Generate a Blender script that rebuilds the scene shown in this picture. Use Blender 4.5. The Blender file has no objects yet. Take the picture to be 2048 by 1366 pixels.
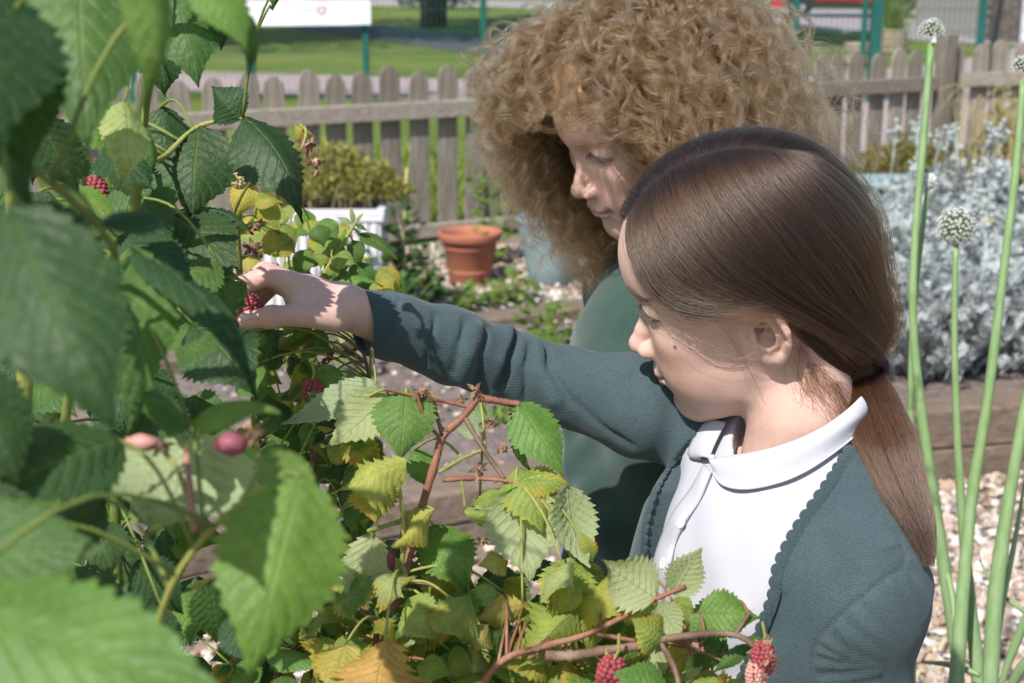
import bpy, bmesh, math, random
import numpy as np
from mathutils import Vector, Matrix

random.seed(7)
RNG = np.random.default_rng(11)
S = bpy.context.scene
COL = S.collection
R = math.radians

# ------------------------------------------------------------------ camera
PITCH, CAM_Z, FOC = R(15.0), 1.30, 2844.0
cam_d = bpy.data.cameras.new('camera'); cam = bpy.data.objects.new('camera', cam_d); COL.objects.link(cam)
cam.location = (0, 0, CAM_Z); cam.rotation_euler = (R(90) - PITCH, 0, 0)
cam_d.sensor_width = 36.0; cam_d.lens = 36.0 * FOC / 2048.0
cam_d.clip_start = 0.05; cam_d.clip_end = 900
cam_d.dof.use_dof = True; cam_d.dof.focus_distance = 1.02; cam_d.dof.aperture_fstop = 12.0
S.camera = cam
# ------------------------------------------------------------------ world, sun, exposure
SUN_DIR = np.array([-0.48, -0.83, 0.0]); SUN_EL = R(50)
SUN_DIR = SUN_DIR / np.linalg.norm(SUN_DIR) * math.cos(SUN_EL); SUN_DIR[2] = math.sin(SUN_EL)
W = bpy.data.worlds.new('World'); S.world = W; W.use_nodes = True
wn = W.node_tree.nodes; wl = W.node_tree.links
bg = wn['Background']; sky = wn.new('ShaderNodeTexSky'); sky.sky_type = 'NISHITA'; sky.sun_disc = False
sky.sun_elevation = SUN_EL; sky.sun_rotation = math.atan2(SUN_DIR[0], SUN_DIR[1])
wl.new(sky.outputs[0], bg.inputs[0]); bg.inputs[1].default_value = 0.128
sl = bpy.data.lights.new('sun', 'SUN'); sun = bpy.data.objects.new('sun', sl); COL.objects.link(sun)
sl.energy = 4.4; sl.angle = R(0.53); sl.color = (1.0, 0.965, 0.92)
sun.rotation_euler = Vector(SUN_DIR).to_track_quat('Z', 'Y').to_euler()
sun.location = (-3, -3, 8)
S.view_settings.view_transform = 'Standard'; S.view_settings.look = 'None'
S.view_settings.exposure = 0.50; S.view_settings.gamma = 1.0; S.view_settings.use_curve_mapping = False
S.render.engine = 'CYCLES'
cy = S.cycles
cy.use_denoising = True; cy.max_bounces = 7; cy.diffuse_bounces = 3; cy.glossy_bounces = 2
cy.transmission_bounces = 4; cy.transparent_max_bounces = 6; cy.caustics_reflective = False; cy.caustics_refractive = False
try:
    S.cycles_curves.shape = 'RIBBONS'; S.cycles_curves.subdivisions = 2
except Exception: pass

# ------------------------------------------------------------------ pixel <-> world helpers (measuring only)
_r = np.array([1, 0, 0.]); _f = np.array([0, math.cos(PITCH), -math.sin(PITCH)]); _u = np.array([0, math.sin(PITCH), math.cos(PITCH)])
CAM = np.array([0, 0, CAM_Z])
def at(x, y, z):
    'world point of photo pixel (x, y) at depth z metres'
    return CAM + z * (_f + ((x - 1024) / FOC) * _r - ((y - 683) / FOC) * _u)
def ray(x, y):
    d = _f + ((x - 1024) / FOC) * _r - ((y - 683) / FOC) * _u
    return d / np.linalg.norm(d)
def onground(x, y, z=0.0):
    d = _f + ((x - 1024) / FOC) * _r - ((y - 683) / FOC) * _u
    return CAM + d * ((z - CAM_Z) / d[2])
def atY(x, y, Y):
    d = _f + ((x - 1024) / FOC) * _r - ((y - 683) / FOC) * _u
    return CAM + d * (Y / d[1])

# ------------------------------------------------------------------ objects
def thing(name, label, cat, loc=(0, 0, 0), group=None):
    o = bpy.data.objects.new(name, None); COL.objects.link(o); o.location = tuple(loc); o.empty_display_size = 0.05
    o['label'] = label; o['category'] = cat
    if group: o['group'] = group
    return o
def tag(o, label, cat, group=None):
    o['label'] = label; o['category'] = cat
    if group: o['group'] = group
    return o
def me_from(name, v, f, mat=None, smooth=True):
    me = bpy.data.meshes.new(name)
    if isinstance(f, np.ndarray):
        v = np.asarray(v, np.float32); n = f.shape[1]
        me.vertices.add(len(v)); me.vertices.foreach_set('co', v.ravel())
        me.loops.add(f.size); me.loops.foreach_set('vertex_index', f.ravel().astype(np.int32))
        me.polygons.add(len(f)); me.polygons.foreach_set('loop_start', np.arange(0, f.size, n, dtype=np.int32))
        try: me.polygons.foreach_set('loop_total', np.full(len(f), n, np.int32))
        except Exception: pass
        me.update(calc_edges=True); me.validate()
    else:
        me.from_pydata([tuple(map(float, p)) for p in v], [], f); me.update()
    if smooth: me.polygons.foreach_set('use_smooth', np.ones(len(me.polygons), bool))
    if mat: me.materials.append(mat)
    return me
def wroot(parent):
    while parent.parent: parent = parent.parent
    return parent
def link(name, me, parent=None):
    'object whose mesh holds world coordinates, parented without moving it'
    o = bpy.data.objects.new(name, me); COL.objects.link(o)
    if parent is not None:
        o.parent = parent
        if parent.parent is None: o.location = -parent.location
    return o
def obj(name, v, f, mat, parent=None, smooth=True):
    return link(name, me_from(name, v, f, mat, smooth), parent)
def struct(o): o['kind'] = 'structure'; return o
def stuff(o): o['kind'] = 'stuff'; return o

class MB:
    def __init__(s): s.v = []; s.f = []
    def add(s, v, f):
        b = len(s.v); s.v += [tuple(p) for p in v]; s.f += [tuple(i + b for i in q) for q in f]; return s
    def box(s, lo, hi, M=None, bev=0.0):
        x0, y0, z0 = lo; x1, y1, z1 = hi
        if bev > 0:
            b = bev; v = []
            for (x, sx) in ((x0, 1), (x1, -1)):
                for (y, sy) in ((y0, 1), (y1, -1)):
                    for (z, sz) in ((z0, 1), (z1, -1)):
                        v += [(x, y + sy * b, z + sz * b), (x + sx * b, y, z + sz * b), (x + sx * b, y + sy * b, z)]
            bm = bmesh.new()
            for p in v: bm.verts.new(p)
            bmesh.ops.convex_hull(bm, input=bm.verts); bm.verts.index_update()
            vv = [tuple(p.co) for p in bm.verts]; ff = [tuple(q.index for q in fc.verts) for fc in bm.faces]; bm.free()
            v, f = vv, ff
        else:
            v = [(x, y, z) for x in (x0, x1) for y in (y0, y1) for z in (z0, z1)]
            f = [(0, 1, 3, 2), (4, 6, 7, 5), (0, 4, 5, 1), (2, 3, 7, 6), (0, 2, 6, 4), (1, 5, 7, 3)]
        if M is not None: v = [tuple(M @ Vector(p)) for p in v]
        return s.add(v, f)
    def tube(s, pts, rad, n=8, caps=True): return s.add(*tube(pts, rad, n, caps))
    def lathe(s, prof, n=24, M=None, ang=None):
        v = []; f = []
        for (r, z) in prof:
            for k in range(n):
                a = 2 * math.pi * k / n; v.append((r * math.cos(a), r * math.sin(a), z))
        for i in range(len(prof) - 1):
            for k in range(n):
                f.append((i * n + k, i * n + (k + 1) % n, (i + 1) * n + (k + 1) % n, (i + 1) * n + k))
        if M is not None: v = [tuple(M @ Vector(p)) for p in v]
        return s.add(v, f)
    def build(s, name, mat, parent=None, smooth=False): return obj(name, s.v, s.f, mat, parent, smooth)

def tube(pts, rad, n=8, caps=True):
    P = np.array(pts, float); m = len(P)
    rad = np.full(m, rad, float) if np.isscalar(rad) else np.interp(np.linspace(0, 1, m), np.linspace(0, 1, len(rad)), rad)
    T = np.gradient(P, axis=0); T /= np.linalg.norm(T, axis=1)[:, None] + 1e-12
    a = np.array([0, 0, 1.]) if abs(T[0, 2]) < 0.9 else np.array([1., 0, 0])
    N = np.cross(T[0], a); N /= np.linalg.norm(N)
    v = []; f = []
    for i in range(m):
        N = N - T[i] * (N @ T[i]); N /= np.linalg.norm(N) + 1e-12; B = np.cross(T[i], N)
        for k in range(n):
            q = 2 * math.pi * k / n
            v.append(tuple(P[i] + rad[i] * (math.cos(q) * N + math.sin(q) * B)))
    for i in range(m - 1):
        for k in range(n):
            f.append((i * n + k, i * n + (k + 1) % n, (i + 1) * n + (k + 1) % n, (i + 1) * n + k))
    if caps:
        f.append(tuple(range(n - 1, -1, -1))); f.append(tuple(range((m - 1) * n, m * n)))
    return v, f
def spline(pts, n=24):
    'centripetal Hermite curve through pts'
    P = np.array(pts, float)
    if len(P) == 2: return P[0] + (P[1] - P[0]) * np.linspace(0, 1, n)[:, None]
    k = np.concatenate([[0], np.cumsum(np.linalg.norm(np.diff(P, axis=0), axis=1) ** .5 + 1e-9)]); m = len(P); T = np.zeros_like(P); d = np.diff(P, axis=0) / np.diff(k)[:, None]; h = np.diff(k)
    T[1:-1] = (d[:-1] * h[1:, None] + d[1:] * h[:-1, None]) / (h[1:] + h[:-1])[:, None]; T[0] = 1.5 * d[0] - .5 * T[1]; T[-1] = 1.5 * d[-1] - .5 * T[-2]
    u = np.linspace(0, k[-1] * (1 - 1e-9), n); i = np.clip(np.searchsorted(k, u, side='right') - 1, 0, m - 2); H = h[i][:, None]; t = ((u - k[i]) / h[i])[:, None]
    return (2 * t ** 3 - 3 * t ** 2 + 1) * P[i] + (t ** 3 - 2 * t ** 2 + t) * H * T[i] + (-2 * t ** 3 + 3 * t ** 2) * P[i + 1] + (t ** 3 - t ** 2) * H * T[i + 1]

# ------------------------------------------------------------------ materials
def mat(name, col=(.5, .5, .5), rough=.7, spec=.3):
    m = bpy.data.materials.new(name); m.use_nodes = True
    b = m.node_tree.nodes['Principled BSDF']
    b.inputs['Base Color'].default_value = (*col, 1); b.inputs['Roughness'].default_value = rough
    b.inputs['Specular IOR Level'].default_value = spec
    return m
class NT:
    def __init__(s, m): s.m = m; s.t = m.node_tree; s.b = s.t.nodes['Principled BSDF']
    def n(s, ty, **k):
        q = s.t.nodes.new(ty)
        for a, b in k.items(): setattr(q, a, b)
        return q
    def l(s, a, b): s.t.links.new(a, b)
    def coord(s, out='Object'): return s.n('ShaderNodeTexCoord').outputs[out]
    def mapping(s, v, scale=(1, 1, 1)):
        q = s.n('ShaderNodeMapping'); q.inputs['Scale'].default_value = scale; s.l(v, q.inputs[0]); return q.outputs[0]
    def noise(s, v, scale, detail=4, rough=.55, dist=0):
        q = s.n('ShaderNodeTexNoise'); q.inputs['Scale'].default_value = scale; q.inputs['Detail'].default_value = detail
        q.inputs['Roughness'].default_value = rough; q.inputs['Distortion'].default_value = dist
        if v is not None: s.l(v, q.inputs['Vector'])
        return q.outputs['Fac']
    def vor(s, v, scale, out='Distance', feature='F1'):
        q = s.n('ShaderNodeTexVoronoi'); q.feature = feature; q.inputs['Scale'].default_value = scale
        if v is not None: s.l(v, q.inputs['Vector'])
        return q.outputs[out]
    def ramp(s, fac, stops):
        q = s.n('ShaderNodeValToRGB'); e = q.color_ramp.elements
        while len(e) < len(stops): e.new(.5)
        for i, (p, c) in enumerate(stops):
            e[i].position = p; e[i].color = (*c, 1) if len(c) == 3 else c
        s.l(fac, q.inputs[0]); return q.outputs[0]
    def mix(s, fac, a, b, blend='MIX'):
        q = s.n('ShaderNodeMix'); q.data_type = 'RGBA'; q.blend_type = blend
        for i, x in ((0, fac), (6, a), (7, b)):
            if isinstance(x, (int, float)): q.inputs[i].default_value = x
            elif isinstance(x, tuple): q.inputs[i].default_value = (*x, 1) if len(x) == 3 else x
            else: s.l(x, q.inputs[i])
        return q.outputs[2]
    def math(s, op, a, b=None, clamp=False):
        q = s.n('ShaderNodeMath'); q.operation = op; q.use_clamp = clamp
        for i, x in ((0, a), (1, b)):
            if x is None: continue
            if isinstance(x, (int, float)): q.inputs[i].default_value = x
            else: s.l(x, q.inputs[i])
        return q.outputs[0]
    def bump(s, h, strength=.3, dist=.01, normal=None):
        q = s.n('ShaderNodeBump'); q.inputs['Strength'].default_value = strength; q.inputs['Distance'].default_value = dist
        s.l(h, q.inputs['Height'])
        if normal is not None: s.l(normal, q.inputs['Normal'])
        s.l(q.outputs[0], s.b.inputs['Normal']); return q.outputs[0]
    def base(s, c): s.l(c, s.b.inputs['Base Color'])
    def objcol(s): return s.n('ShaderNodeObjectInfo').outputs['Color']
    def rnd(s): return s.n('ShaderNodeObjectInfo').outputs['Random']
def noisy(name, c0, c1, scale=8, rough=.8, bump=.3, bscale=None, dist=.004, stretch=(1, 1, 1), rnd=0.0, spec=.25):
    m = mat(name, c0, rough, spec); t = NT(m); co = t.mapping(t.coord(), stretch)
    f = t.noise(co, scale, 5); c = t.ramp(f, [(.3, c0), (.7, c1)])
    if rnd:
        v = t.math('ADD', t.math('MULTIPLY', t.rnd(), rnd), 1 - rnd / 2)
        c = t.mix(1.0, c, v, 'MULTIPLY')
    t.base(c)
    if bump: t.bump(t.noise(co, bscale or scale * 4, 4), bump, dist)
    return m

# ------------------------------------------------------------------ signed distance sculpting (units: whatever the caller uses)
def smin(a, b, k):
    h = np.maximum(k - np.abs(a - b), 0) / k
    return np.minimum(a, b) - h * h * k * .25
def smax(a, b, k): return -smin(-a, -b, k)
def sd_ell(P, c, r):
    q = (P - np.asarray(c, np.float32)) / np.asarray(r, np.float32)
    k0 = np.sqrt((q * q).sum(1)); q2 = q / np.asarray(r, np.float32); k1 = np.sqrt((q2 * q2).sum(1))
    return k0 * (k0 - 1) / (k1 + 1e-9)
def sd_cap(P, a, b, ra, rb=None):
    if rb is None: rb = ra
    a = np.asarray(a, np.float32); b = np.asarray(b, np.float32); d = b - a
    h = np.clip(((P - a) @ d) / (d @ d + 1e-12), 0, 1)
    q = P - a - h[:, None] * d
    return np.sqrt((q * q).sum(1)) - (ra + (rb - ra) * h)
def sd_poly(P, pts, rad, k=None):
    d = None
    for i in range(len(pts) - 1):
        e = sd_cap(P, pts[i], pts[i + 1], rad[i], rad[i + 1])
        d = e if d is None else (np.minimum(d, e) if k is None else smin(d, e, k))
    return d
def poly2d(Q, pts):
    'signed distance of 2D points to a polygon (negative inside)'
    pts = np.asarray(pts, float); n = len(pts); d = np.full(len(Q), 1e9); s = np.zeros(len(Q), bool)
    for i in range(n):
        a = pts[i]; b = pts[(i + 1) % n]; e = b - a; w = Q - a
        h = np.clip((w @ e) / (e @ e), 0, 1); q = w - h[:, None] * e; d = np.minimum(d, (q * q).sum(1))
        c = (a[1] > Q[:, 1]) != (b[1] > Q[:, 1])
        with np.errstate(divide='ignore', invalid='ignore'):
            xx = (b[0] - a[0]) * (Q[:, 1] - a[1]) / (b[1] - a[1] + 1e-12) + a[0]
        s ^= c & (Q[:, 0] < xx)
    d = np.sqrt(d); return np.where(s, -d, d)
def surface_nets(fn, lo, hi, h, ratio=6, margin=1.5):
    lo = np.array(lo, float); hi = np.array(hi, float); H = h * ratio
    nc = np.maximum(np.ceil((hi - lo) / H).astype(int), 2)
    g = [lo[i] + (np.arange(nc[i]) + .5) * H for i in range(3)]
    PC = np.stack(np.meshgrid(*g, indexing='ij'), -1).reshape(-1, 3).astype(np.float32)
    dc = fn(PC).reshape(nc)
    act = np.abs(dc) < H * .87 * margin
    n = nc * ratio
    F = np.repeat(np.repeat(np.repeat(dc.astype(np.float32), ratio, 0), ratio, 1), ratio, 2)
    A = np.repeat(np.repeat(np.repeat(act, ratio, 0), ratio, 1), ratio, 2)
    idx = np.nonzero(A); p0 = lo + h * .5
    for s in range(0, len(idx[0]), 400000):
        I = tuple(q[s:s + 400000] for q in idx)
        P = (np.stack(I, -1) * h + p0).astype(np.float32)
        F[I] = fn(P)
    neg = F < 0
    c = [neg[dx:n[0] - 1 + dx, dy:n[1] - 1 + dy, dz:n[2] - 1 + dz] for dx in (0, 1) for dy in (0, 1) for dz in (0, 1)]
    anyc = c[0].copy(); allc = c[0].copy()
    for q in c[1:]: anyc |= q; allc &= q
    cell = anyc & ~allc; ci = np.stack(np.nonzero(cell), -1)
    vid = np.full(cell.shape, -1, np.int32); vid[cell] = np.arange(len(ci))
    corners = np.array([(dx, dy, dz) for dx in (0, 1) for dy in (0, 1) for dz in (0, 1)])
    val = np.stack([F[tuple((ci + q).T)] for q in corners], -1)
    acc = np.zeros((len(ci), 3)); cnt = np.zeros(len(ci))
    for a in range(8):
        for b in range(a + 1, 8):
            if np.abs(corners[a] - corners[b]).sum() != 1: continue
            m = (val[:, a] < 0) != (val[:, b] < 0)
            t = val[m, a] / (val[m, a] - val[m, b])
            acc[m] += corners[a] + t[:, None] * (corners[b] - corners[a]); cnt[m] += 1
    V = (ci + acc / cnt[:, None]) * h + p0
    faces = []
    for ax in range(3):
        sl0 = [slice(1, n[i] - 1) for i in range(3)]; sl0[ax] = slice(0, n[ax] - 1)
        sl1 = list(sl0); sl1[ax] = slice(1, n[ax])
        a = neg[tuple(sl0)]; b = neg[tuple(sl1)]
        e = np.stack(np.nonzero(a != b), -1); off = np.ones(3, int); off[ax] = 0
        e = e + off; flip = neg[tuple(e.T)]
        u, w = [(1, 2), (2, 0), (0, 1)][ax]
        du = np.zeros(3, int); du[u] = 1; dw = np.zeros(3, int); dw[w] = 1
        q = np.stack([vid[tuple((e - du - dw).T)], vid[tuple((e - dw).T)], vid[tuple(e.T)], vid[tuple((e - du).T)]], -1)
        q[~flip] = q[~flip][:, ::-1]
        faces.append(q)
    Fc = np.concatenate(faces); Fc = Fc[(Fc >= 0).all(1)]
    return V, Fc
def grad(fn, P, e=.05):
    g = np.stack([fn(P + np.eye(3, dtype=np.float32)[i] * e) - fn(P - np.eye(3, dtype=np.float32)[i] * e) for i in range(3)], -1)
    return g / (np.linalg.norm(g, axis=1)[:, None] + 1e-9)
def snap(fn, P, off, it=4, e=.05):
    P = np.array(P, np.float32)
    for _ in range(it): P = P - (fn(P) - off)[:, None] * grad(fn, P, e).astype(np.float32)
    return P
def add_attr(me, name, cols):
    a = me.color_attributes.new(name, 'FLOAT_COLOR', 'POINT')
    c = np.ones((len(cols), 4), np.float32); c[:, :cols.shape[1]] = cols; a.data.foreach_set('color', c.ravel())
def strands(name, P, rad, mt, parent):
    'P: (n, k, 3) world points, rad: (k,) or (n, k)'
    n, k, _ = P.shape
    cu = bpy.data.hair_curves.new(name); cu.add_curves([k] * n)
    cu.attributes['position'].data.foreach_set('vector', P.astype(np.float32).ravel())
    ra = cu.attributes.get('radius') or cu.attributes.new('radius', 'FLOAT', 'POINT')
    ra.data.foreach_set('value', np.broadcast_to(np.asarray(rad, np.float32), (n, k)).ravel().copy())
    cu.materials.append(mt)
    o = bpy.data.objects.new(name, cu); COL.objects.link(o)
    if parent is not None:
        o.parent = parent
        if parent.parent is None: o.location = -parent.location
    return o
# ------------------------------------------------------------------ the setting: ground, lawn, paths, road
FD = np.array([.885, .466]); FA = np.array([-.855, 6.5]); FN = np.array([-.466, .885])
def fl2(s, off=0.0): p = FA + FD * s + FN * off; return p
def sheet(name, pts, z, m, grid=None):
    if grid is None: o = obj(name, [(x, y, z) for x, y in pts], [tuple(range(len(pts)))], m, None, False)
    return struct(o)
def ribbon(name, ctr, width, z, m, kerb=None):
    c = spline([(x, y, 0) for x, y in ctr], 40)[:, :2]; t = np.gradient(c, axis=0); t /= np.linalg.norm(t, axis=1)[:, None]; n = np.stack([-t[:, 1], t[:, 0]], 1)
    w = np.interp(np.linspace(0, 1, 40), np.linspace(0, 1, len(width)), width)[:, None] / 2
    a = c + n * w; b = c - n * w; v = [(x, y, z) for x, y in a] + [(x, y, z) for x, y in b]
    f = [(40 + i, 40 + i + 1, i + 1, i) for i in range(39)]
    return struct(obj(name, v, f, m, None, False))
grass_m = mat('lawn_grass', (.08, .13, .03), .9, .15)
def gm():
    t = NT(grass_m); co = t.coord(); a = t.noise(co, .5, 5, .6); b = t.noise(t.mapping(co, (1, .35, 1)), 28, 4, .7)
    c = t.ramp(a, [(.3, (.10, .15, .028)), (.5, (.145, .19, .04)), (.72, (.20, .225, .06))]); c = t.mix(.6, c, t.ramp(b, [(.3, (.6, .68, .55)), (.7, (1.3, 1.25, 1.2))]), 'MULTIPLY')
    t.base(c); t.bump(t.noise(co, 60, 3, .7), .8, .03)
gm()
soil_m = noisy('garden_soil', (.14, .105, .09), (.25, .20, .175), 22, .95, .9, 70, .02)
gravel_base_m = noisy('gravel_bed', (.16, .12, .09), (.34, .27, .21), 90, .9, .9, 130, .015)
paving_m = noisy('pink_tarmac', (.30, .235, .22), (.37, .30, .285), 6, .9, .4, 160, .004)
tarmac_m = noisy('tarmac', (.26, .235, .235), (.33, .30, .30), 2.5, .9, .4, 120, .004)
dark_tarmac_m = noisy('dark_tarmac', (.06, .06, .066), (.085, .085, .09), 3, .9, .4, 120, .004)
struct(obj('lawn', [(-300, -20, 0), (300, -20, 0), (300, 500, 0), (-300, 500, 0)], [(0, 1, 2, 3)], grass_m, None, False))
g0, g1_ = fl2(-7, -.02), fl2(9, -.02)
sheet('garden_ground', [(-9, -4), (9, -4), tuple(fl2(9, -.12)), tuple(fl2(-9, -.12))], .004, gravel_base_m)
ribbon('path', [(-14, 16.6), (-3.4, 16.1), (-1.2, 15.2), (1, 14.7), (3.5, 15.6), (6, 17.6), (9, 22)], [2.4], .004, paving_m)
ribbon('side_path', [(-10, 40), (-5.6, 33), (-2.6, 27.5), (.2, 21.5), (1.7, 17.5), (2.2, 15.6)], [2.0], .008, dark_tarmac_m)
sheet('paving', [tuple(fl2(1.9, .12)), tuple(fl2(9, .12)), tuple(fl2(9, 5.2)), tuple(fl2(3.2, 3.6))], .006, paving_m)
sheet('road', [(-60, 50), (-10, 46.5), (-.5, 42.5), (5.0, 33.5), (6.3, 27.5), (7.3, 23.5), (9.5, 21), (60, 17), (60, 33), (17, 36), (9.5, 39.5), (6.6, 42), (0, 48.5), (-10, 53), (-60, 60)], .012, tarmac_m)
kerb_m = noisy('kerb_stone', (.28, .26, .25), (.36, .34, .32), 10, .9)
mb = MB(); kp = [(-10, 46.3), (-.5, 42.3), (4.85, 33.4), (6.15, 27.4), (7.15, 23.4)]
for i in range(len(kp) - 1):
    a, b = Vector((*kp[i], 0)), Vector((*kp[i + 1], 0)); d = b - a; M = Matrix.Translation(a) @ Matrix.Rotation(math.atan2(d.y, d.x), 4, 'Z'); mb.box((0, -.06, -.05), (d.length - .01, .06, .06), M, .01)
struct(mb.build('kerb', kerb_m))
# bed frames made of sleepers
wood_m = mat('weathered_sleeper', (.2, .15, .11), .85, .2)
def wood_setup(m, c0, c1, c2, ax=(1, 12, 12), moss=None):
    t = NT(m); co = t.coord(); f = t.noise(t.mapping(co, ax), 6, 6, .65, .6); c = t.ramp(f, [(.28, c0), (.5, c1), (.74, c2)])
    v = t.math('ADD', t.math('MULTIPLY', t.rnd(), .5), .75); c = t.mix(1.0, c, v, 'MULTIPLY')
    if moss: c = t.mix(t.ramp(t.noise(co, 7, 4, .6), [(.55, (0, 0, 0)), (.72, (.7, .7, .7))]), c, moss)
    t.base(c); t.bump(f, .6, .004)
wood_setup(wood_m, (.12, .085, .062), (.21, .155, .115), (.30, .235, .18))
fence_m = mat('weathered_picket', (.2, .18, .17), .85, .2); wood_setup(fence_m, (.12, .098, .075), (.23, .20, .16), (.35, .315, .265), (12, 12, 1), (.11, .11, .055))
rail_m = mat('weathered_rail', (.2, .18, .17), .85, .2); wood_setup(rail_m, (.14, .115, .09), (.23, .197, .16), (.32, .282, .24), (1, 12, 12))
def sleeper(name, label, a, b, h, w=.10, z0=0.0, group='raised bed sleepers'):
    a = Vector((a[0], a[1], z0)); b = Vector((b[0], b[1], z0)); d = b - a; mb = MB(); L = d.length; n = 10
    M = Matrix.Translation(a) @ Matrix.Rotation(math.atan2(d.y, d.x), 4, 'Z'); rr = random.Random(int(L * 1000))
    prof = [(-w / 2, .0), (-w / 2 + .002, h * .40), (-w / 2 + .009, h * .44), (-w / 2 + .001, h * .48), (-w / 2, h - .012), (-w / 2 + .012, h), (w / 2 - .012, h), (w / 2, h - .012), (w / 2, 0)]
    v = []; f = []; m = len(prof)
    for i in range(n + 1):
        for (y, z) in prof: v.append(M @ Vector((L * i / n, y + rr.uniform(-.003, .003), z + (rr.uniform(-.003, .003) if z > .02 else -.01))))
    for i in range(n):
        for j in range(m - 1): f.append((i * m + j, (i + 1) * m + j, (i + 1) * m + j + 1, i * m + j + 1))
    f.append(tuple(range(m))); f.append(tuple(n * m + j for j in range(m - 1, -1, -1)))
    o = obj(name, v, f, wood_m, None, False); tag(o, label, 'sleeper', group); return o
SB = np.array([.30, 4.86]); SBd = FD
sleeper('timber_sleeper', 'weathered timber edging between the soil bed and the gravel by the flower pots', SB - SBd * 1.6, SB + SBd * 1.3, .15, .11)
sleeper('timber_sleeper', 'timber edging along the near side of the soil bed below the outstretched arm', np.array([-.06, 3.1]) - SBd * .9, np.array([-.06, 3.1]) + SBd * .55, .15, .11)
sleeper('timber_sleeper', 'short timber edging closing the soil bed behind the yellowing leaves', np.array([-.05, 3.2]) + SBd * .56, SB + SBd * 1.22 - np.array([0, .12]), .148, .10)
sleeper('timber_sleeper', 'long timber edging in front of the silver leaved plants', (.55, 3.36), (3.0, 3.98), .20, .11)
def soil(name, pts, z, n=46, amp=.03):
    P = np.array(pts); lo, hi = P.min(0), P.max(0); gx, gy = np.meshgrid(np.linspace(lo[0], hi[0], n), np.linspace(lo[1], hi[1], n), indexing='ij'); Q = np.stack([gx.ravel(), gy.ravel()], 1)
    ins = poly2d(Q, P) < .02; zz = z + amp * (np.sin(Q[:, 0] * 9 + np.sin(Q[:, 1] * 7)) * np.cos(Q[:, 1] * 8.3)) * .4 + RNG.normal(0, amp * .25, len(Q))
    f = []
    for i in range(n - 1):
        for j in range(n - 1):
            q = (i * n + j, (i + 1) * n + j, (i + 1) * n + j + 1, i * n + j + 1)
            if ins[list(q)].all(): f.append(q)
    return struct(obj(name, np.column_stack([Q, zz]), f, soil_m))
BED1 = [tuple(np.array([-.06, 3.1]) - SBd * .9), tuple(np.array([-.06, 3.1]) + SBd * .55), tuple(SB + SBd * 1.2), tuple(SB - SBd * 1.6)]
BED2 = [(.55, 3.38), (3.0, 4.0), (3.2, 6.6), (1.2, 6.4)]
soil('soil', BED1, .10); soil('soil', BED2, .15)

# gravel: loose stones
stone_m = mat('pebble', (.4, .3, .24), .7, .3)
def stm():
    t = NT(stone_m); a = t.n('ShaderNodeVertexColor'); a.layer_name = 'tint'; f = t.noise(t.coord(), 160, 3); t.base(t.mix(.6, a.outputs[0], t.ramp(f, [(.3, (.75, .75, .75)), (.7, (1.15, 1.15, 1.15))]), 'MULTIPLY')); t.bump(f, .3, .002)
stm()
bm = bmesh.new(); bmesh.ops.create_icosphere(bm, subdivisions=1, radius=1); ICO = np.array([v.co for v in bm.verts]); ICOF = np.array([[v.index for v in f.verts] for f in bm.faces]); bm.free()
def stones(name, P, size, z):
    n = len(P); s = size * RNG.lognormal(0, .28, n); q = RNG.normal(size=(n, 4)); q /= np.linalg.norm(q, axis=1)[:, None]; w, x, y, zq = q.T
    Rm = np.stack([np.stack([1 - 2 * (y * y + zq * zq), 2 * (x * y - zq * w), 2 * (x * zq + y * w)], 1), np.stack([2 * (x * y + zq * w), 1 - 2 * (x * x + zq * zq), 2 * (y * zq - x * w)], 1), np.stack([2 * (x * zq - y * w), 2 * (y * zq + x * w), 1 - 2 * (x * x + y * y)], 1)], 1)
    B = ICO[None] * (1 + RNG.normal(0, .16, (n, len(ICO), 1))); B = B * np.stack([RNG.uniform(.75, 1.25, n), RNG.uniform(.6, 1.0, n), RNG.uniform(.45, .75, n)], 1)[:, None]
    V = np.einsum('nij,nkj->nki', Rm, B) * s[:, None, None]; V[:, :, 2] *= .8; V += np.column_stack([P, z + s * RNG.uniform(.2, .75, n)])[:, None]
    F = (ICOF[None] + np.arange(n)[:, None, None] * len(ICO)).reshape(-1, 3)
    pal = np.array([(.50, .42, .34), (.44, .33, .24), (.38, .26, .18), (.55, .49, .43), (.60, .57, .53), (.33, .27, .23), (.46, .36, .31), (.28, .20, .15), (.22, .20, .20)]); pw = np.array([.2, .2, .14, .16, .1, .07, .08, .03, .02]); pw /= pw.sum()
    c = pal[RNG.choice(len(pal), n, p=pw)] * RNG.uniform(.85, 1.15, (n, 1)); C = np.repeat(c, len(ICO), 0)
    o = obj(name, V.reshape(-1, 3), F, stone_m, None, True); add_attr(o.data, 'tint', C); o.data.polygons.foreach_set('use_smooth', np.zeros(len(F), bool)); return stuff(o)
Q = []
for (x0, x1, y0, y1, dens) in ((-1.3, 1.1, 1.7, 3.3, 2300), (.55, 1.9, 1.7, 3.7, 2600), (-1.5, 2.0, 4.3, 6.6, 1500)):
    n = int((x1 - x0) * (y1 - y0) * dens); Q.append(np.column_stack([RNG.uniform(x0, x1, n), RNG.uniform(y0, y1, n)]))
Q = np.concatenate(Q); off = (Q - FA) @ FN
Q = Q[(poly2d(Q, BED1) > .04) & (poly2d(Q, BED2) > .05) & (off < -.15) & (np.abs(Q[:, 0]) < .40 * Q[:, 1] + .15)]
stones('gravel', Q, .0115, .004)
n = 900; Q = np.column_stack([RNG.uniform(-.9, .6, n), RNG.uniform(2.6, 4.9, n)]); Q = Q[poly2d(Q, BED1) < -.08]; stones('soil_pebbles', Q, .008, .108)

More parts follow.
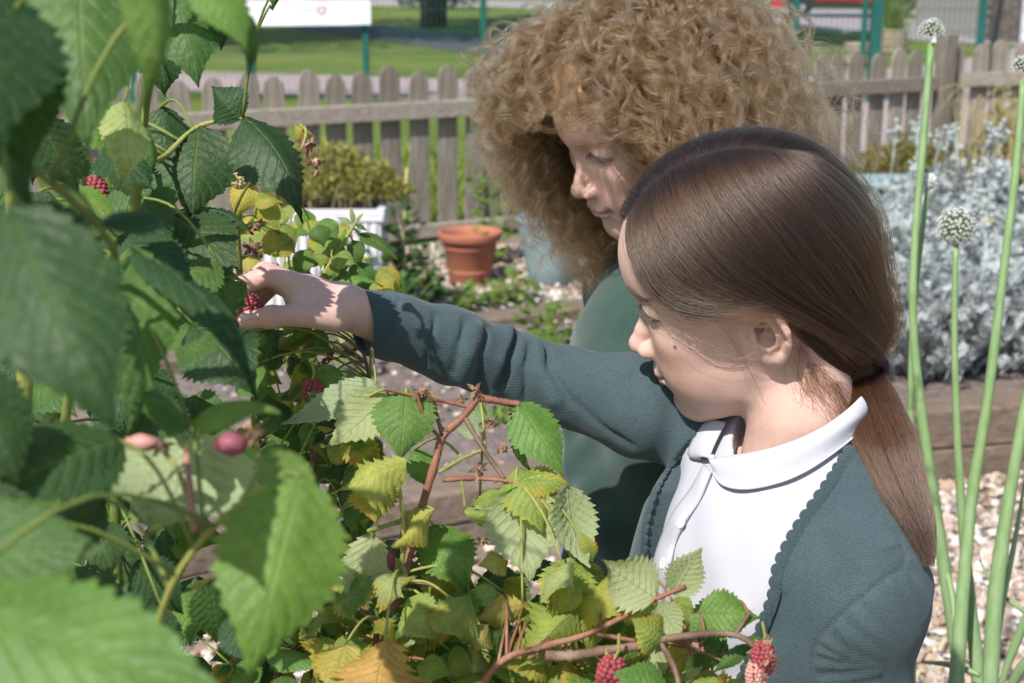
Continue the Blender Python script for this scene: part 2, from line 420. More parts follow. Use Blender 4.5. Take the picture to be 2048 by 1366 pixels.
# lawn blades near the fence
blade_m = mat('grass_blade', (.1, .17, .03), .7, .2)
def blm():
    t = NT(blade_m); t.base(t.ramp(t.noise(t.coord(), 3, 3), [(.3, (.11, .18, .025)), (.7, (.19, .24, .05))])); t.b.inputs['Transmission Weight'].default_value = 0
blm()
def blades(name, P, h, w, m, z=0.0):
    n = len(P); a = RNG.random(n) * 6.28; hh = h * RNG.uniform(.5, 1.2, n); ln = RNG.normal(0, .35, (n, 2)) * hh[:, None]; d = np.stack([np.cos(a), np.sin(a)], 1) * (w / 2)
    p0 = np.column_stack([P - d, np.full(n, z)]); p1 = np.column_stack([P + d, np.full(n, z)]); p2 = np.column_stack([P + ln * .4 + d * .7, z + hh * .6]); p3 = np.column_stack([P + ln * .4 - d * .7, z + hh * .6]); p4 = np.column_stack([P + ln, z + hh])
    V = np.stack([p0, p1, p2, p3, p4], 1).reshape(-1, 3); i = np.arange(n)[:, None] * 5
    F = np.concatenate([i + [0, 1, 2], i + [0, 2, 3], i + [3, 2, 4]]); return stuff(obj(name, V, F, m))
n = 30000; s = RNG.uniform(-4.5, 3.2, n); o_ = RNG.uniform(.04, 3.2, n) ** 1.0; P = FA + s[:, None] * FD + o_[:, None] * FN; P = P[(s < 1.9) | (o_ > 3.4)]
blades('grass', P, .07, .012, blade_m)
n = 1500; s = RNG.uniform(1.9, 4.2, n); P = FA + s[:, None] * FD + (RNG.random(n) ** 2 * .1 - .06)[:, None] * FN; blades('fence_foot_grass', P, .16, .008, blade_m)

# ------------------------------------------------------------------ picket fence
pf = thing('picket_fence', 'weathered grey picket fence with rounded tops running behind the garden', 'fence', (*fl2(0), 0))
def picket_mesh(seed):
    rr = random.Random(seed); w = .047; h = .785 + rr.uniform(-.014, .014); n = 8; pts = [(-w, 0), (w, 0), (w, h - .05)]
    for i in range(1, n): a = math.pi * i / n; pts.append((w * math.cos(a) * (1 if abs(math.cos(a)) > .3 else 1), h - .05 + .062 * math.sin(a)))
    pts.append((-w, h - .05)); m = len(pts); t = .010
    v = [(x, -t, z) for x, z in pts] + [(x, t, z) for x, z in pts]; f = [tuple(range(m)), tuple(range(2 * m - 1, m - 1, -1))] + [(i, m + i, m + (i + 1) % m, (i + 1) % m) for i in range(m)]
    return me_from('picket', v, f, fence_m, False)
PM = [picket_mesh(i) for i in range(5)]; ang = math.atan2(FD[1], FD[0]); s = -5.2; i = 0
while s < 3.62:
    o = bpy.data.objects.new('picket', PM[i % 5]); COL.objects.link(o); o.parent = pf; p = fl2(s)
    o.location = Vector((p[0], p[1], .02 + random.uniform(-.008, .008))) - pf.location; o.rotation_euler = (random.uniform(-.012, .012), random.uniform(-.03, .03), ang); s += .1385 + random.uniform(-.005, .005); i += 1
for z0, z1 in ((.585, .665), (.02, .085)):
    for a, b in ((-5.3, -2.2), (-2.19, .9), (.91, 3.66)):
        pa, pb = fl2(a, -.033), fl2(b, -.033); d = pb - pa; M = Matrix.Translation((pa[0], pa[1], 0)) @ Matrix.Rotation(ang, 4, 'Z'); mb = MB(); mb.box((0, -.02, z0), (np.linalg.norm(d), .02, z1), M, .004); mb.build('rail', rail_m, pf)
for s in (-4.6, -2.2, .9, 3.75):
    p = fl2(s, .06 if s < 3.7 else -.01); M = Matrix.Translation((p[0], p[1], 0)) @ Matrix.Rotation(ang, 4, 'Z'); mb = MB(); mb.box((-.045, -.045, -.05), (.045, .045, .82 if s < 3.7 else .90), M, .006); mb.build('post', fence_m, pf)
pf2 = thing('picket_fence', 'short dark stretch of picket fence beyond the corner post near the leaning black pole', 'fence', (*fl2(3.9), 0)); FD2 = np.array([.97, .24]); p0 = fl2(3.86)
for i in range(9):
    o = bpy.data.objects.new('picket', PM[i % 5]); COL.objects.link(o); o.parent = pf2; p = p0 + FD2 * .138 * i; o.location = Vector((p[0], p[1], .05)) - pf2.location; o.rotation_euler = (0, random.uniform(-.02, .02), math.atan2(FD2[1], FD2[0]))
M = Matrix.Translation((p0[0] + .01, p0[1] - .036, 0)) @ Matrix.Rotation(math.atan2(FD2[1], FD2[0]), 4, 'Z'); mb = MB(); mb.box((0, -.02, .6), (1.25, .02, .68), M, .004); mb.build('rail', rail_m, pf2)

# ------------------------------------------------------------------ green wire fence with its banner
green_m = noisy('green_powder_coat', (.012, .085, .070), (.018, .11, .09), 5, .45, .1, 80)
gf = thing('wire_fence', 'dark green welded mesh fence on square steel posts along the path', 'fence', (0, 13.6, 0))
GY = 13.6
PX = [(-250, .06), (20, .06), (260, .06), (500, .06), (731, .06), (967, .06), (1192, .06), (1430, .06), (1590, .06), (1728, .05), (1752, .10), (1962, .06), (2200, .06)]
xs = [float(atY(px, 60, GY)[0]) for px, w in PX]
for x, (px, w) in zip(xs, PX):
    mb = MB(); mb.box((x - w / 2, GY - w / 2, -.05), (x + w / 2, GY + w / 2, 1.9), None, .006); mb.box((x - w / 2 - .006, GY - w / 2 - .006, 1.9), (x + w / 2 + .006, GY + w / 2 + .006, 1.92)); mb.build('post', green_m, gf)
mb = MB(); r = .0026
x = xs[0] + .05
while x < xs[-1]: mb.box((x - r, GY + .034, .05), (x + r, GY + .034 + 2 * r, 1.85)); x += .05
for i in range(10): z = .06 + i * .2; mb.box((xs[0], GY + .028, z - r), (xs[-1], GY + .0335, z + r))
stuff(mb.build('wire_mesh', green_m, gf))
bx0, bx1 = float(atY(300, 20, 13.5)[0]), float(atY(741, 20, 13.5)[0]); zb = float(atY(600, 49, 13.5)[2]); zt = zb + .62
ban_m = noisy('banner_vinyl', (.74, .74, .78), (.80, .80, .83), 3, .5, .15, 6, .01)
bn = thing('banner', 'white printed banner tied to the green mesh fence', 'banner', ((bx0 + bx1) / 2, 13.5, zb))
nx, nz = 40, 10; v = []; f = []
def bany(x, z): return 13.5 + .012 * math.sin(x * 5.1 + z * 3) + .008 * math.sin(x * 11 - z * 6)
for i in range(nx + 1):
    for j in range(nz + 1): x = bx0 + (bx1 - bx0) * i / nx; z = zb + (zt - zb) * j / nz - .012 * math.sin(math.pi * i / nx); v.append((x, bany(x, z), z))
n1_ = len(v); v += [(a, b + .004, c) for a, b, c in v]
for i in range(nx):
    for j in range(nz): a = i * (nz + 1) + j; q = (a, a + nz + 1, a + nz + 2, a + 1); f += [q, tuple(n1_ + k for k in q[::-1])]
obj('sheet', v, f, ban_m, bn)
def flat_on_banner(name, polys, m, lift=.004):
    mb = MB()
    for P in polys:
        pts = [atY(px, py, 13.49) for px, py in P]; vv = [(p[0], bany(p[0], p[2]) - lift, p[2]) for p in pts]; mb.add(vv, [tuple(range(len(vv)))[::-1]])
    return mb.build(name, m, bn)
red_p = mat('faded_red_print', (.42, .20, .24), .6); blue_p = mat('faded_blue_print', (.50, .62, .78), .6); lil = mat('faded_lilac_print', (.60, .58, .70), .6); wht = mat('white_print', (.76, .76, .80), .6); pink_p = mat('pink_print', (.62, .36, .42), .6)
sh = [(634, 13), (653, 13), (653, 22), (650, 28), (643.5, 32), (637, 28), (634, 22)]
flat_on_banner('crest', [sh], red_p, .003)
flat_on_banner('crest_cross', [[(641.5, 15), (645.5, 15), (645.5, 29), (641.5, 29)], [(636.5, 18.5), (650.5, 18.5), (650.5, 22.5), (636.5, 22.5)]], wht, .006)
rr = random.Random(3); P = []; x = 515
while x < 625:
    w = rr.uniform(3, 8); P.append([(x, 16.5), (x + w, 16.5), (x + w, 21.5), (x, 21.5)]); x += w + rr.uniform(1.2, 3)
flat_on_banner('blue_print_line', P, blue_p)
P = []; x = 660
while x < 722: w = rr.uniform(2, 6); P.append([(x, 22), (x + w, 22), (x + w, 28.5), (x, 28.5)]); x += w + rr.uniform(1.2, 2.5)
flat_on_banner('lilac_print_line', P, lil)
flat_on_banner('red_band', [[(480 + 26 * i, -12), (480 + 26 * (i + 1), -12), (480 + 26 * (i + 1), .5), (480 + 26 * i, .5)] for i in range(10)], pink_p)

# ------------------------------------------------------------------ red car
red_m = mat('red_car_paint', (.50, .018, .022), .25, .5); NT(red_m).b.inputs['Coat Weight'].default_value = .6
tyre_m = noisy('tyre_rubber', (.015, .015, .016), (.025, .025, .026), 30, .85); rim_m = mat('alloy', (.55, .56, .58), .3, .5); NT(rim_m).b.inputs['Metallic'].default_value = .7
glass_m = mat('dark_car_glass', (.02, .025, .03), .05, .6); plast_m = mat('black_plastic', (.02, .02, .022), .6); lampr_m = mat('red_lamp', (.4, .01, .01), .15, .5); lampw_m = mat('clear_lamp', (.6, .6, .62), .1, .5)
def make_car(name, label, loc, rz, paint):
    car = thing(name, label, 'car', loc, 'cars parked beyond the lawn'); T = Matrix.Translation(loc) @ Matrix.Rotation(rz, 4, 'Z')
    prof = [(-1.78, .22), (-1.80, .62), (-1.72, .86), (-1.62, .95), (-1.30, 1.40), (-.95, 1.47), (.25, 1.45), (.60, 1.30), (1.08, .93), (1.62, .80), (1.78, .62), (1.80, .22)]
    hw = [.74, .80, .81, .80, .62, .60, .60, .63, .78, .76, .72, .72]; v = []; f = []; m = len(prof)
    rows = [(-1, 1.0), (-.9, 1.04), (0, 1.04), (.9, 1.04), (1, 1.0)]
    for sy, sc in rows:
        for (x, z), w in zip(prof, hw): v.append(T @ Vector((x * (1 if abs(sy) < .95 else .985), sy * w, z * (1.0 if abs(sy) < .95 else .985) + (.02 if abs(sy) < .5 and z > .7 else 0))))
    for i in range(len(rows) - 1):
        for j in range(m - 1): f.append((i * m + j, i * m + j + 1, (i + 1) * m + j + 1, (i + 1) * m + j))
    f.append(tuple(range(m))[::-1]); f.append(tuple((len(rows) - 1) * m + j for j in range(m)))
    f.append(tuple(i * m for i in range(len(rows)))); f.append(tuple(i * m + m - 1 for i in range(len(rows) - 1, -1, -1)))
    obj('body', v, f, paint, car, False)
    def quad(nm, pts, m_, out): 
        p = [T @ Vector(q) for q in pts]; o = T.to_3x3() @ Vector(out); v = p + [q + o for q in p]; k = len(p); ff = [tuple(range(k))[::-1], tuple(range(k, 2 * k))] + [(i, (i + 1) % k, k + (i + 1) % k, k + i) for i in range(k)]
        obj(nm, v, ff, m_, car, False)
    for s in (1, -1):
        o = (0, .012 * s, .0)
        quad('window', [(-1.32, s * .745, .98), (-.30, s * .755, .96), (-.30, s * .628, 1.38), (-1.05, s * .625, 1.39)], glass_m, o)
        quad('window', [(-.22, s * .755, .96), (.88, s * .765, .94), (.50, s * .645, 1.28), (.15, s * .628, 1.38), (-.22, s * .628, 1.38)], glass_m, o)
        quad('door', [(-.26, s * .80, .42), (.82, s * .80, .42), (.90, s * .79, .86), (-.26, s * .80, .88)], paint, (0, .006 * s, 0))
        quad('sill_trim', [(-1.0, s * .79, .22), (1.0, s * .79, .22), (1.0, s * .80, .34), (-1.0, s * .80, .34)], plast_m, o)
        quad('headlight', [(1.66, s * .45, .62), (1.60, s * .74, .62), (1.50, s * .74, .78), (1.60, s * .45, .78)], lampw_m, (.04, .01 * s, 0))
        quad('tail_light', [(-1.80, s * .52, .66), (-1.77, s * .78, .66), (-1.68, s * .78, .90), (-1.74, s * .52, .90)], lampr_m, (-.03, .01 * s, 0))
        quad('mirror', [(.62, s * .80, .95), (.78, s * .80, .95), (.76, s * .80, 1.06), (.64, s * .80, 1.06)], plast_m, (0, .14 * s, 0))
        for x in (-1.16, 1.14):
            M = T @ Matrix.Translation((x, s * .70, .30)) @ Matrix.Rotation(R(90) * -s, 4, 'X'); mb = MB(); mb.lathe([(.19, .06), (.26, .085), (.295, .06), (.30, 0), (.295, -.06), (.25, -.09), (.1, -.09)], 24, M); w = mb.build('wheel', tyre_m, car, True)
            mb = MB(); mb.lathe([(0, .095), (.05, .10), (.06, .085), (.19, .075), (.195, .05)], 20, M)
            for k in range(5): mb.box((.04, -.025, .082), (.19, .025, .10), M @ Matrix.Rotation(k * 2 * math.pi / 5, 4, 'Z'))
            mb.build('rim', rim_m, w)
            quad('wheel_arch', [(x + .36 * math.cos(a), s * .795, .30 + .36 * math.sin(a)) for a in np.linspace(0, math.pi, 13)], plast_m, (0, .014 * s, 0))
    quad('windscreen', [(1.02, -.66, .96), (1.02, .66, .96), (.62, .55, 1.28), (.62, -.55, 1.28)], glass_m, (.03, 0, .03)); quad('rear_window', [(-1.63, .62, .98), (-1.63, -.62, .98), (-1.34, -.5, 1.36), (-1.34, .5, 1.36)], glass_m, (-.03, 0, .02))
    quad('bumper', [(1.80, -.72, .26), (1.80, .72, .26), (1.80, .72, .46), (1.80, -.72, .46)], plast_m, (.05, 0, 0)); quad('bumper', [(-1.80, .74, .26), (-1.80, -.74, .26), (-1.80, -.74, .46), (-1.80, .74, .46)], plast_m, (-.05, 0, 0))
    return car
p = onground(1716, 37); make_car('parked_car', 'small bright red car with silver wheels parked on the road', (p[0], p[1] + .95, .012), R(180 - 14), red_m)
dk = mat('dark_blue_car_paint', (.02, .025, .035), .25, .5); p = onground(1215, 2); make_car('parked_car', 'dark car parked behind the curly hair at the top of the picture', (p[0], p[1] + .6, .012), R(8), dk)

# ------------------------------------------------------------------ brick building at the corner
brick_m = mat('brown_brick', (.14, .095, .08), .9, .2)
def brm():
    t = NT(brick_m); c = t.ramp(t.rnd(), [(0, (.085, .062, .058)), (.5, (.125, .088, .076)), (1, (.17, .115, .095))]); t.base(t.mix(.5, c, t.ramp(t.noise(t.coord(), 60, 4), [(.3, (.7, .7, .7)), (.7, (1.2, 1.2, 1.2))]), 'MULTIPLY'))
brm()
mortar_m = noisy('mortar', (.30, .27, .25), (.38, .35, .33), 40, .95); white_m = noisy('white_paint', (.74, .74, .76), (.80, .80, .81), 4, .5, .05)
by = 23.4; bx = float(atY(2001, 40, by)[0]); bld = thing('brick_building', 'brown brick garage with a white door behind the corner of the fence', 'building', (bx + 1.6, by, 0))
mb = MB(); mb.box((bx + .012, by + .012, 0), (bx + .318, by + 5, 2.6)); mb.box((bx + 2.95, by + .012, 0), (bx + 3.3, by + 5, 2.6)); mb.box((bx + .32, by + .35, 2.2), (bx + 2.94, by + .6, 2.6)); mb.build('wall', mortar_m, bld)
mbk = MB(); mbk.box((0, 0, 0), (.215, .1025, .065), None, .004); BK = me_from('brick', mbk.v, mbk.f, brick_m, False)
def brick(x, y, z, rz):
    o = bpy.data.objects.new('brick', BK); COL.objects.link(o); o.parent = bld; o.location = Vector((x, y, z)) - bld.location; o.rotation_euler = (0, 0, rz)
for c in range(34):
    z = .005 + c * .0752
    if c % 2 == 0: brick(bx, by, z, 0); brick(bx + .33, by, z, R(90))
    else: brick(bx + .1025, by, z, R(90)); brick(bx + .1145, by, z, 0)
    for k in range(2): brick(bx + .1025, by + (.23 if c % 2 == 0 else .225) + .225 * k - (.11 if c % 2 == 0 else 0), z, R(90))
mb = MB(); mb.box((bx + .345, by + .1, .02), (bx + 2.93, by + .16, 2.18)); d = mb.build('garage_door', white_m, bld)
for k in range(10): mb = MB(); mb.box((bx + .36, by + .088, .05 + k * .21), (bx + 2.91, by + .105, .05 + k * .21 + .19), None, .004); mb.build('door_panel', white_m, d)
mb = MB(); mb.box((bx - .3, by - .35, 2.61), (bx + 3.6, by + 5.3, 2.78), None, .02); mb.build('roof', mat('roof_felt', (.05, .05, .055), .9), bld)

# ------------------------------------------------------------------ woven tubs, pole, pots, planters
straw_m = noisy('woven_straw', (.30, .23, .16), (.42, .34, .25), 30, .9, .5, 90, .01, (1, 1, 1), .3)
def tub(label, px, py, r, h, plant):
    p = onground(px, py); t = thing('woven_tub', label, 'planter', (p[0], p[1], 0), 'woven tubs beyond the fence'); M = Matrix.Translation((p[0], p[1], 0)); rings = max(3, int(h / .05))
    mb = MB(); mb.lathe([(0, .01), (r * .86, .01), (r * .97, h * .5), (r * .93, h - .04), (r * .7, h - .06), (0, h - .06)], 24, M); mb.build('liner', soil_m, t, True)
    for k in range(rings):
        z = .02 + k * h / rings; mb = MB(); q = [(p[0] + r * (1 + .03 * (1 if (i + k) % 2 else -1)) * math.cos(i * math.pi / 14), p[1] + r * (1 + .03 * (1 if (i + k) % 2 else -1)) * math.sin(i * math.pi / 14), z + .02) for i in range(29)]; mb.tube(q, h / rings * .46, 6, False); mb.build('straw_ring', straw_m, t, True)
    return p
tub('low woven straw tub standing empty on the grass', 1716, 128, .17, .26, False)
tp = tub('woven straw tub holding a clump of tall green grass', 1782, 106, .20, .33, True)
tg = thing('grass_clump', 'tall clump of green ornamental grass growing in a woven tub', 'plant', (tp[0], tp[1], .3)); P = np.column_stack([RNG.normal(tp[0], .07, 260), RNG.normal(tp[1], .07, 260)]); o = blades('blades', P, .62, .016, blade_m, .27); o.parent = tg; o.location = -tg.location
b0 = onground(1936, 372); tp_ = atY(2003, 0, b0[1] + .05); d = (tp_ - b0); q = [b0 + d * t for t in np.linspace(0, 1.25, 8)]; mb = MB(); mb.tube(q, .014, 10); pole = thing('metal_pole', 'thin black metal pole leaning at the fence corner', 'pole', b0)
blk = mat('black_metal', (.015, .015, .018), .4, .5); mb.build('shaft', blk, pole, True)
for t in (.28, .62): mb = MB(); c = b0 + d * t; mb.tube([c - d * .012, c + d * .012], .02, 10); mb.build('collar', blk, pole, True)
terra_m = noisy('terracotta', (.36, .13, .075), (.43, .165, .10), 14, .8, .2, 60, .002)
p = onground(940, 568); pot = thing('terracotta_pot', 'round terracotta flower pot with a thick rim standing on the gravel', 'flower pot', (p[0], p[1], 0)); M = Matrix.Translation((p[0], p[1], 0)); K = 1.04
mb = MB(); mb.lathe([(0, .004), (.078 * K, .004), (.082 * K, .01), (.088 * K, .055), (.0905 * K, .058), (.0905 * K, .064), (.089 * K, .067), (.0905 * K, .074), (.0925 * K, .077), (.1045 * K, .155), (.107 * K, .157), (.108 * K, .164), (.106 * K, .168), (.109 * K, .182), (.121 * K, .186), (.125 * K, .20), (.128 * K, .218), (.127 * K, .224), (.118 * K, .224), (.112 * K, .20), (.106 * K, .17)], 48, M); mb.build('pot', terra_m, pot, True)
mb = MB(); mb.lathe([(.108 * K, .172), (.06, .178), (0, .176)], 24, M); mb.build('soil', soil_m, pot, True); POT1 = p
blue_m = noisy('blue_grey_glaze', (.20, .285, .30), (.255, .345, .36), 9, .45, .1, 30, .002); p = onground(1102, 566); POT2 = p
pot = thing('blue_pot', 'pale blue grey glazed pot on the gravel under the curly hair', 'flower pot', (p[0], p[1], 0)); M = Matrix.Translation((p[0], p[1], 0))
mb = MB(); mb.lathe([(0, .004), (.088, .004), (.094, .012), (.106, .08), (.122, .16), (.137, .235), (.142, .262), (.147, .268), (.147, .278), (.141, .282), (.133, .275), (.128, .235)], 48, M); mb.build('pot', blue_m, pot, True)
mb = MB(); mb.lathe([(.128, .24), (0, .245)], 24, M); mb.build('soil', soil_m, pot, True)
pl_m = noisy('white_plastic', (.60, .58, .60), (.68, .66, .68), 7, .5, .1, 40)
X0, X1, Y0, Hh = float(atY(515, 430, 5.0)[0]), float(atY(768, 430, 5.0)[0]), 5.0, float(atY(640, 421, 5.0)[2])
pt_ = thing('planter_trough', 'white ribbed plastic trough planter behind the picking hand', 'planter', ((X0 + X1) / 2, Y0 + .16, 0))
mb = MB(); mb.box((X0 + .015, Y0 + .012, 0), (X1 - .015, Y0 + .33, Hh - .03)); n = 13
for i in range(n): x = X0 + .02 + (X1 - X0 - .04) * (i + .5) / n; mb.box((x - .009, Y0 + .002, .02), (x + .009, Y0 + .013, Hh - .05), None, .003)
mb.build('tub', pl_m, pt_); mb = MB(); mb.box((X0, Y0, Hh - .045), (X1, Y0 + .345, Hh - .02), None, .006); mb.box((X0, Y0, Hh - .021), (X0 + .03, Y0 + .345, Hh)); mb.box((X1 - .03, Y0, Hh - .021), (X1, Y0 + .345, Hh)); mb.box((X0 + .031, Y0, Hh - .021), (X1 - .031, Y0 + .03, Hh)); mb.box((X0 + .031, Y0 + .315, Hh - .021), (X1 - .031, Y0 + .345, Hh)); mb.build('rim', pl_m, pt_)
mb = MB(); mb.box((X0 + .032, Y0 + .032, Hh - .019), (X1 - .032, Y0 + .313, Hh - .012)); mb.build('soil', soil_m, pt_)
teal_m = noisy('teal_plastic', (.075, .14, .14), (.10, .18, .18), 5, .4, .05)
X2, X3, Y2 = float(atY(1742, 380, 5.9)[0]), float(atY(1850, 380, 5.9)[0]), 5.9; z2 = float(atY(1790, 366, 5.9)[2]); tt = thing('garden_trough', 'dark teal plastic trough half hidden by the silver leaved plants', 'planter', ((X2 + X3) / 2, Y2 + .1, .15))
mb = MB(); mb.box((X2 + .01, Y2 + .01, .14), (X3 - .01, Y2 + .25, z2 - .03), None, .012); mb.build('tub', teal_m, tt); mb = MB(); mb.box((X2 - .01, Y2 - .01, z2 - .029), (X3 + .01, Y2 + .27, z2), None, .008); mb.build('lid', noisy('pale_teal', (.22, .31, .32), (.27, .36, .37), 6, .45), tt)
# ------------------------------------------------------------------ heads (head frame in cm: x forward, y left, z up, origin between the ear canals)
EAR_M = None
def ear_frame():
    u = np.array([-math.cos(R(22)), math.sin(R(22)), 0.0]); v = np.array([-0.10, 0.06, 1.0]); v /= np.linalg.norm(v)
    w = np.cross(v, u); w = w if w[1] > 0 else -w; w /= np.linalg.norm(w); v = np.cross(w, u); v = v if v[2] > 0 else -v
    return np.stack([u, v, w], 1)
EARF = ear_frame().astype(np.float32); EARO = np.array([-0.25, 6.12, -0.05], np.float32)
def ear_sdf(P):
    Q = (P - EARO) @ EARF / np.float32(1.09)           # u back, v up, w out
    q = Q.copy()
    helix = [(.15, .35, -.05), (-.35, .7, .1), (-.6, 1.4, .18), (-.2, 2.15, .25), (.5, 2.42, .48), (1.3, 2.1, .68), (2.0, 1.3, .80), (2.35, .2, .82), (2.2, -.8, .68), (1.75, -1.6, .4), (1.1, -2.1, .32)]
    rr = [.12, .2, .25, .29, .31, .32, .31, .28, .25, .24, .28]
    # plate: outline ellipse, thin
    e = np.stack([(q[:, 0] - .85) / 1.55, (q[:, 1] - .1) / 2.35], -1); el = np.sqrt((e * e).sum(1)) - 1
    mid = .18 + .16 * np.clip(q[:, 0], -.5, 2.4)
    plate = np.maximum(el * 1.5, np.abs(q[:, 2] - mid + .12) - .16)
    d = smin(plate, sd_poly(q, helix, rr), .16)
    anti = [(.55, 1.75, .22), (1.05, 1.25, .42), (1.45, .55, .55), (1.55, -.2, .55), (1.3, -.85, .5), (.75, -1.2, .46), (.3, -1.15, .36)]
    d = smin(d, sd_poly(q, anti, [.12, .2, .22, .22, .22, .24, .18]), .2)
    d = smin(d, sd_ell(q, (.72, -1.85, .25), (.95, .72, .36)), .3)
    d = smin(d, sd_ell(q, (.75, -.1, -.45), (1.25, 1.5, .55)), .3)       # back of the bowl
    d = smax(d, -sd_cap(q, (1.6, 1.25, .9), (1.95, -.3, 1.0), .34), .12)
    d = smax(d, -sd_cap(q, (.5, 1.95, .65), (1.3, 1.55, .8), .24), .12)  # scapha
    return d * 1.09
def ear_carve(P, d):
    q = (P - EARO) @ EARF / np.float32(1.09); d = d / 1.09
    d = smax(d, -sd_ell(q, (.62, -.15, .50), (.80, .88, .95)), .16)
    d = smax(d, -sd_ell(q, (.05, -.05, -.15), (.26, .36, .7)), .12)
    d = smin(d, sd_ell(q, (-.22, -.28, .42), (.28, .46, .30)), .22)
    d = smin(d, sd_poly(q, [(.15, .30, .02), (.75, .42, .18), (1.3, .38, .34)], [.1, .15, .08]), .15)
    return d * 1.09
def head_sdf(P, neck=None, neck_r=4.1, smile=0.0, lid=-.1, ears=True, cheek=1.0):
    Pf = P
    P = P.copy(); P[:, 1] = np.abs(P[:, 1])
    d = sd_ell(P, (-.7, 0, 4.5), (8.8, 7.0, 7.4))
    d = smin(d, sd_ell(P, (2.5, 0, 4.7), (5.65, 5.8, 4.9)), 2.2)
    d = smin(d, sd_ell(P, (2.4, 0, -.6), (5.3, 5.75, 6.2)), 2.0)
    d = smin(d, sd_ell(P, (3.2, 0, -4.5), (4.3, 4.3, 4.0)), 2.0)
    d = smin(d, sd_ell(P, (6.15, 0, -7.3), (1.35, 1.5, 1.25)), 1.4)
    d = smin(d, sd_poly(P, [(5.4, 1.3, -7.35), (1.6, 4.0, -5.0), (-.2, 4.9, -1.2)], [1.1, 1.5, 1.4]), 2.2)
    d = smin(d, sd_ell(P, (4.2, 2.6, -2.9), (3.05, 2.75 * cheek, 3.4)), 2.0)
    d = smin(d, sd_ell(P, (4.4, 3.7, -.1), (2.4, 1.6, 1.5)), 1.8)
    if neck is not None:
        for (nn, rr) in neck:
            e = None
            for i in range(len(nn) - 1):
                c = sd_cap(Pf, nn[i], nn[i + 1], rr[i], rr[i + 1]); e = c if e is None else smin(e, c, 1.0)
            d = smin(d, e, 1.3)
    m = np.abs(d) < 4.5
    m &= (P[:, 0] > 2.0) & (P[:, 2] < 6) & (P[:, 2] > -10)
    if m.any():
        p = P[m]; e = d[m]
        e = smax(e, -sd_ell(p, (8.15, 3.0, 2.2), (1.55, 1.8, .95)), 1.3)
        e = smin(e, sd_cap(p, (7.3, 1.0, 3.5), (6.1, 4.2, 3.35), .5, .42), 1.1)
        # eye lids
        eye = np.array([6.2, 3.1, 2.3], np.float32); q = p - eye
        lidd = sd_ell(p, eye, (1.36, 1.7, 1.34))
        yy = np.clip(np.abs(q[:, 1]) / 1.6, 0, 1); half = .56 * (1 - yy * yy)
        ctr = lid - .1 * (q[:, 1] / 1.3)
        slit = np.maximum(np.abs(q[:, 2] - ctr) - half, -(q[:, 0] - .05))
        lidd = smax(lidd, -slit, .12)
        lidd = smax(lidd, -(sd_ell(p, eye, (1.23, 1.23, 1.23))), .06)
        e = smin(e, lidd, .42)
        crease = sd_cap(p, (7.3, 2.2, 3.1), (6.7, 4.2, 2.85), .12, .06)
        e = smax(e, -crease, .3)
        # nose
        nb = sd_poly(p, [(7.0, 0, 2.0), (7.45, 0, .7), (8.3, 0, -.7), (8.85, 0, -1.5)], [.6, .6, .62, .64], .5)
        nb = smin(nb, sd_ell(p, (8.98, 0, -1.72), (.78, .82, .74)), .5)
        nb = smin(nb, sd_ell(p, (8.2, .95, -2.12), (.88, .54, .62)), .4)
        nb = smin(nb, sd_cap(p, (8.9, 0, -2.2), (8.1, 0, -2.75), .34, .3), .4)
        e = smin(e, nb, .7)
        e = smax(e, -sd_ell(p, (8.5, .5, -2.75), (.5, .26, .42)), .18)
        # muzzle and lips
        e = smin(e, sd_ell(p, (6.2, 0, -4.2), (2.0, 2.4, 1.9)), 1.0)
        cz = -4.45 + smile
        up = sd_poly(p, [(8.2, 0, -4.05), (7.98, .9, -4.12), (7.25, 1.95 + smile * .4, cz)], [.36, .34, .12], .3)
        lo = sd_poly(p, [(8.02, 0, -4.98), (7.8, .85, -4.92), (7.2, 1.85 + smile * .4, cz)], [.42, .36, .12], .3)
        e = smin(e, up, .3); e = smin(e, lo, .32)
        e = smax(e, -sd_poly(p, [(8.5, 0, -4.52), (8.2, .9, -4.52), (7.45, 2.1 + smile * .4, cz), (6.95, 2.5 + smile * .3, cz + .1)], [.12, .12, .1, .05]), .22)
        e = smax(e, -sd_ell(p, (7.65, 2.4 + smile * .4, cz), (.4, .35, .4)), .8)    # corner dimple
        e = smax(e, -sd_cap(p, (8.62, 0, -3.25), (8.6, 0, -3.75), .16, .2), .3)       # philtrum
        e = smax(e, -sd_cap(p, (8.25, 0, -5.9), (7.6, 1.6, -5.8), .4, .3), .9)
        d[m] = e
    if ears:
        m = np.sqrt(((P - np.array([-1.1, 6.4, 0.1])) ** 2).sum(1)) < 5.0
        if m.any(): d[m] = ear_carve(P[m], smin(d[m], ear_sdf(P[m]), .35))
    return d

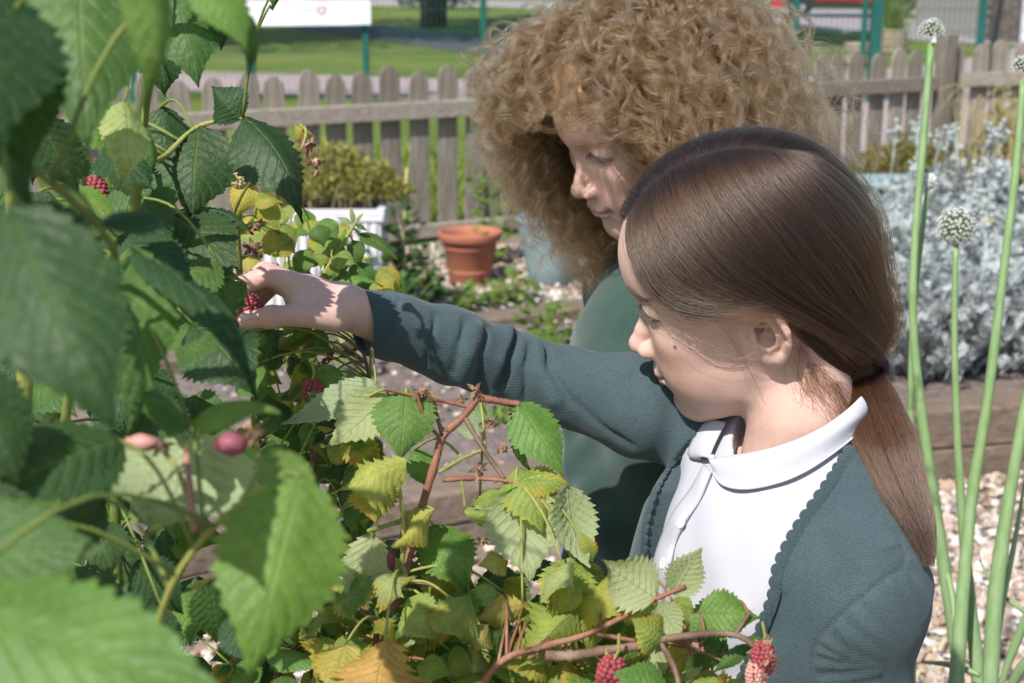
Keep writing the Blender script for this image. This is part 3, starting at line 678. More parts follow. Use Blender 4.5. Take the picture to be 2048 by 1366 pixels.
skin = mat('skin', (.60, .37, .29), .5, .35)
def setup_skin(m, freck=False):
    t = NT(m); b = t.b
    a = t.n('ShaderNodeVertexColor'); a.layer_name = 'tint'
    co = t.coord()
    mo = t.noise(co, 60, 4, .6); v = t.ramp(mo, [(.3, (.94, .93, .93)), (.7, (1.05, 1.05, 1.06))])
    c = t.mix(1.0, a.outputs[0], v, 'MULTIPLY')
    fine = t.noise(co, 420, 3, .6); c = t.mix(.35, c, t.ramp(fine, [(.35, (.90, .86, .86)), (.65, (1.08, 1.08, 1.08))]), 'MULTIPLY')
    if freck:
        fr = t.vor(co, 170); c = t.mix(t.ramp(fr, [(.10, (.55, .55, .55)), (.2, (0, 0, 0))]), c, (.42, .22, .14))
    t.base(c)
    b.inputs['Subsurface Weight'].default_value = .22; b.inputs['Subsurface Radius'].default_value = (1.0, .35, .2); b.inputs['Subsurface Scale'].default_value = .006
    b.inputs['Roughness'].default_value = .48
    pores = t.noise(co, 900, 3, .7); t.bump(t.math('ADD', pores, t.math('MULTIPLY', mo, .5)), .12, .001)
setup_skin(skin)
skin2 = mat('skin_freckled', (.60, .37, .29), .5, .35); setup_skin(skin2, True)

def skin_tint(V, extra=(), lid=-.28, smile=.28):
    'colours of skin in head coordinates'
    n = len(V); base = np.array([.57, .375, .305]); C = np.tile(base, (n, 1))
    y = np.abs(V[:, 1])
    def blob(c, r, col, k):
        w = np.exp(-(((V * [1, 0, 1] + np.stack([0 * y, y, 0 * y], 1)) - np.array(c)) ** 2 / np.array(r) ** 2).sum(1)) * k
        C[:] = C * (1 - w[:, None]) + np.array(col) * w[:, None]
    blob((6.2, 4.0, -2.0), (2.2, 1.8, 1.6), (.58, .30, .25), .6)
    blob((9.6, 0, -1.8), (1.0, 1.0, .9), (.58, .30, .25), .5)
    blob((-1.5, 7.0, 1.5), (2.0, 1.3, 2.6), (.60, .33, .26), .6)
    # lips
    for (c, r) in (((8.6, 0, -4.1), (.9, 1.0, .3)), ((8.1, 1.1, -4.25), (.9, .7, .24)), ((8.5, 0, -4.95), (.9, .9, .34)), ((8.1, 1.0, -4.85), (.9, .7, .26))):
        blob(c, r, (.48, .22, .20), .8)
    q = np.stack([V[:, 0], y, V[:, 2]], 1) - np.array([6.2, 3.1, 2.3]); yy = np.clip(np.abs(q[:, 1]) / 1.6, 0, 1); ctr = lid - .1 * (q[:, 1] / 1.3); hf = .56 * (1 - yy * yy)
    on = (np.linalg.norm(q, axis=1) < 1.75) & (q[:, 0] > -.2)
    w = np.exp(-((q[:, 2] - ctr - hf) / .13) ** 2) * on * .9; C[:] = C * (1 - w[:, None]) + np.array([.05, .03, .025]) * w[:, None]
    w = np.exp(-((q[:, 2] - ctr + hf) / .12) ** 2) * on * .45; C[:] = C * (1 - w[:, None]) + np.array([.22, .11, .09]) * w[:, None]
    w = np.clip(1 - np.abs(sd_poly(np.stack([V[:, 0], y, V[:, 2]], 1).astype(np.float32), [(8.3, 0, -4.52), (8.0, .9, -4.5), (7.3, 2.0, -4.45 + smile), (6.9, 2.5, -4.35 + smile)], [0, 0, 0, 0])) / .22, 0, 1) * .75; C[:] = C * (1 - w[:, None]) + np.array([.22, .08, .075]) * w[:, None]
    for (c, r, col) in extra:
        w = np.clip(1.6 - 1.6 * np.linalg.norm(V - np.array(c), axis=1) / r, 0, 1); C = C * (1 - w[:, None]) + np.array(col) * w[:, None]
    return C

class Head:
    def __init__(s, pos, Rm, scale=1.0): s.pos = np.array(pos); s.R = np.array(Rm); s.s = scale / 100.0
    def w(s, P): return np.asarray(P) @ s.R.T * s.s + s.pos
    def l(s, P): return (np.asarray(P) - s.pos) @ s.R / s.s
def ortho(Rm):
    U, _, Vt = np.linalg.svd(np.array(Rm)); return U @ Vt
eye_m = mat('eye', (.75, .73, .72), .12, .5)
def eye_mat():
    t = NT(eye_m); a = t.n('ShaderNodeVertexColor'); a.layer_name = 'tint'; t.base(a.outputs[0]); t.b.inputs['Coat Weight'].default_value = .6
eye_mat()
def make_eye(parent, H, side, gaze=(1, 0, -.35)):
    c = np.array([6.2, 3.1 * side, 2.3]); r = 1.22
    v = []; f = []; n, m = 28, 20
    g = np.array(gaze, float); g /= np.linalg.norm(g); a = np.cross(g, [0, 0, 1]); a /= np.linalg.norm(a); b = np.cross(a, g); cols = []
    for i in range(m + 1):
        th = math.pi * i / m
        rr = r * (1.06 if th < .45 else 1.0)
        for k in range(n):
            ph = 2 * math.pi * k / n
            v.append(c + rr * (math.cos(th) * g + math.sin(th) * (math.cos(ph) * a + math.sin(ph) * b)))
            cols.append((.02, .02, .02) if th < .2 else (.16, .22, .26) if th < .48 else (.05, .06, .07) if th < .55 else (.72, .68, .66))
    for i in range(m):
        for k in range(n): f.append((i * n + k, (i + 1) * n + k, (i + 1) * n + (k + 1) % n, i * n + (k + 1) % n))
    o = obj('eye', H.w(np.array(v)), f, eye_m, parent); add_attr(o.data, 'tint', np.array(cols)); return o

# ------------------------------------------------------------------ hair shader
def hair_mat(name, c0, c1, rough=.35, rr=.5, spec=.5):
    m = bpy.data.materials.new(name); m.use_nodes = True; t = m.node_tree; t.nodes.clear()
    out = t.nodes.new('ShaderNodeOutputMaterial'); h = t.nodes.new('ShaderNodeBsdfHairPrincipled')
    h.parametrization = 'COLOR'; h.inputs['Roughness'].default_value = rough; h.inputs['Radial Roughness'].default_value = rr
    hi = t.nodes.new('ShaderNodeHairInfo'); rp = t.nodes.new('ShaderNodeValToRGB')
    rp.color_ramp.elements[0].color = (*c0, 1); rp.color_ramp.elements[1].color = (*c1, 1)
    t.links.new(hi.outputs['Random'], rp.inputs[0]); t.links.new(rp.outputs[0], h.inputs['Color'])
    t.links.new(h.outputs[0], out.inputs[0]); return m
# ------------------------------------------------------------------ nearer child
H1 = Head((0.17828572, 1.04559622, 1.05561066), ortho([[-0.949, -0.085, -0.303], [0.139, -0.977, -0.162], [-0.282, -0.196, 0.939]]), 1.0)
O1 = at(1598, 872, 1.075)                                    # neck base
B1 = np.array([[-.835, .55, 0], [-.55, -.835, 0], [0, 0, 1.]])  # columns: chest forward, left, up
B1[:, 0] = (-.835, -.55, 0); B1[:, 1] = (.55, -.835, 0); B1[:, 2] = (0, 0, 1)
def b1w(P): return np.asarray(P, float) @ B1.T / 100 + O1
def b1l(P): return (np.asarray(P, float) - O1) @ B1 * 100
SH_R = b1l(at(1322, 800, 1.165)); EL_R = b1l(at(1010, 722, 1.235)); WR_R = b1l(at(748, 632, 1.085))
SH_L = np.array([1.8, 7.2, -6.5]); EL_L = np.array([1.2, 9.0, -22.5]); WR_L = np.array([8.0, 9.0, -37.0])

def torso1(P, off=0.0):
    d = sd_ell(P, (2.6, 0, -13), (7.6, 10.8, 12.5))
    d = smin(d, sd_ell(P, (2.6, 0, -27), (7.4, 10.0, 15)), 4)
    d = smin(d, sd_poly(P, [(-.2, 3, -1.6), (.5, 5.3, -3.6), (1.4, 7.0, -6.0)], [3.2, 3.4, 3.7]), 3)
    d = smin(d, sd_poly(P, [(-.2, -3, -1.6), (.6, -6.0, -2.8), SH_R * .8 + np.array([0, -1.5, -.8])], [3.2, 3.3, 3.4]), 3)
    d = smin(d, sd_ell(P, (2.4, 0, -42), (8.6, 11.0, 12)), 5)
    return d - off
def march(px, sdf, off=0.0, t0=.8, t1=1.5, tl=b1l, k=.0085):
    'photo pixels -> points on a garment surface in the body frame (measuring)'
    D = np.array([ray(*q) for q in px]); t = np.full(len(D), t0)
    for _ in range(140):
        e = sdf(tl(CAM + D * t[:, None]).astype(np.float32)) - off
        t = np.minimum(t + np.where(np.abs(e) < .02, 0, e * k), t1)
    return tl(CAM + D * t[:, None]), t < t1 - 1e-3

def hp(x, y, D): return b1l(at(x, y, D))
SLV = [hp(731, 645, 1.087), hp(782, 652, 1.098), hp(900, 690, 1.125), hp(1010, 731, 1.16), hp(1140, 775, 1.165), hp(1290, 812, 1.155)]
SLR = [2.4, 2.5, 2.95, 2.95, 3.2, 3.9]
g1 = thing('person', 'child with straight brown hair in a low ponytail reaching out to pick a raspberry', 'person', (O1[0], O1[1], 0.0), 'children picking raspberries')
# --- skin: head, neck, chest
nb = H1.l(b1w([[-.4, 0, -2.5]]))[0]; nb2 = H1.l(b1w([[-.2, 0, 1.5]]))[0]; chest = H1.l(b1w([[.0, 0, -8]]))[0]
NECK1 = [([(-2.6, 0, -1.5), nb2, nb, chest], [4.3, 3.9, 4.4, 6.0])]
def head1(P): return head_sdf(P, NECK1, smile=.28, lid=-.28, cheek=1.02)
lo = np.minimum([-11, -8.6, -11], chest - 7); hi = np.maximum([11.2, 8.6, 13.2], chest + 7)
V, Fc = surface_nets(head1, lo, hi, .10)
MOLE = march([(1350, 695), (1338, 668)], head1, tl=H1.l, k=.007)[0]
tint = skin_tint(V, [(MOLE[0], .22, (.16, .07, .045)), (MOLE[1], .10, (.36, .18, .12))])
# --- the reaching hand (frame: b1 cm)
def hp(x, y, D): return b1l(at(x, y, D))
WRp = hp(738, 630, 1.087)
def hand1(P):
    # fore arm and wrist
    d = sd_poly(P, [SLV[2], SLV[1], WRp, hp(690, 617, 1.073)], [1.8, 1.66, 1.62, 1.6], .8)
    d = smin(d, sd_ell(P, hp(692, 594, 1.078), (.72, .72, .72)), 1.0)                       # wrist bone
    # metacarpals: index..little fan away from the camera
    k = [(538, 549, 1.062), (528, 545, 1.079), (533, 553, 1.097), (548, 566, 1.112)]
    r = [.82, .84, .8, .72]
    for i, q in enumerate(k):
        d = smin(d, sd_poly(P, [hp(688, 612, 1.075 + .004 * i), hp(620 + 3 * i, 586 + 2 * i, 1.066 + .011 * i), hp(*q)], [1.25, 1.15, r[i]], .6), .9)
    d = smin(d, sd_ell(P, hp(618, 612, 1.068), (1.6, 1.5, 1.35)), 1.2)
    # thumb
    th = sd_poly(P, [hp(668, 632, 1.062), hp(598, 629, 1.048), hp(543, 634, 1.043), hp(503, 639, 1.045)], [1.25, .86, .78, .68], .35)
    th = smin(th, sd_ell(P, hp(543, 634, 1.043), (.80, .86, .80)), .3)
    th = smin(th, sd_ell(P, hp(492, 640, 1.046), (.62, .62, .62)), .3)
    d = smin(d, th, .7)
    # web crease
    d = smax(d, -sd_poly(P, [hp(560, 602, 1.05), hp(600, 606, 1.045), hp(632, 604, 1.042)], [.32, .2, .08]), .3)
    # fingers
    fi = sd_poly(P, [hp(536, 551, 1.062), hp(478, 573, 1.055), hp(447, 601, 1.053), hp(466, 623, 1.055)], [.82, .70, .62, .52], .25)
    d = smin(d, fi, .45)
    fm = sd_poly(P, [hp(528, 548, 1.080), hp(466, 580, 1.078), hp(444, 615, 1.07), hp(470, 640, 1.064)], [.80, .70, .62, .52], .25)
    d = smin(d, fm, .2)
    fr = sd_poly(P, [hp(533, 556, 1.098), hp(482, 600, 1.10), hp(478, 640, 1.09), hp(508, 655, 1.08)], [.78, .66, .60, .5], .25)
    d = smin(d, fr, .18)
    fl = sd_poly(P, [hp(548, 568, 1.112), hp(506, 612, 1.118), hp(512, 645, 1.108), hp(540, 650, 1.098)], [.68, .58, .52, .44], .25)
    d = smin(d, fl, .18)
    # thumb nail
    nail = sd_ell(P, hp(492, 633, 1.0385), (.5, .42, .3))
    d = smax(d, -(np.abs(nail) - .02), .05)
    return d
pts = np.array([SLV[2], hp(440, 540, 1.05), hp(440, 660, 1.12), hp(540, 660, 1.04), hp(540, 530, 1.12), hp(700, 560, 1.1), hp(700, 670, 1.1)])
Vh, Fh = surface_nets(hand1, pts.min(0) - 2.2, pts.max(0) + 2.2, .085)
ht = np.tile([.57, .375, .31], (len(Vh), 1))
def hblob(c, r, col, k):
    w = (np.exp(-((Vh - c) ** 2).sum(1) / r ** 2) * k)[:, None]; ht[:] = ht * (1 - w) + np.array(col) * w
for c in ((536, 540, 1.055), (543, 634, 1.036), (478, 573, 1.05), (498, 640, 1.04)): hblob(hp(*c), 1.2, (.58, .30, .25), .6)
hblob(hp(490, 634, 1.038), .42, (.66, .42, .40), .8)
# --- rest of the body, hidden under clothes
def body1(P):
    d = torso1(P, -1.4)
    d = smin(d, sd_poly(P, [SH_L, EL_L, WR_L, WR_L + (3.5, -.3, -6)], [3.0, 2.6, 1.9, 1.6]), 2)
    d = smin(d, sd_poly(P, [SLV[5], SLV[4], SLV[3], SLV[2], SLV[1]], [2.8, 2.3, 2.1, 1.9, 1.7]), 2)
    for s in (1, -1):
        d = smin(d, sd_poly(P, [(.8, 4.8 * s, -46), (1.2, 5.0 * s, -66), (.2, 5.0 * s, -88 + (2 if s > 0 else 2))], [5.6, 4.2, 2.6], 2), 2.5)
    for k in range(4):
        q = WR_L + np.array([3.5, -1.2 + .8 * k, -6.0]); d = smin(d, sd_cap(P, q, q + (1.6, 0, -6.0), .75, .6), .5)
    return d
Vb, Fb = surface_nets(body1, (-13, min(-19, EL_R[1] - 6), -92), (max(14, WR_R[0] + 5), 20, max(6, WR_R[2] + 5)), .9)
Vall = np.concatenate([H1.w(V), b1w(Vh), b1w(Vb)]); Fall = np.concatenate([Fc, Fh + len(V), Fb + len(V) + len(Vh)])
body = obj('body', Vall, Fall, skin, g1)
add_attr(body.data, 'tint', np.concatenate([tint, ht, np.tile([.57, .375, .305], (len(Vb), 1))]))
for s in (1, -1): make_eye(g1, H1, s, (1, .12 * s, -.35))
# ------------------------------------------------------------------ clothes of the nearer child
knit = mat('green_grey_knit', (.052, .083, .088), .85, .12)
def knit_setup(m, c0, c1, sc=1.0, rib=(1, 1, 1), strength=.5):
    t = NT(m); co = t.coord(); f = t.noise(co, 25, 4); c = t.ramp(f, [(.3, c0), (.7, c1)])
    g = t.noise(t.mapping(co, rib), 700 * sc, 2, .7); c = t.mix(.8, c, t.ramp(g, [(.3, (.72, .74, .76)), (.7, (1.22, 1.2, 1.2))]), 'MULTIPLY')
    t.base(c); w = t.n('ShaderNodeTexWave'); w.inputs['Scale'].default_value = 230 * sc; w.inputs['Distortion'].default_value = 1.5; w.inputs['Detail'].default_value = 2
    w.bands_direction = 'Z'; t.l(t.mapping(co, rib), w.inputs[0])
    t.bump(t.math('ADD', t.math('MULTIPLY', w.outputs['Fac'], .5), g), strength, .0012)
    t.b.inputs['Sheen Weight'].default_value = .15; t.b.inputs['Sheen Roughness'].default_value = .5
knit_setup(knit, (.046, .074, .080), (.062, .094, .099))
rib_m = mat('green_grey_rib', (.04, .066, .072), .9, .1); knit_setup(rib_m, (.042, .068, .074), (.055, .084, .09), 1.0, (1, 1, 1), .6)
cotton = mat('white_cotton', (.45, .45, .49), .9, .1)
def cot():
    t = NT(cotton); co = t.coord(); g = t.noise(co, 1100, 2, .6); w = t.noise(co, 55, 3, .5)
    t.bump(t.math('ADD', g, t.math('MULTIPLY', w, 2.5)), .12, .002)
    t.b.inputs['Sheen Weight'].default_value = .1
cot()
button_m = mat('pearl_button', (.72, .72, .70), .25, .5)

def sleeveR(P):
    d = sd_poly(P, SLV, SLR, .8)
    d = smin(d, sd_poly(P, [SLV[-1], SH_R * .8 + np.array([0, -1.5, -.8])], [3.9, 4.0]), 2.0)
    return d
_gr = [([(1032, 668), (1018, 720), (1002, 770)], .34, .6), ([(1085, 682), (1100, 735), (1140, 800), (1200, 850), (1262, 892)], .22, .5),
       ([(1060, 690), (1048, 740), (1050, 800)], .14, .5), ([(975, 655), (962, 710), (950, 770)], .12, .7), ([(930, 640), (915, 700), (905, 745)], .10, .7),
       ([(870, 630), (858, 690), (850, 730)], .08, .6), ([(795, 598), (787, 650), (778, 712)], .12, .22), ([(1268, 715), (1262, 770), (1268, 830), (1285, 880)], .07, .2)]
_ri = [([(1020, 662), (1003, 720), (985, 785)], .25), ([(1072, 690), (1080, 740), (1105, 800)], .18), ([(955, 655), (940, 710), (925, 760)], .12)]
_GP = [(march(px, sleeveR)[0], r, k) for px, r, k in _gr]; _RP = [(march(px, sleeveR)[0], r) for px, r in _ri]
def card_body(P):
    d = torso1(P, .55)
    d = smin(d, sd_poly(P, [(7.2, -6.0, -7), (8.6, -7.6, -18), (8.8, -8.2, -42)], [2.2, 2.6, 3.0]), 2.2)
    return d
def sleeveL(P):
    d = sd_poly(P, [SH_L, EL_L, WR_L], [4.2, 4.0, 3.3], 1.5)
    d = smin(d, sd_ell(P, (1.9, 9.3, -9.6), (5.0, 4.3, 5.6)), 1.6)
    # gathers of the puffed sleeve head
    q = P - np.array([1.3, 10.2, -6.5], np.float32); r = np.sqrt((q * q).sum(1)); ph = np.arctan2(q[:, 0], -q[:, 2] + .4 * q[:, 1])
    z = P[:, 2]
    d = d - .22 * np.sin(z * .7 + .9 * np.sin(z * .21) + .35 * P[:, 0] + .5 * P[:, 1]) * np.clip((-10 - z) / 8, 0, 1)
    return d
def card_full(P):
    d = card_body(P)
    d = smin(d, sleeveL(P), 1.2)
    return d
NEAR_PX = [(1708, 872), (1702, 893), (1660, 960), (1625, 1010), (1585, 1070), (1553, 1140), (1545, 1190), (1520, 1260), (1480, 1366), (1455, 1450)]
FAR_PX = [(1405, 852), (1392, 866), (1342, 930), (1308, 990), (1292, 1050), (1287, 1110), (1277, 1200), (1266, 1300), (1262, 1400), (1262, 1450)]
NE, _ = march(NEAR_PX, card_full); FE, _ = march(FAR_PX, card_full)
SEAM, _ = march([(1800, 1075), (1812, 1110), (1806, 1135), (1760, 1165), (1700, 1215), (1650, 1262), (1630, 1292), (1626, 1330), (1632, 1366), (1640, 1410)], card_full)
SEAMS = spline(SEAM, 120)
CREASE, _ = march([(1560, 1200), (1545, 1260), (1530, 1320), (1520, 1366)], card_full)
POLY = np.concatenate([NE[:, 1:], FE[::-1, 1:]]); POLY = np.vstack([POLY, [(NE[0, 1] - 5, 4)]])
POLY[0] += (.5, 1.5)
def neck_hole(P): return sd_poly(P, [(.3, 0, -3.2), (-.4, 0, 1), (-1.2, 0, 8)], [5.6, 5.9, 7.0])
def cardigan(P):
    d = card_full(P)
    # soft drape folds of the front
    d = d - .17 * np.sin(P[:, 1] * 1.1 + P[:, 2] * .33 + .9 * np.sin(P[:, 2] * .31)) * np.clip((-8 - P[:, 2]) / 10, 0, 1) * np.clip(P[:, 0] / 5, 0, 1)
    sr = sleeveR(P)
    m = np.abs(sr) < 2.0
    if m.any():
        p = P[m]; e = sr[m]
        for g, r in _RP: e = smin(e, sd_poly(p, list(g), [r] * len(g)), 1.2)
        for g, r, k in _GP: e = smax(e, -sd_poly(p, list(g), [r] * len(g)), k)
        q = p - SLV[0]; ax = (SLV[2] - SLV[0]) / np.linalg.norm(SLV[2] - SLV[0]); s = q @ ax
        e = e - .05 * np.sin(s * 2.4 + .6 * p[:, 2]) * np.clip(s / 3, 0, 1)
        e = smax(e, .9 - s, .1)
        sr[m] = e
    d = smin(d, sr, .7)
    m = np.abs(d) < 1.2
    if m.any():
        p = P[m]; ds = sd_poly(p, list(SEAM), [.0] * len(SEAM)); near = np.nonzero(ds < 4.5)[0]
        if len(near):
            pp = p[near]; t = np.linalg.norm(pp[:, None] - SEAMS[None], axis=2).argmin(1); out = ((pp - SEAMS[t]) @ np.array([.1, .8, -.55])) 
            rip = .14 * np.sin(t * .62 + .5 * np.sin(t * .23)) * np.exp(-np.maximum(out, 0) / 1.9) * np.clip((out + .1) / .5, 0, 1)
            dm = d[m]; dm[near] = dm[near] - rip - .16 * np.exp(-((out - 1.2) / 1.2) ** 2); d[m] = dm
    d = smax(d, -sd_poly(P, list(SEAM), [.09] * len(SEAM)), .35)
    d = smax(d, -sd_poly(P, list(CREASE), [.2] * len(CREASE)), .9)
    d = smax(d, -neck_hole(P), .3)
    m = (P[:, 0] > -1.5) & (d < 1.5)
    if m.any():
        c = poly2d(P[m][:, 1:].astype(float), POLY)
        d[m] = smax(d[m], -np.maximum(c, -(P[m][:, 0] + 1.0)), .18)
    d = np.maximum(d, -(P[:, 2] + 50))
    return d
lo = np.array([-9, min(-18, SLV[3][1] - 5), -51]); hi = np.array([max(15, SLV[0][0] + 4), 19, max(5, max(q[2] for q in SLV) + 5)])
Vc, Fcd = surface_nets(cardigan, lo, hi, .21)
card = obj('cardigan', b1w(Vc), Fcd, knit, g1)
card['label'] = 'dark grey green knitted cardigan with puffed sleeve and scalloped edge'
# cuff band as its own ribbed part
CE0 = (SLV[1] - SLV[0]) / np.linalg.norm(SLV[1] - SLV[0]); CE1 = np.cross(CE0, [0, 0, 1]); CE1 /= np.linalg.norm(CE1); CE2 = np.cross(CE0, CE1)
def cuff(P):
    ax = (SLV[1] - SLV[0]) / np.linalg.norm(SLV[1] - SLV[0]); s = (P - SLV[0]) @ ax + .22 * (P[:, 2] - SLV[0][2])
    d = sd_cap(P, SLV[0] - ax * 2, SLV[1], 2.42, 2.62); d = np.maximum(d, -sd_cap(P, SLV[0] - ax * 4, SLV[1], 2.08, 2.2))
    d = d - .025 * np.sin(np.arctan2((P - SLV[0]) @ CE1, (P - SLV[0]) @ CE2) * 60)
    return smax(d, np.abs(s - .75) - 1.05, .22)
Vq, Fq = surface_nets(cuff, SLV[0] - 4.5, SLV[0] + 4.5, .10)
obj('cuff', b1w(Vq), Fq, rib_m, card)

def shirt_sdf(P):
    d = torso1(P, .05)
    d = d - .55 * np.sin(P[:, 1] * .75 - P[:, 2] * .42 + 1.0 + .8 * np.sin(P[:, 2] * .23)) * np.clip((-7 - P[:, 2]) / 9, 0, 1) - .06 * np.sin(P[:, 2] * .9 + P[:, 1] * 1.3)
    d = d - .30 * np.exp(-((P[:, 1] - 3.5 - .28 * (P[:, 2] + 12)) / .8) ** 2) * np.clip((-9 - P[:, 2]) / 6, 0, 1)
    return d
def shirt(P):
    return np.maximum(smax(shirt_sdf(P), -sd_poly(P, [(.6, 0, -3.6), (-.6, 0, 4)], [4.55, 5.2]), .3), -(P[:, 2] + 49))
Vs, Fs = surface_nets(shirt, (-8, -14, -50), (13, 13, 3), .3)
polo = obj('polo_shirt', b1w(Vs), Fs, cotton, g1); polo['label'] = 'white polo shirt with round collar and button placket'

def loft(A, B, n, m, bulge, sdfn, thick=.16, edge=.0):
    'sheet between two polylines on a surface, bulged along the surface normal; closed with thickness'
    A = spline(A, n); B = spline(B, n); V = []; t = np.linspace(0, 1, m)
    G = A[:, None] * (1 - t)[None, :, None] + B[:, None] * t[None, :, None]
    N = grad(sdfn, G.reshape(-1, 3).astype(np.float32)).reshape(n, m, 3)
    G = G + N * (bulge(t)[None, :, None])
    T = G - N * thick
    V = np.concatenate([G.reshape(-1, 3), T.reshape(-1, 3)]); f = []; o = n * m
    for i in range(n - 1):
        for j in range(m - 1):
            a, b, c, d = i * m + j, i * m + j + 1, (i + 1) * m + j + 1, (i + 1) * m + j
            f += [(a, b, c, d), (o + d, o + c, o + b, o + a)]
    rim = [i * m for i in range(n)] + [(n - 1) * m + j for j in range(1, m)] + [i * m + m - 1 for i in range(n - 2, -1, -1)] + [j for j in range(m - 2, 0, -1)]
    for i in range(len(rim)): a, b = rim[i], rim[(i + 1) % len(rim)]; f.append((a, b, o + b, o + a))
    return V, f
def neck_shirt(P):
    return smin(shirt_sdf(P), sd_poly(P, [(.3, 0, -3.4), (-.3, 0, 1.2), (-.9, 0, 5)], [4.6, 4.4, 4.3]), 1.2)
# collar: near half
inn, _ = march([(1424, 921), (1440, 915), (1500, 905), (1560, 890), (1620, 866), (1660, 843), (1700, 812), (1722, 790)], neck_shirt, .55)
out_, _ = march([(1428, 945), (1446, 970), (1492, 979), (1560, 966), (1610, 945), (1650, 920), (1700, 880), (1730, 850)], neck_shirt, .35)
v, f = loft(inn, out_, 40, 9, lambda t: .12 + .55 * np.sin(np.pi * np.clip(t * 1.15, 0, 1)) * (1 - t) ** .6, neck_shirt, .15)
coll = obj('collar', b1w(v), f, cotton, polo); smd = coll.modifiers.new('s', 'SUBSURF'); smd.levels = smd.render_levels = 1
pip = np.array(v[8:360:9]) ; obj('collar_edge', *[(b1w(q[0]), q[1]) for q in [tube(pip, .09, 6)]][0], cotton, polo)
inn, _ = march([(1419, 917), (1428, 893), (1440, 868), (1452, 845)], neck_shirt, .5)
out_, _ = march([(1400, 920), (1376, 908), (1386, 880), (1404, 848)], neck_shirt, .3)
v, f = loft(inn, out_, 20, 7, lambda t: .1 + .3 * np.sin(np.pi * t), neck_shirt, .13)
obj('collar', b1w(v), f, cotton, polo)
# back of the collar round the nape
a = np.linspace(.55 * math.pi, 1.5 * math.pi, 24); mb = MB(); bk = np.stack([4.9 * np.cos(a) - .2, 5.0 * np.sin(a), .6 + 0 * a], 1)
mb.tube(bk, .75, 8); o = obj('collar_stand', b1w(np.array(mb.v)), mb.f, cotton, polo)
# placket, its stitched edge and the buttons
ca, _ = march([(1410, 930), (1385, 975), (1352, 1020), (1330, 1062), (1312, 1110), (1298, 1170), (1290, 1230)], shirt_sdf, .02)
cb, _ = march([(1426, 948), (1408, 990), (1378, 1040), (1352, 1090), (1345, 1130), (1330, 1190), (1322, 1240)], shirt_sdf, .02)
v, f = loft(ca, cb, 30, 5, lambda t: .16 + .20 * np.sin(np.pi * t) + .10 * t, shirt_sdf, .2)
v = np.array(v); v[:150] += (grad(shirt_sdf, v[:150].astype(np.float32)) * (.16 * np.sin(np.arange(150) // 5 * .75) * (np.arange(150) % 5) / 4)[:, None])
obj('placket', b1w(v), f, cotton, polo)
for q in ((1361, 1045), (1324, 1127)):
    p, _ = march([q], shirt_sdf, .42); p = p[0]; n = grad(shirt_sdf, p[None].astype(np.float32))[0]
    M = Vector(n).to_track_quat('Z', 'Y').to_matrix().to_4x4(); M.translation = Vector(p)
    mb = MB(); mb.lathe([(.0, .02), (.22, .02), (.30, .05), (.40, .06), (.46, .02), (.46, -.06), (0, -.06)], 20, M)
    for dx in (-.12, .12):
        for dy in (-.12, .12): mb.lathe([(.0, .035), (.05, .035), (.05, .01)], 8, M @ Matrix.Translation((dx, dy, 0)))
    obj('button', b1w(np.array(mb.v)), mb.f, button_m, polo)
p, _ = march([(1424, 917)], neck_shirt, .5); mb = MB(); mb.lathe([(.0, .32), (.2, .28), (.32, .1), (.3, -.1), (0, -.3)], 14, Matrix.Translation(Vector(p[0])))
obj('button', b1w(np.array(mb.v)), mb.f, cotton, polo)
# scalloped trims of the cardigan
def scallops(E, step, size, band, name, toward):
    L = np.concatenate([[0], np.cumsum(np.linalg.norm(np.diff(E, axis=0), axis=1))]); n = max(2, int(L[-1] / step)); mb = MB()
    S_ = spline(E, 400); Ls = np.concatenate([[0], np.cumsum(np.linalg.norm(np.diff(S_, axis=0), axis=1))])
    for i in range(n):
        s = (i + .5) * Ls[-1] / n; p = np.array([np.interp(s, Ls, S_[:, k]) for k in range(3)]); p2 = np.array([np.interp(s + .1, Ls, S_[:, k]) for k in range(3)])
        nrm = grad(card_full, p[None].astype(np.float32))[0]; t = (p2 - p) / np.linalg.norm(p2 - p); o = np.cross(t, nrm); o /= np.linalg.norm(o)
        if o @ toward(p) < 0: o = -o
        nn = 15; rows = [(-band, .02, 1.0), (-band * .4, .16, 1.0), (0, .16, 1.0), (size * .6, .13, 1), (size, .05, 1)]
        V = []; F = []
        for k in range(nn):
            w = (k / (nn - 1) - .5) * Ls[-1] / n * 1.06; rid = .055 * (1 if k % 2 else -1)
            for (h, z, sq) in rows:
                hh = h if h <= 0 else h * math.sqrt(max(0, 1 - (2 * (k / (nn - 1) - .5)) ** 2 * .96))
                V.append(p + t * w * (sq if h > 0 else 1) + o * hh + nrm * (z + rid - .02))
        m = len(rows)
        for k in range(nn - 1):
            for j in range(m - 1): F.append((k * m + j, k * m + j + 1, (k + 1) * m + j + 1, (k + 1) * m + j))
        V2 = V + [q - nrm * .2 for q in V]; o_ = len(V); F2 = F + [tuple(o_ + x for x in f[::-1]) for f in F]
        for k in range(nn - 1): F2.append((k * m + m - 1, o_ + k * m + m - 1, o_ + (k + 1) * m + m - 1, (k + 1) * m + m - 1))
        mb.add(V2, F2)
    obj(name, b1w(np.array(mb.v)), mb.f, rib_m, card)
scallops(NE[1:-1], .86, .42, .55, 'scalloped_trim', lambda p: np.array([1, -1, .4]))
scallops(FE[1:-1], .8, .3, .5, 'scalloped_trim', lambda p: np.array([1, 1, .2]))
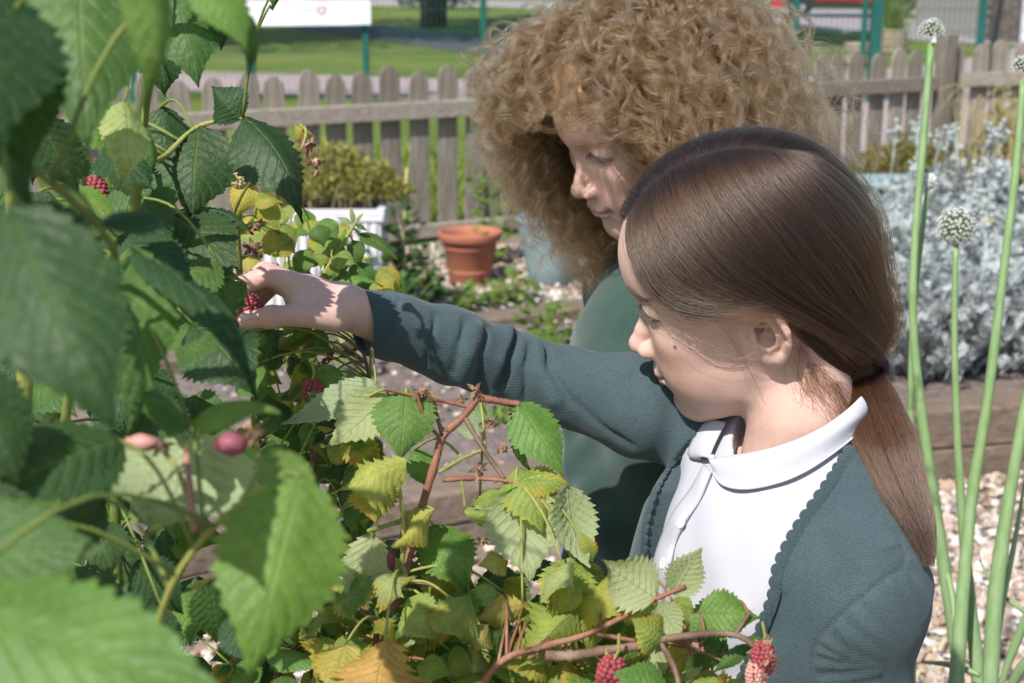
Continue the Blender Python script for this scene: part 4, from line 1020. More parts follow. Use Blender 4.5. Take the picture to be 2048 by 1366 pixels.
# skirt, shoes (below the picture)
grey_m = noisy('grey_cloth', (.10, .10, .11), (.13, .13, .14), 20, .9)
def skirt(P):
    d = sd_poly(P, [(2.4, 0, -44), (2.6, 0, -62)], [9.6, 14.0]); ph = np.arctan2(P[:, 1], P[:, 0] - 2.4)
    d = d - .5 * np.sin(ph * 18) * np.clip((-46 - P[:, 2]) / 14, 0, 1)
    return np.maximum(np.maximum(d, P[:, 2] + 44), -(P[:, 2] + 64))
Vk, Fk = surface_nets(skirt, (-14, -17, -66), (19, 17, -42), .6); obj('skirt', b1w(Vk), Fk, grey_m, g1)
black_m = mat('black_leather', (.02, .02, .022), .35, .5)
GZ = -O1[2] * 100
for s in (1, -1):
    def shoe(P, s=s): return np.maximum(smin(sd_cap(P, (-2.0, 5 * s, GZ + 3), (9.0, 5.4 * s, GZ + 2.2), 3.4, 3.0), sd_cap(P, (-.5, 5 * s, GZ + 4), (-.3, 5 * s, GZ + 8), 3.2, 3.2), 2), -(P[:, 2] - GZ))
    Vx, Fx = surface_nets(shoe, (-7, 5 * s - 5, GZ - 1), (14, 5 * s + 5, GZ + 13), .5); obj('shoe', b1w(Vx), Fx, black_m, g1)
# ------------------------------------------------------------------ straight hair in a low ponytail
TIE = np.array([-6.9, .95, -7.0])
def scalp1(P):
    d = sd_ell(P, (-.45, 0, 4.55), (8.55, 7.1, 7.4))
    d = smin(d, sd_ell(P, (2.5, 0, 4.7), (5.7, 5.9, 5.0)), 2.2)
    d = smin(d, sd_ell(P, (1.4, 0, 1.0), (4.6, 6.2, 5.5)), 2.0)
    d = smin(d, sd_poly(P, [(-4.2, .2, 2.5), (-5.2, .4, -3.0), (-6.0, .6, -5.6), TIE], [5.3, 4.1, 2.4, 1.2]), 1.5)
    return d
EDGE = np.array([(6.2, 9.4), (6.95, 8.3), (6.9, 6.9), (6.3, 5.4), (5.4, 3.9), (4.05, 2.75), (2.78, 2.2), (1.0, 2.75), (-.7, 3.0), (-2.2, 2.4), (-2.9, .6), (-3.2, -1.5), (-3.4, -4.2), (-4.6, -6.6), (-6.4, -8.4), (-9.5, -8.6), (-13, 0), (-11, 13.5), (2, 14), (5.6, 11.0)])
def haircap(P):
    d = scalp1(P) - .42
    c = poly2d(P[:, [0, 2]].astype(float), EDGE)
    d = smax(d, c + .1, .5)
    # the parting: a shallow groove
    d = smax(d, -sd_poly(P, [(6.9, 1.5, 8.9), (5.0, 1.45, 10.85), (2.2, 1.35, 12.05), (-1.5, 1.6, 12.4), (-5.0, 2.0, 11.4)], [.08, .08, .07, .06, .03]), .3)
    return d
Vq, Fq = surface_nets(haircap, (-11, -8.6, -9.5), (8.5, 8.6, 13.6), .13)
cap_m = mat('brown_hair_mass', (.030, .019, .014), .55, .3)
hcap = obj('hair', H1.w(Vq), Fq, cap_m, g1); hcap['label'] = 'straight brown hair parted on top and tied low'
hair_m = hair_mat('brown_hair', (.008, .0042, .0027), (.070, .037, .020), .26, .45)
def guideset(gs, n=7):
    return np.array([spline(np.vstack([g, TIE]) if len(g) < n else g, 26) for g in gs])
GN = guideset([[(6.6, 1.8, 9.0), (6.75, 3.9, 6.9), (5.6, 5.6, 4.2), (3.0, 6.5, 2.7), (-.9, 7.0, 3.2), (-5.2, 5.2, -2.2)],
    [(5.6, 1.65, 10.1), (5.8, 4.6, 7.8), (4.3, 6.3, 4.8), (1.0, 7.1, 3.4), (-2.6, 6.9, 2.0), (-6.0, 4.0, -4.2)],
    [(4.0, 1.5, 11.1), (3.6, 5.3, 8.6), (1.6, 7.1, 5.4), (-1.2, 7.4, 2.9), (-4.2, 6.2, -.6), (-6.8, 3.5, -4.6)],
    [(1.6, 1.45, 11.9), (.8, 5.6, 9.6), (-1.0, 7.3, 6.2), (-3.4, 7.2, 2.6), (-5.8, 5.5, -1.2), (-7.3, 3.0, -4.9)],
    [(-1.5, 1.6, 12.1), (-2.6, 5.4, 10.0), (-4.6, 6.6, 6.2), (-6.4, 5.8, 1.9), (-7.6, 4.0, -2.2), (-7.8, 2.2, -5.4)],
    [(-4.6, 2.0, 11.4), (-6.6, 4.2, 8.9), (-8.2, 4.4, 5.2), (-8.8, 3.4, 1), (-8.6, 2.2, -3), (-8.0, 1.4, -5.8)],
    [(-6.2, 1.4, 10.6), (-8.4, 1.6, 7.8), (-9.6, 1.1, 4), (-9.6, .9, 0), (-9.0, .8, -3.5), (-8.2, .8, -6)]])
GF = guideset([[(6.6, 1.3, 9.0), (6.9, -2.2, 7.4), (6.0, -4.9, 4.6), (3.0, -6.4, 2.2), (-1.2, -6.9, 1.3), (-5.2, -4.2, -3.6)],
    [(4.2, 1.35, 11.0), (4.0, -3.2, 9.4), (1.6, -6.6, 6.0), (-1.2, -7.2, 3.0), (-4.2, -5.6, -.6), (-6.8, -2.8, -4.6)],
    [(.5, 1.25, 12.1), (0, -3.8, 11.0), (-2.4, -6.6, 7.0), (-4.4, -6.6, 2.2), (-6.2, -4.8, -1.2), (-7.3, -2.0, -4.9)],
    [(-3.5, 1.5, 12.0), (-5.6, -2.6, 10.6), (-8.0, -4.0, 6.0), (-8.4, -3.6, 1), (-8.3, -2.0, -3), (-7.8, -.4, -5.8)],
    [(-6.2, 1.2, 10.6), (-8.4, .6, 7.8), (-9.6, .4, 4), (-9.6, .4, 0), (-9.0, .5, -3.5), (-8.2, .6, -6)]])
GB = guideset([[(-2.4, 6.7, 1.6), (-3.0, 6.4, .2), (-4.0, 5.6, -1.8), (-5.2, 4.6, -3.6), (-6.2, 3.4, -5.2), (-7.0, 2.0, -6.4)],
    [(-2.9, 5.9, -1.8), (-3.8, 5.4, -3.0), (-4.8, 4.6, -4.2), (-5.7, 3.6, -5.4), (-6.5, 2.6, -6.3), (-7.0, 1.7, -6.8)],
    [(-3.4, 5.6, -4.2), (-4.2, 5.0, -5.0), (-5.0, 4.2, -5.9), (-5.8, 3.3, -6.6), (-6.5, 2.4, -7.0), (-7.0, 1.6, -7.1)],
    [(-4.4, 5.2, -6.4), (-5.0, 4.5, -6.8), (-5.6, 3.8, -7.2), (-6.2, 3.0, -7.4), (-6.8, 2.1, -7.4), (-7.2, 1.4, -7.3)]])
def flow(G, n, k=18, lev=(-.06, .48), clump=150, cut=.35, fly=.0):
    m = len(G); u = RNG.random(n) * (m - 1); ci = RNG.random(clump) * (m - 1)
    near = ci[np.abs(u[:, None] - ci[None]).argmin(1)]; ut = u + (near - u) * .6
    t0 = np.where(RNG.random(n) < .45, 0, RNG.random(n) * cut); t1 = np.where(RNG.random(n) < .8, 1, .55 + .45 * RNG.random(n))
    T = t0[:, None] + (t1 - t0)[:, None] * np.linspace(0, 1, k)[None]
    U = u[:, None] + (ut - u)[:, None] * np.sin(np.pi * np.clip(T, 0, 1))
    U = np.clip(U + RNG.normal(0, .10, (n, 1)) * np.sin(T * RNG.uniform(2, 6, (n, 1)) + RNG.random((n, 1)) * 6.3) + RNG.normal(0, .10, (n, 1)) * T, 0, m - 1 - 1e-6)
    i = U.astype(int); fr = (U - i)[..., None]; x = T * 25 * .99999; j = x.astype(int); g = (x - j)[..., None]
    def pick(a, b): return G[a, b]
    P = (pick(i, j) * (1 - g) + pick(i, np.minimum(j + 1, 25)) * g) * (1 - fr) + (pick(np.minimum(i + 1, m - 1), j) * (1 - g) + pick(np.minimum(i + 1, m - 1), np.minimum(j + 1, 25)) * g) * fr
    jx = RNG.normal(0, .13, (n, 1, 3)) * (1 - T[..., None]) + RNG.normal(0, .16, (n, 1, 3)) * np.sin(np.pi * T * RNG.uniform(.8, 2.6, (n, 1)) + RNG.random((n, 1)) * 6)[..., None] * np.sin(np.pi * T)[..., None]; P = P + jx
    L = ((lev[0] + (lev[1] - lev[0]) * RNG.random((n, 1))) + .42) * np.clip(.55 + T * 5, 0, 1) * np.clip(.62 + .38 * (u[:, None] / 1.2), 0, 1)
    Q = snap(scalp1, P.reshape(-1, 3), L.ravel() if fly == 0 else (L + fly * RNG.random((n, 1)) * np.sin(np.pi * T)).ravel(), 3, .08).reshape(n, k, 3)
    w = np.clip((T - .86) / .14, 0, 1)[..., None]; jt = RNG.normal(0, .45, (n, 1, 3))
    Q = Q * (1 - w) + (TIE + jt) * w
    return Q
rad = .0055 * np.array([.6] + [1] * 16 + [.7]) / 100 * 1.35
P = np.concatenate([flow(GN, 15000), flow(GF, 5000), flow(GB, 2600, cut=.2)])
strands('hair_strands', H1.w(P), rad, hair_m, hcap)
P = flow(GN, 900, fly=1.0, lev=(.2, .5)); P = P + np.cumsum(RNG.normal(0, .07, P.shape), 1)
P2 = flow(GF, 340, fly=.9, lev=(.2, .5)); P2 = P2 + np.cumsum(RNG.normal(0, .06, P2.shape), 1)
strands('stray_hairs', H1.w(np.concatenate([P, P2])), rad * .8, hair_m, hcap)
# soft strands in front of the ear, along the temple edge and at the nape
def wisps(A, B, n, k=14, amp=.3, sag=.3):
    A = np.asarray(A, float); B = np.asarray(B, float); i = RNG.integers(0, len(A), n); a = A[i] + RNG.normal(0, .25, (n, 3)); b = B[i] + RNG.normal(0, .5, (n, 3)); t = np.linspace(0, 1, k)[None, :, None]
    P = a[:, None] * (1 - t) + b[:, None] * t; c = RNG.normal(0, amp, (n, 1, 3)); P = P + c * np.sin(np.pi * t) ; P[..., 2] -= sag * (np.sin(np.pi * t[..., 0]))
    P = P + np.cumsum(RNG.normal(0, .03, P.shape), 1)
    m = head1(P.reshape(-1, 3).astype(np.float32)); P = P.reshape(-1, 3); bad = m < .05
    P[bad] = snap(head1, P[bad], .08, 3); return P.reshape(n, k, 3)
Wp = [wisps([(5.2, 5.9, 4.2), (4.0, 6.3, 3.0), (2.6, 6.6, 2.2)], [(-.9, 7.4, 1.4), (-1.8, 7.3, 1.0), (-1.6, 7.5, .4)], 16, amp=.25, sag=.3),
      wisps([(2.2, 6.7, 2.0), (1.4, 6.8, 1.6)], [(.6, 6.2, -3.5), (.2, 6.2, -5.5)], 8, amp=.4),
      wisps([(-3.0, 6.0, -2), (-3.2, 5.6, -4), (-4.2, 5.4, -6)], [(-2.6, 6.0, -6.5), (-4.0, 6.0, -9), (-5.4, 5.2, -10)], 260, amp=.6, sag=-.2),
      wisps([(6.4, 3.0, 7.8), (6.6, 4.2, 6.4)], [(6.0, 5.0, 4.9), (4.6, 6.0, 4.0)], 40, amp=.2)]
strands('loose_strands', H1.w(np.concatenate(Wp)), np.full(14, .0055 / 100), hair_m, hcap)
# brows and lashes
n = 240; t = RNG.random(n); a = np.stack([7.45 - 1.5 * t ** 1.6, 1.3 + 2.9 * t, 3.55 + .35 * np.sin(t * 2.6)], 1) + RNG.normal(0, .12, (n, 3)); Q = []
for s in (1, -1):
    b = snap(head1, a * [1, s, 1], .02); d = np.stack([-.35 + 0 * t, s * (.5 + 0 * t), .05 + .15 * RNG.random(n)], 1)
    Q.append(np.stack([b, snap(head1, b + d * .5, .07), snap(head1, b + d, .09)], 1))
lash_m = hair_mat('dark_lashes', (.004, .003, .002), (.012, .008, .006)); strands('eyebrows', H1.w(np.concatenate(Q)), np.full(3, .007 / 100), hair_m, g1)
Q = []
for s in (1, -1):
    for up in (1, 0):
        m = 46 if up else 16; y = np.linspace(-1.4, 1.5, m); zz = (-.28 - .1 * y / 1.3) + (1 if up else -1) * .54 * (1 - (y / 1.6) ** 2)
        q = np.stack([np.sqrt(np.maximum(1.40 ** 2 - y * y * .8, .2)), y, zz], 1) * [1, s, 1]; p0 = q + np.array([6.2, 3.1 * s, 2.3])
        ln = (.55 if up else .28) * (.8 + .4 * RNG.random((m, 1))); d = np.array([.9, 0, -.35 if up else -.5]) + np.stack([0 * y, .45 * y * s, 0 * y], 1)
        Q.append(np.stack([p0, p0 + d * ln * .5, p0 + d * ln + np.array([0, 0, .16 if up else 0]) * ln], 1))
strands('eyelashes', H1.w(np.concatenate(Q)), np.array([.016, .013, .006]) / 100, lash_m, g1)
# pony tail
PT = np.array([H1.w(TIE[None])[0], at(1736, 785, 1.055), at(1764, 870, 1.03), at(1798, 965, 1.01), at(1836, 1050, .995), at(1858, 1125, .985)]); PR = np.array([1.0, 1.95, 2.35, 1.95, 1.2, .25]) / 100
pt = spline(PT, 30)
v, f = tube(pt, PR * .3, 14); obj('ponytail', v, f, cap_m, hcap)
pony_m = hair_mat('ponytail_hair', (.012, .0055, .0032), (.085, .040, .021), .26, .45); n = 7500; k = 26; a = RNG.random((n, 1)) * 6.283; r = np.sqrt(RNG.random((n, 1))) * 1.06; end = np.clip(.72 + .32 * RNG.random((n, 1)), 0, 1); T = np.linspace(0, 1, k)[None] * end
ia = np.clip(T * 29, 0, 28.999).astype(int); fr = (T * 29 - ia)[..., None]; C = pt[ia] * (1 - fr) + pt[np.minimum(ia + 1, 29)] * fr
rr = np.interp(T, np.linspace(0, 1, 6), PR)
cl = RNG.random(40) * 6.283; ac = cl[np.abs(((a - cl[None] + 3.14) % 6.283) - 3.14).argmin(1)][:, None]; a2 = a + (((ac - a + 3.14) % 6.283) - 3.14) * .55 * np.sin(np.pi * np.clip(T, 0, 1))
a2 = a2 + .5 * T + .12 * np.sin(T * 7 + RNG.random((n, 1)) * 6)
tx = np.array([.85, -.5, .0]); ty = np.array([.45, .85, .2])
P = C + (rr * r * np.cos(a2))[..., None] * tx + (rr * r * np.sin(a2))[..., None] * ty + np.cumsum(RNG.normal(0, .00022, (n, k, 3)), 1)
strands('ponytail_strands', P, np.full(k, .0075 / 100), pony_m, hcap)
tie_m = noisy('purple_hair_tie', (.035, .015, .03), (.06, .025, .05), 300, .8)
mb = MB(); ax = (pt[3] - pt[0]); ax /= np.linalg.norm(ax); e1 = np.cross(ax, [0, 1, 0]); e1 /= np.linalg.norm(e1); e2 = np.cross(ax, e1); q = np.linspace(0, 2 * math.pi, 33)
for dz, rr0 in ((.004, .0150), (.008, .0165), (.0125, .0160)):
    mb.tube([pt[0] + ax * (dz + .0012 * math.sin(x * 3 + dz * 900)) + rr0 * (1 + .06 * math.sin(5 * x)) * (math.cos(x) * e1 + math.sin(x) * e2) for x in q], .0026, 8, False)
obj('hair_tie', mb.v, mb.f, tie_m, g1)
# ------------------------------------------------------------------ farther child with curly hair
H2 = Head(at(1300, 266, 1.33), ortho([[-0.848, 0.405, -0.342], [-0.323, -0.906, -0.272], [-0.421, -0.12, 0.899]]), .95)
O2 = at(1412, 505, 1.38)
B2 = np.array([[-.93, .37, 0], [-.37, -.93, 0], [0, 0, 1.]])
def b2w(P): return np.asarray(P, float) @ B2.T / 100 + O2
def b2l(P): return (np.asarray(P, float) - O2) @ B2 * 100
g2 = thing('person', 'child with a big mop of curly blond hair in a green jumper, behind the other', 'person', (O2[0], O2[1], 0.0), 'children picking raspberries')
n0 = H2.l(b2w([[0, 0, 0]]))[0]; n1 = H2.l(b2w([[1.5, 0, -9]]))[0]
def head2(P): return head_sdf(P, [([(-2.4, 0, -1.5), n0, n1], [4.2, 4.2, 6.0])], smile=-.12, lid=-.5, ears=False, cheek=.92)
Vx, Fx = surface_nets(head2, np.minimum([-11, -9, -11], n1 - 7), np.maximum([11.2, 9, 13.2], n1 + 7), .115)
t2 = skin_tint(Vx, lid=-.5, smile=-.12)
def torso2(P, off=0.0):
    d = sd_ell(P, (4.2, 0, -15), (8.8, 12, 14.5)); d = smin(d, sd_ell(P, (4.4, 0, -32), (9.0, 11.6, 17)), 4)
    for s in (1, -1): d = smin(d, sd_poly(P, [(1.0, 3 * s, -2), (2.2, 7.5 * s, -3.2), (2.6, 11 * s, -5.6)], [3.4, 3.8, 4.2]), 3)
    return smin(d, sd_ell(P, (4.6, 0, -48), (9.4, 12, 13)), 5) - off
ARM2 = [[(2.6, 11.4, -6), (2.0, 13.6, -25), (5.0, 13.0, -41), (6.0, 12.6, -47)], [(2.6, -11.4, -6), (2.0, -13.6, -25), (5, -13, -41), (6.0, -12.6, -47)]]
def body2(P):
    d = torso2(P, -1.5)
    for a in ARM2:
        d = smin(d, sd_poly(P, a[:3] + [a[3]], [3.2, 2.7, 2.0, 1.6]), 2)
        q = np.array(a[3]) 
        for k in range(4): d = smin(d, sd_cap(P, q + ((k - 1.5) * 1.2, 0, 0), q + (1.5 + (k - 1.5) * 1.5, 0, -7), .85, .65), .6)
        d = smin(d, sd_cap(P, q + (2, 0, .5), q + (4.5, 0, -4.0), .9, .7), .6)
    for s in (1, -1): d = smin(d, sd_poly(P, [(4.5, 5 * s, -52), (4.6, 5.2 * s, -74), (3.4, 5.2 * s, -97)], [6, 4.4, 2.8], 2), 2.5)
    return d
Vb, Fb = surface_nets(body2, (-12, -21, -101), (29, 21, 4), 1.0)
o = obj('body', np.concatenate([H2.w(Vx), b2w(Vb)]), np.concatenate([Fx, Fb + len(Vx)]), skin2, g2)
add_attr(o.data, 'tint', np.concatenate([t2, np.tile([.57, .375, .305], (len(Vb), 1))]))
for s in (1, -1): make_eye(g2, H2, s, (1, 0, -.55))
fleece = mat('green_fleece', (.04, .085, .066), .95, .08)
def fl():
    t = NT(fleece); co = t.coord(); f = t.noise(co, 30, 4); c = t.ramp(f, [(.3, (.026, .058, .046)), (.7, (.038, .078, .062))])
    g = t.noise(co, 520, 3, .7); c = t.mix(.7, c, t.ramp(g, [(.3, (.8, .8, .8)), (.7, (1.2, 1.2, 1.2))]), 'MULTIPLY'); t.base(c); t.bump(g, .5, .0015)
    t.b.inputs['Sheen Weight'].default_value = .25
fl()
def jumper(P):
    d = torso2(P, .5)
    for a in ARM2: d = smin(d, sd_poly(P, a[:3], [4.6, 4.2, 3.2], 1.2), 1.2)
    d = d - .36 * np.sin(P[:, 2] * .55 + P[:, 1] * .5 + 1.2 * np.sin(P[:, 2] * .2)) * np.clip((-8 - P[:, 2]) / 10, 0, 1)
    d = d - .16 * np.sin(P[:, 1] * .9 - P[:, 2] * 1.1 + 1.5 * np.sin(P[:, 1] * .35)) * np.clip((-5 - P[:, 2]) / 6, 0, 1)
    d = d - .4 * np.exp(-((P[:, 1] + 4 + .1 * P[:, 2]) / 1.2) ** 2) * np.clip((-8 - P[:, 2]) / 8, 0, 1)
    d = smax(d, -sd_poly(P, [(1.5, 0, -3.0), (-.6, 0, 5)], [5.2, 6.0]), .4)
    return np.maximum(d, -(P[:, 2] + 54))
Vj, Fj = surface_nets(jumper, (-11, -21, -55), (19, 21, 4), .3)
o = obj('jumper', b2w(Vj), Fj, fleece, g2); o['label'] = 'dark green fleece school jumper'
def trous(P):
    d = sd_ell(P, (4.6, 0, -55), (9.3, 11.8, 8))
    for s in (1, -1): d = smin(d, sd_poly(P, [(4.5, 5 * s, -56), (4.6, 5.4 * s, -76), (3.4, 5.4 * s, -98)], [7, 5.6, 4.6], 2), 2)
    return np.maximum(d, -(P[:, 2] + 98))
Vt, Ft = surface_nets(trous, (-9, -15, -100), (17, 15, -45), .9); obj('trousers', b2w(Vt), Ft, grey_m, g2)
GZ2 = -O2[2] * 100
for s in (1, -1):
    def shoe2(P, s=s): return np.maximum(smin(sd_cap(P, (.5, 5.4 * s, GZ2 + 3), (12.0, 5.8 * s, GZ2 + 2.2), 3.5, 3.1), sd_cap(P, (2.5, 5.4 * s, GZ2 + 4), (3, 5.4 * s, GZ2 + 8), 3.3, 3.3), 2), -(P[:, 2] - GZ2))
    Vx_, Fx_ = surface_nets(shoe2, (-5, 5.4 * s - 5, GZ2 - 1), (18, 5.4 * s + 5, GZ2 + 13), .5); obj('shoe', b2w(Vx_), Fx_, black_m, g2)
# --- hair mass
def scalp2(P):
    d = sd_ell(P, (-.7, 0, 4.5), (8.9, 7.05, 7.45)); d = smin(d, sd_ell(P, (2.5, 0, 4.7), (5.7, 5.85, 4.95)), 2.2)
    return smin(d, sd_ell(P, (-2.6, 0, -1.5), (5.2, 5.6, 5.5)), 2.5)
EDGE2 = np.array([(5.6, 9.6), (6.3, 8.6), (5.6, 6.6), (4.2, 4.6), (3.2, 2.5), (2.4, -1), (1.2, -5), (-2, -8.5), (-13, -9), (-13, 14), (3, 15)])
def cap2(P):
    d = scalp2(P) - 1.0 - .35 * np.sin(P[:, 0] * 2.1 + 1.7 * np.sin(P[:, 2] * 1.3)) * np.sin(P[:, 1] * 1.9 + P[:, 2] * 1.5)
    return smax(d, poly2d(P[:, [0, 2]].astype(float), EDGE2), .7)
Vq, Fq = surface_nets(cap2, (-12, -9.5, -10), (9.5, 9.5, 14.5), .2)
cap2_m = mat('curly_hair_mass', (.035, .02, .011), .7, .2); hc2 = obj('hair', H2.w(Vq), Fq, cap2_m, g2); hc2['label'] = 'thick shoulder length curly blond hair hanging over the cheeks'
curl_m = hair_mat('curly_hair', (.035, .018, .008), (.24, .135, .058), .38, .6)
def locks(n):
    rng = np.random.default_rng(5); D = rng.normal(size=(n * 9, 3)); D /= np.linalg.norm(D, axis=1)[:, None]
    P = snap(scalp2, (D * [8.5, 7, 7.4] + [-.7, 0, 4.2]).astype(np.float32), .2, 4)
    keep = poly2d(P[:, [0, 2]].astype(float), EDGE2) < -.1; P = P[keep]; ex = P[n:]; ex = ex[(ex[:, 0] > .5) & (ex[:, 1] < .5)][:420]; P = np.concatenate([P[:n], ex]); n = len(P)
    N = grad(scalp2, P.astype(np.float32)); gl = H2.R.T @ np.array([0, 0, -1.0])
    side = np.where(P[:, 1] > .9, 1.0, -1.0)
    steps = 40; L = rng.uniform(14, 21, n) * np.where((P[:, 0] > 2) & (P[:, 1] < 1.5), 1.08, 1.0) * np.clip(1.15 - np.clip(-P[:, 2] / 14, 0, .5), .6, 1.2); ds = L / steps
    vol = rng.uniform(.15, 1.15, n) * (1 - .45 * np.clip((P[:, 2] - 7) / 4, 0, 1)) + np.where(P[:, 0] > 3.5, .3, 0) + rng.uniform(0, 1.9, n) * np.clip((-P[:, 0] - 1) / 4, 0, 1); path = [P.copy()]; X = P.copy(); d = N.copy()
    wand = rng.normal(0, .2, (n, 3))
    xl = rng.uniform(8.2, 13.0, n); yl = -rng.uniform(7.5, 11.0, n)
    for i in range(steps):
        t = i / steps
        lat = np.zeros((n, 3)); fr = (P[:, 0] > 1.5)
        lat[:, 1] = side * fr * (.9 if t < .4 else .1)
        near = (side > 0) & fr; lat[near, 0] -= .9 if t < .5 else .3
        far = (side < 0) & fr; lat[far, 0] += .12 if t < .35 else 0
        g = .20 + 1.1 * t
        tgt = N * np.clip(vol / 2.4 * (1 - 3.2 * t), 0, 2)[:, None] + gl * g + lat * .5 + wand
        tgt /= np.linalg.norm(tgt, axis=1)[:, None]; d = d * .72 + tgt * .28; d /= np.linalg.norm(d, axis=1)[:, None]
        X = X + d * ds[:, None]
        s = scalp2(X.astype(np.float32)); mn = .5 + vol * min(1, t * 3.2); low = (s < mn)
        if low.any(): X[low] += (N[low] * .3 + grad(scalp2, X[low].astype(np.float32)) * .7) * (mn[low] - s[low])[:, None] * .6
        # keep the face free: near side hair stays behind the cheek, far side hair hangs beside it
        q = (X[:, 1] > -1.5) & (X[:, 2] < 8.2) & (side > 0); lim = np.interp(X[:, 2], [-8, -3, 1, 4, 8.2], [6.4, 6.0, 5.0, 5.1, 6.9]); ov = q & (X[:, 0] > lim)
        X[ov, 0] += (lim[ov] - X[ov, 0]) * .7
        q = (side < 0) & (X[:, 2] < 7.5) & (X[:, 0] > 2); ov = q & (X[:, 1] > -5.2); X[ov, 1] += (-5.2 - X[ov, 1]) * .4
        ov = X[:, 0] > xl; X[ov, 0] += (xl[ov] - X[ov, 0]) * .2; ov = X[:, 1] < yl; X[ov, 1] += (yl[ov] - X[ov, 1]) * .25
        path.append(X.copy())
    return np.stack(path, 1), L
LP, LL = locks(1500)
def curls(LP, per, rmul=1.0, amp=1.0, fr=.10):
    n, k, _ = LP.shape; T = np.gradient(LP, axis=1); T /= np.linalg.norm(T, axis=2)[..., None] + 1e-9
    a = np.array([.31, .2, .93]); U = np.cross(T, a); U /= np.linalg.norm(U, axis=2)[..., None] + 1e-9; Vv = np.cross(T, U)
    s = np.linspace(0, 1, k)[None]; ph0 = RNG.random((n, 1)) * 6.28; turns = RNG.uniform(3.4, 6.5, (n, 1)); hand = RNG.choice([-1, 1], (n, 1)); cr = RNG.uniform(.35, .85, (n, 1)) * amp
    out = []
    for j in range(per):
        q = RNG.normal(0, .12, (n, 1)); q2 = RNG.normal(0, .12, (n, 1)); ph = ph0 + hand * (turns * (1 + RNG.normal(0, .02, (n, 1)))) * 6.28 * s + RNG.normal(0, .13, (n, 1))
        r = cr * np.clip(.25 + s * 1.6, 0, 1.15); x = r * np.cos(ph) + q * (.6 + s); y = r * np.sin(ph) + q2 * (.6 + s)
        P = LP + U * x[..., None] + Vv * y[..., None]
        P = P + np.cumsum(RNG.normal(0, fr * rmul, P.shape) , 1) * np.clip(s * 2, .15, 1)[..., None]
        e = RNG.uniform(.75, 1, n); ii = (np.linspace(0, 1, k)[None] * e[:, None] * (k - 1)); i0 = np.minimum(ii.astype(int), k - 2); f = (ii - i0)[..., None]
        rows = np.arange(n)[:, None]; P = P[rows, i0] * (1 - f) + P[rows, i0 + 1] * f
        out.append(P)
    return np.concatenate(out)
k = LP.shape[1]; up = np.linspace(0, 1, 64)
LPf = np.stack([[np.interp(up, np.linspace(0, 1, k), LP[i, :, c]) for c in range(3)] for i in range(len(LP))]).transpose(0, 2, 1)
C = curls(LPf, 18, 1.0, 1.0, .005)
strands('hair_strands', H2.w(C), .0092 / 100 * np.linspace(1, .7, 64), curl_m, hc2)
C = curls(LPf[::4], 2, 1.0, 1.2, .035)
strands('frizzy_hairs', H2.w(C), np.full(64, .0058 / 100), curl_m, hc2)
n = 150; t = RNG.random(n); a = np.stack([7.45 - 1.5 * t ** 1.6, 1.3 + 2.9 * t, 3.55 + .35 * np.sin(t * 2.6)], 1) + RNG.normal(0, .14, (n, 3)); Q = []
for s in (1, -1):
    b = snap(head2, a * [1, s, 1], .02); d = np.stack([-.35 + 0 * t, s * (.5 + 0 * t), .05 + .15 * RNG.random(n)], 1)
    Q.append(np.stack([b, snap(head2, b + d * .5, .06), snap(head2, b + d, .08)], 1))
strands('eyebrows', H2.w(np.concatenate(Q)), np.full(3, .006 / 100), curl_m, g2)
Q = []
for s in (1, -1):
    m = 40; y = np.linspace(-1.4, 1.5, m); zz = (-.35 - .1 * y / 1.3) + .4 * (1 - (y / 1.6) ** 2)
    q = np.stack([np.sqrt(np.maximum(1.40 ** 2 - y * y * .8, .2)), y, zz], 1) * [1, s, 1]; p0 = q + np.array([6.2, 3.1 * s, 2.3])
    ln = .6 * (.8 + .4 * RNG.random((m, 1))); d = np.array([.9, 0, -.5]) + np.stack([0 * y, .4 * y * s, 0 * y], 1)
    Q.append(np.stack([p0, p0 + d * ln * .5, p0 + d * ln + np.array([0, 0, .1]) * ln], 1))
strands('eyelashes', H2.w(np.concatenate(Q)), np.array([.018, .015, .007]) / 100, lash_m, g2)
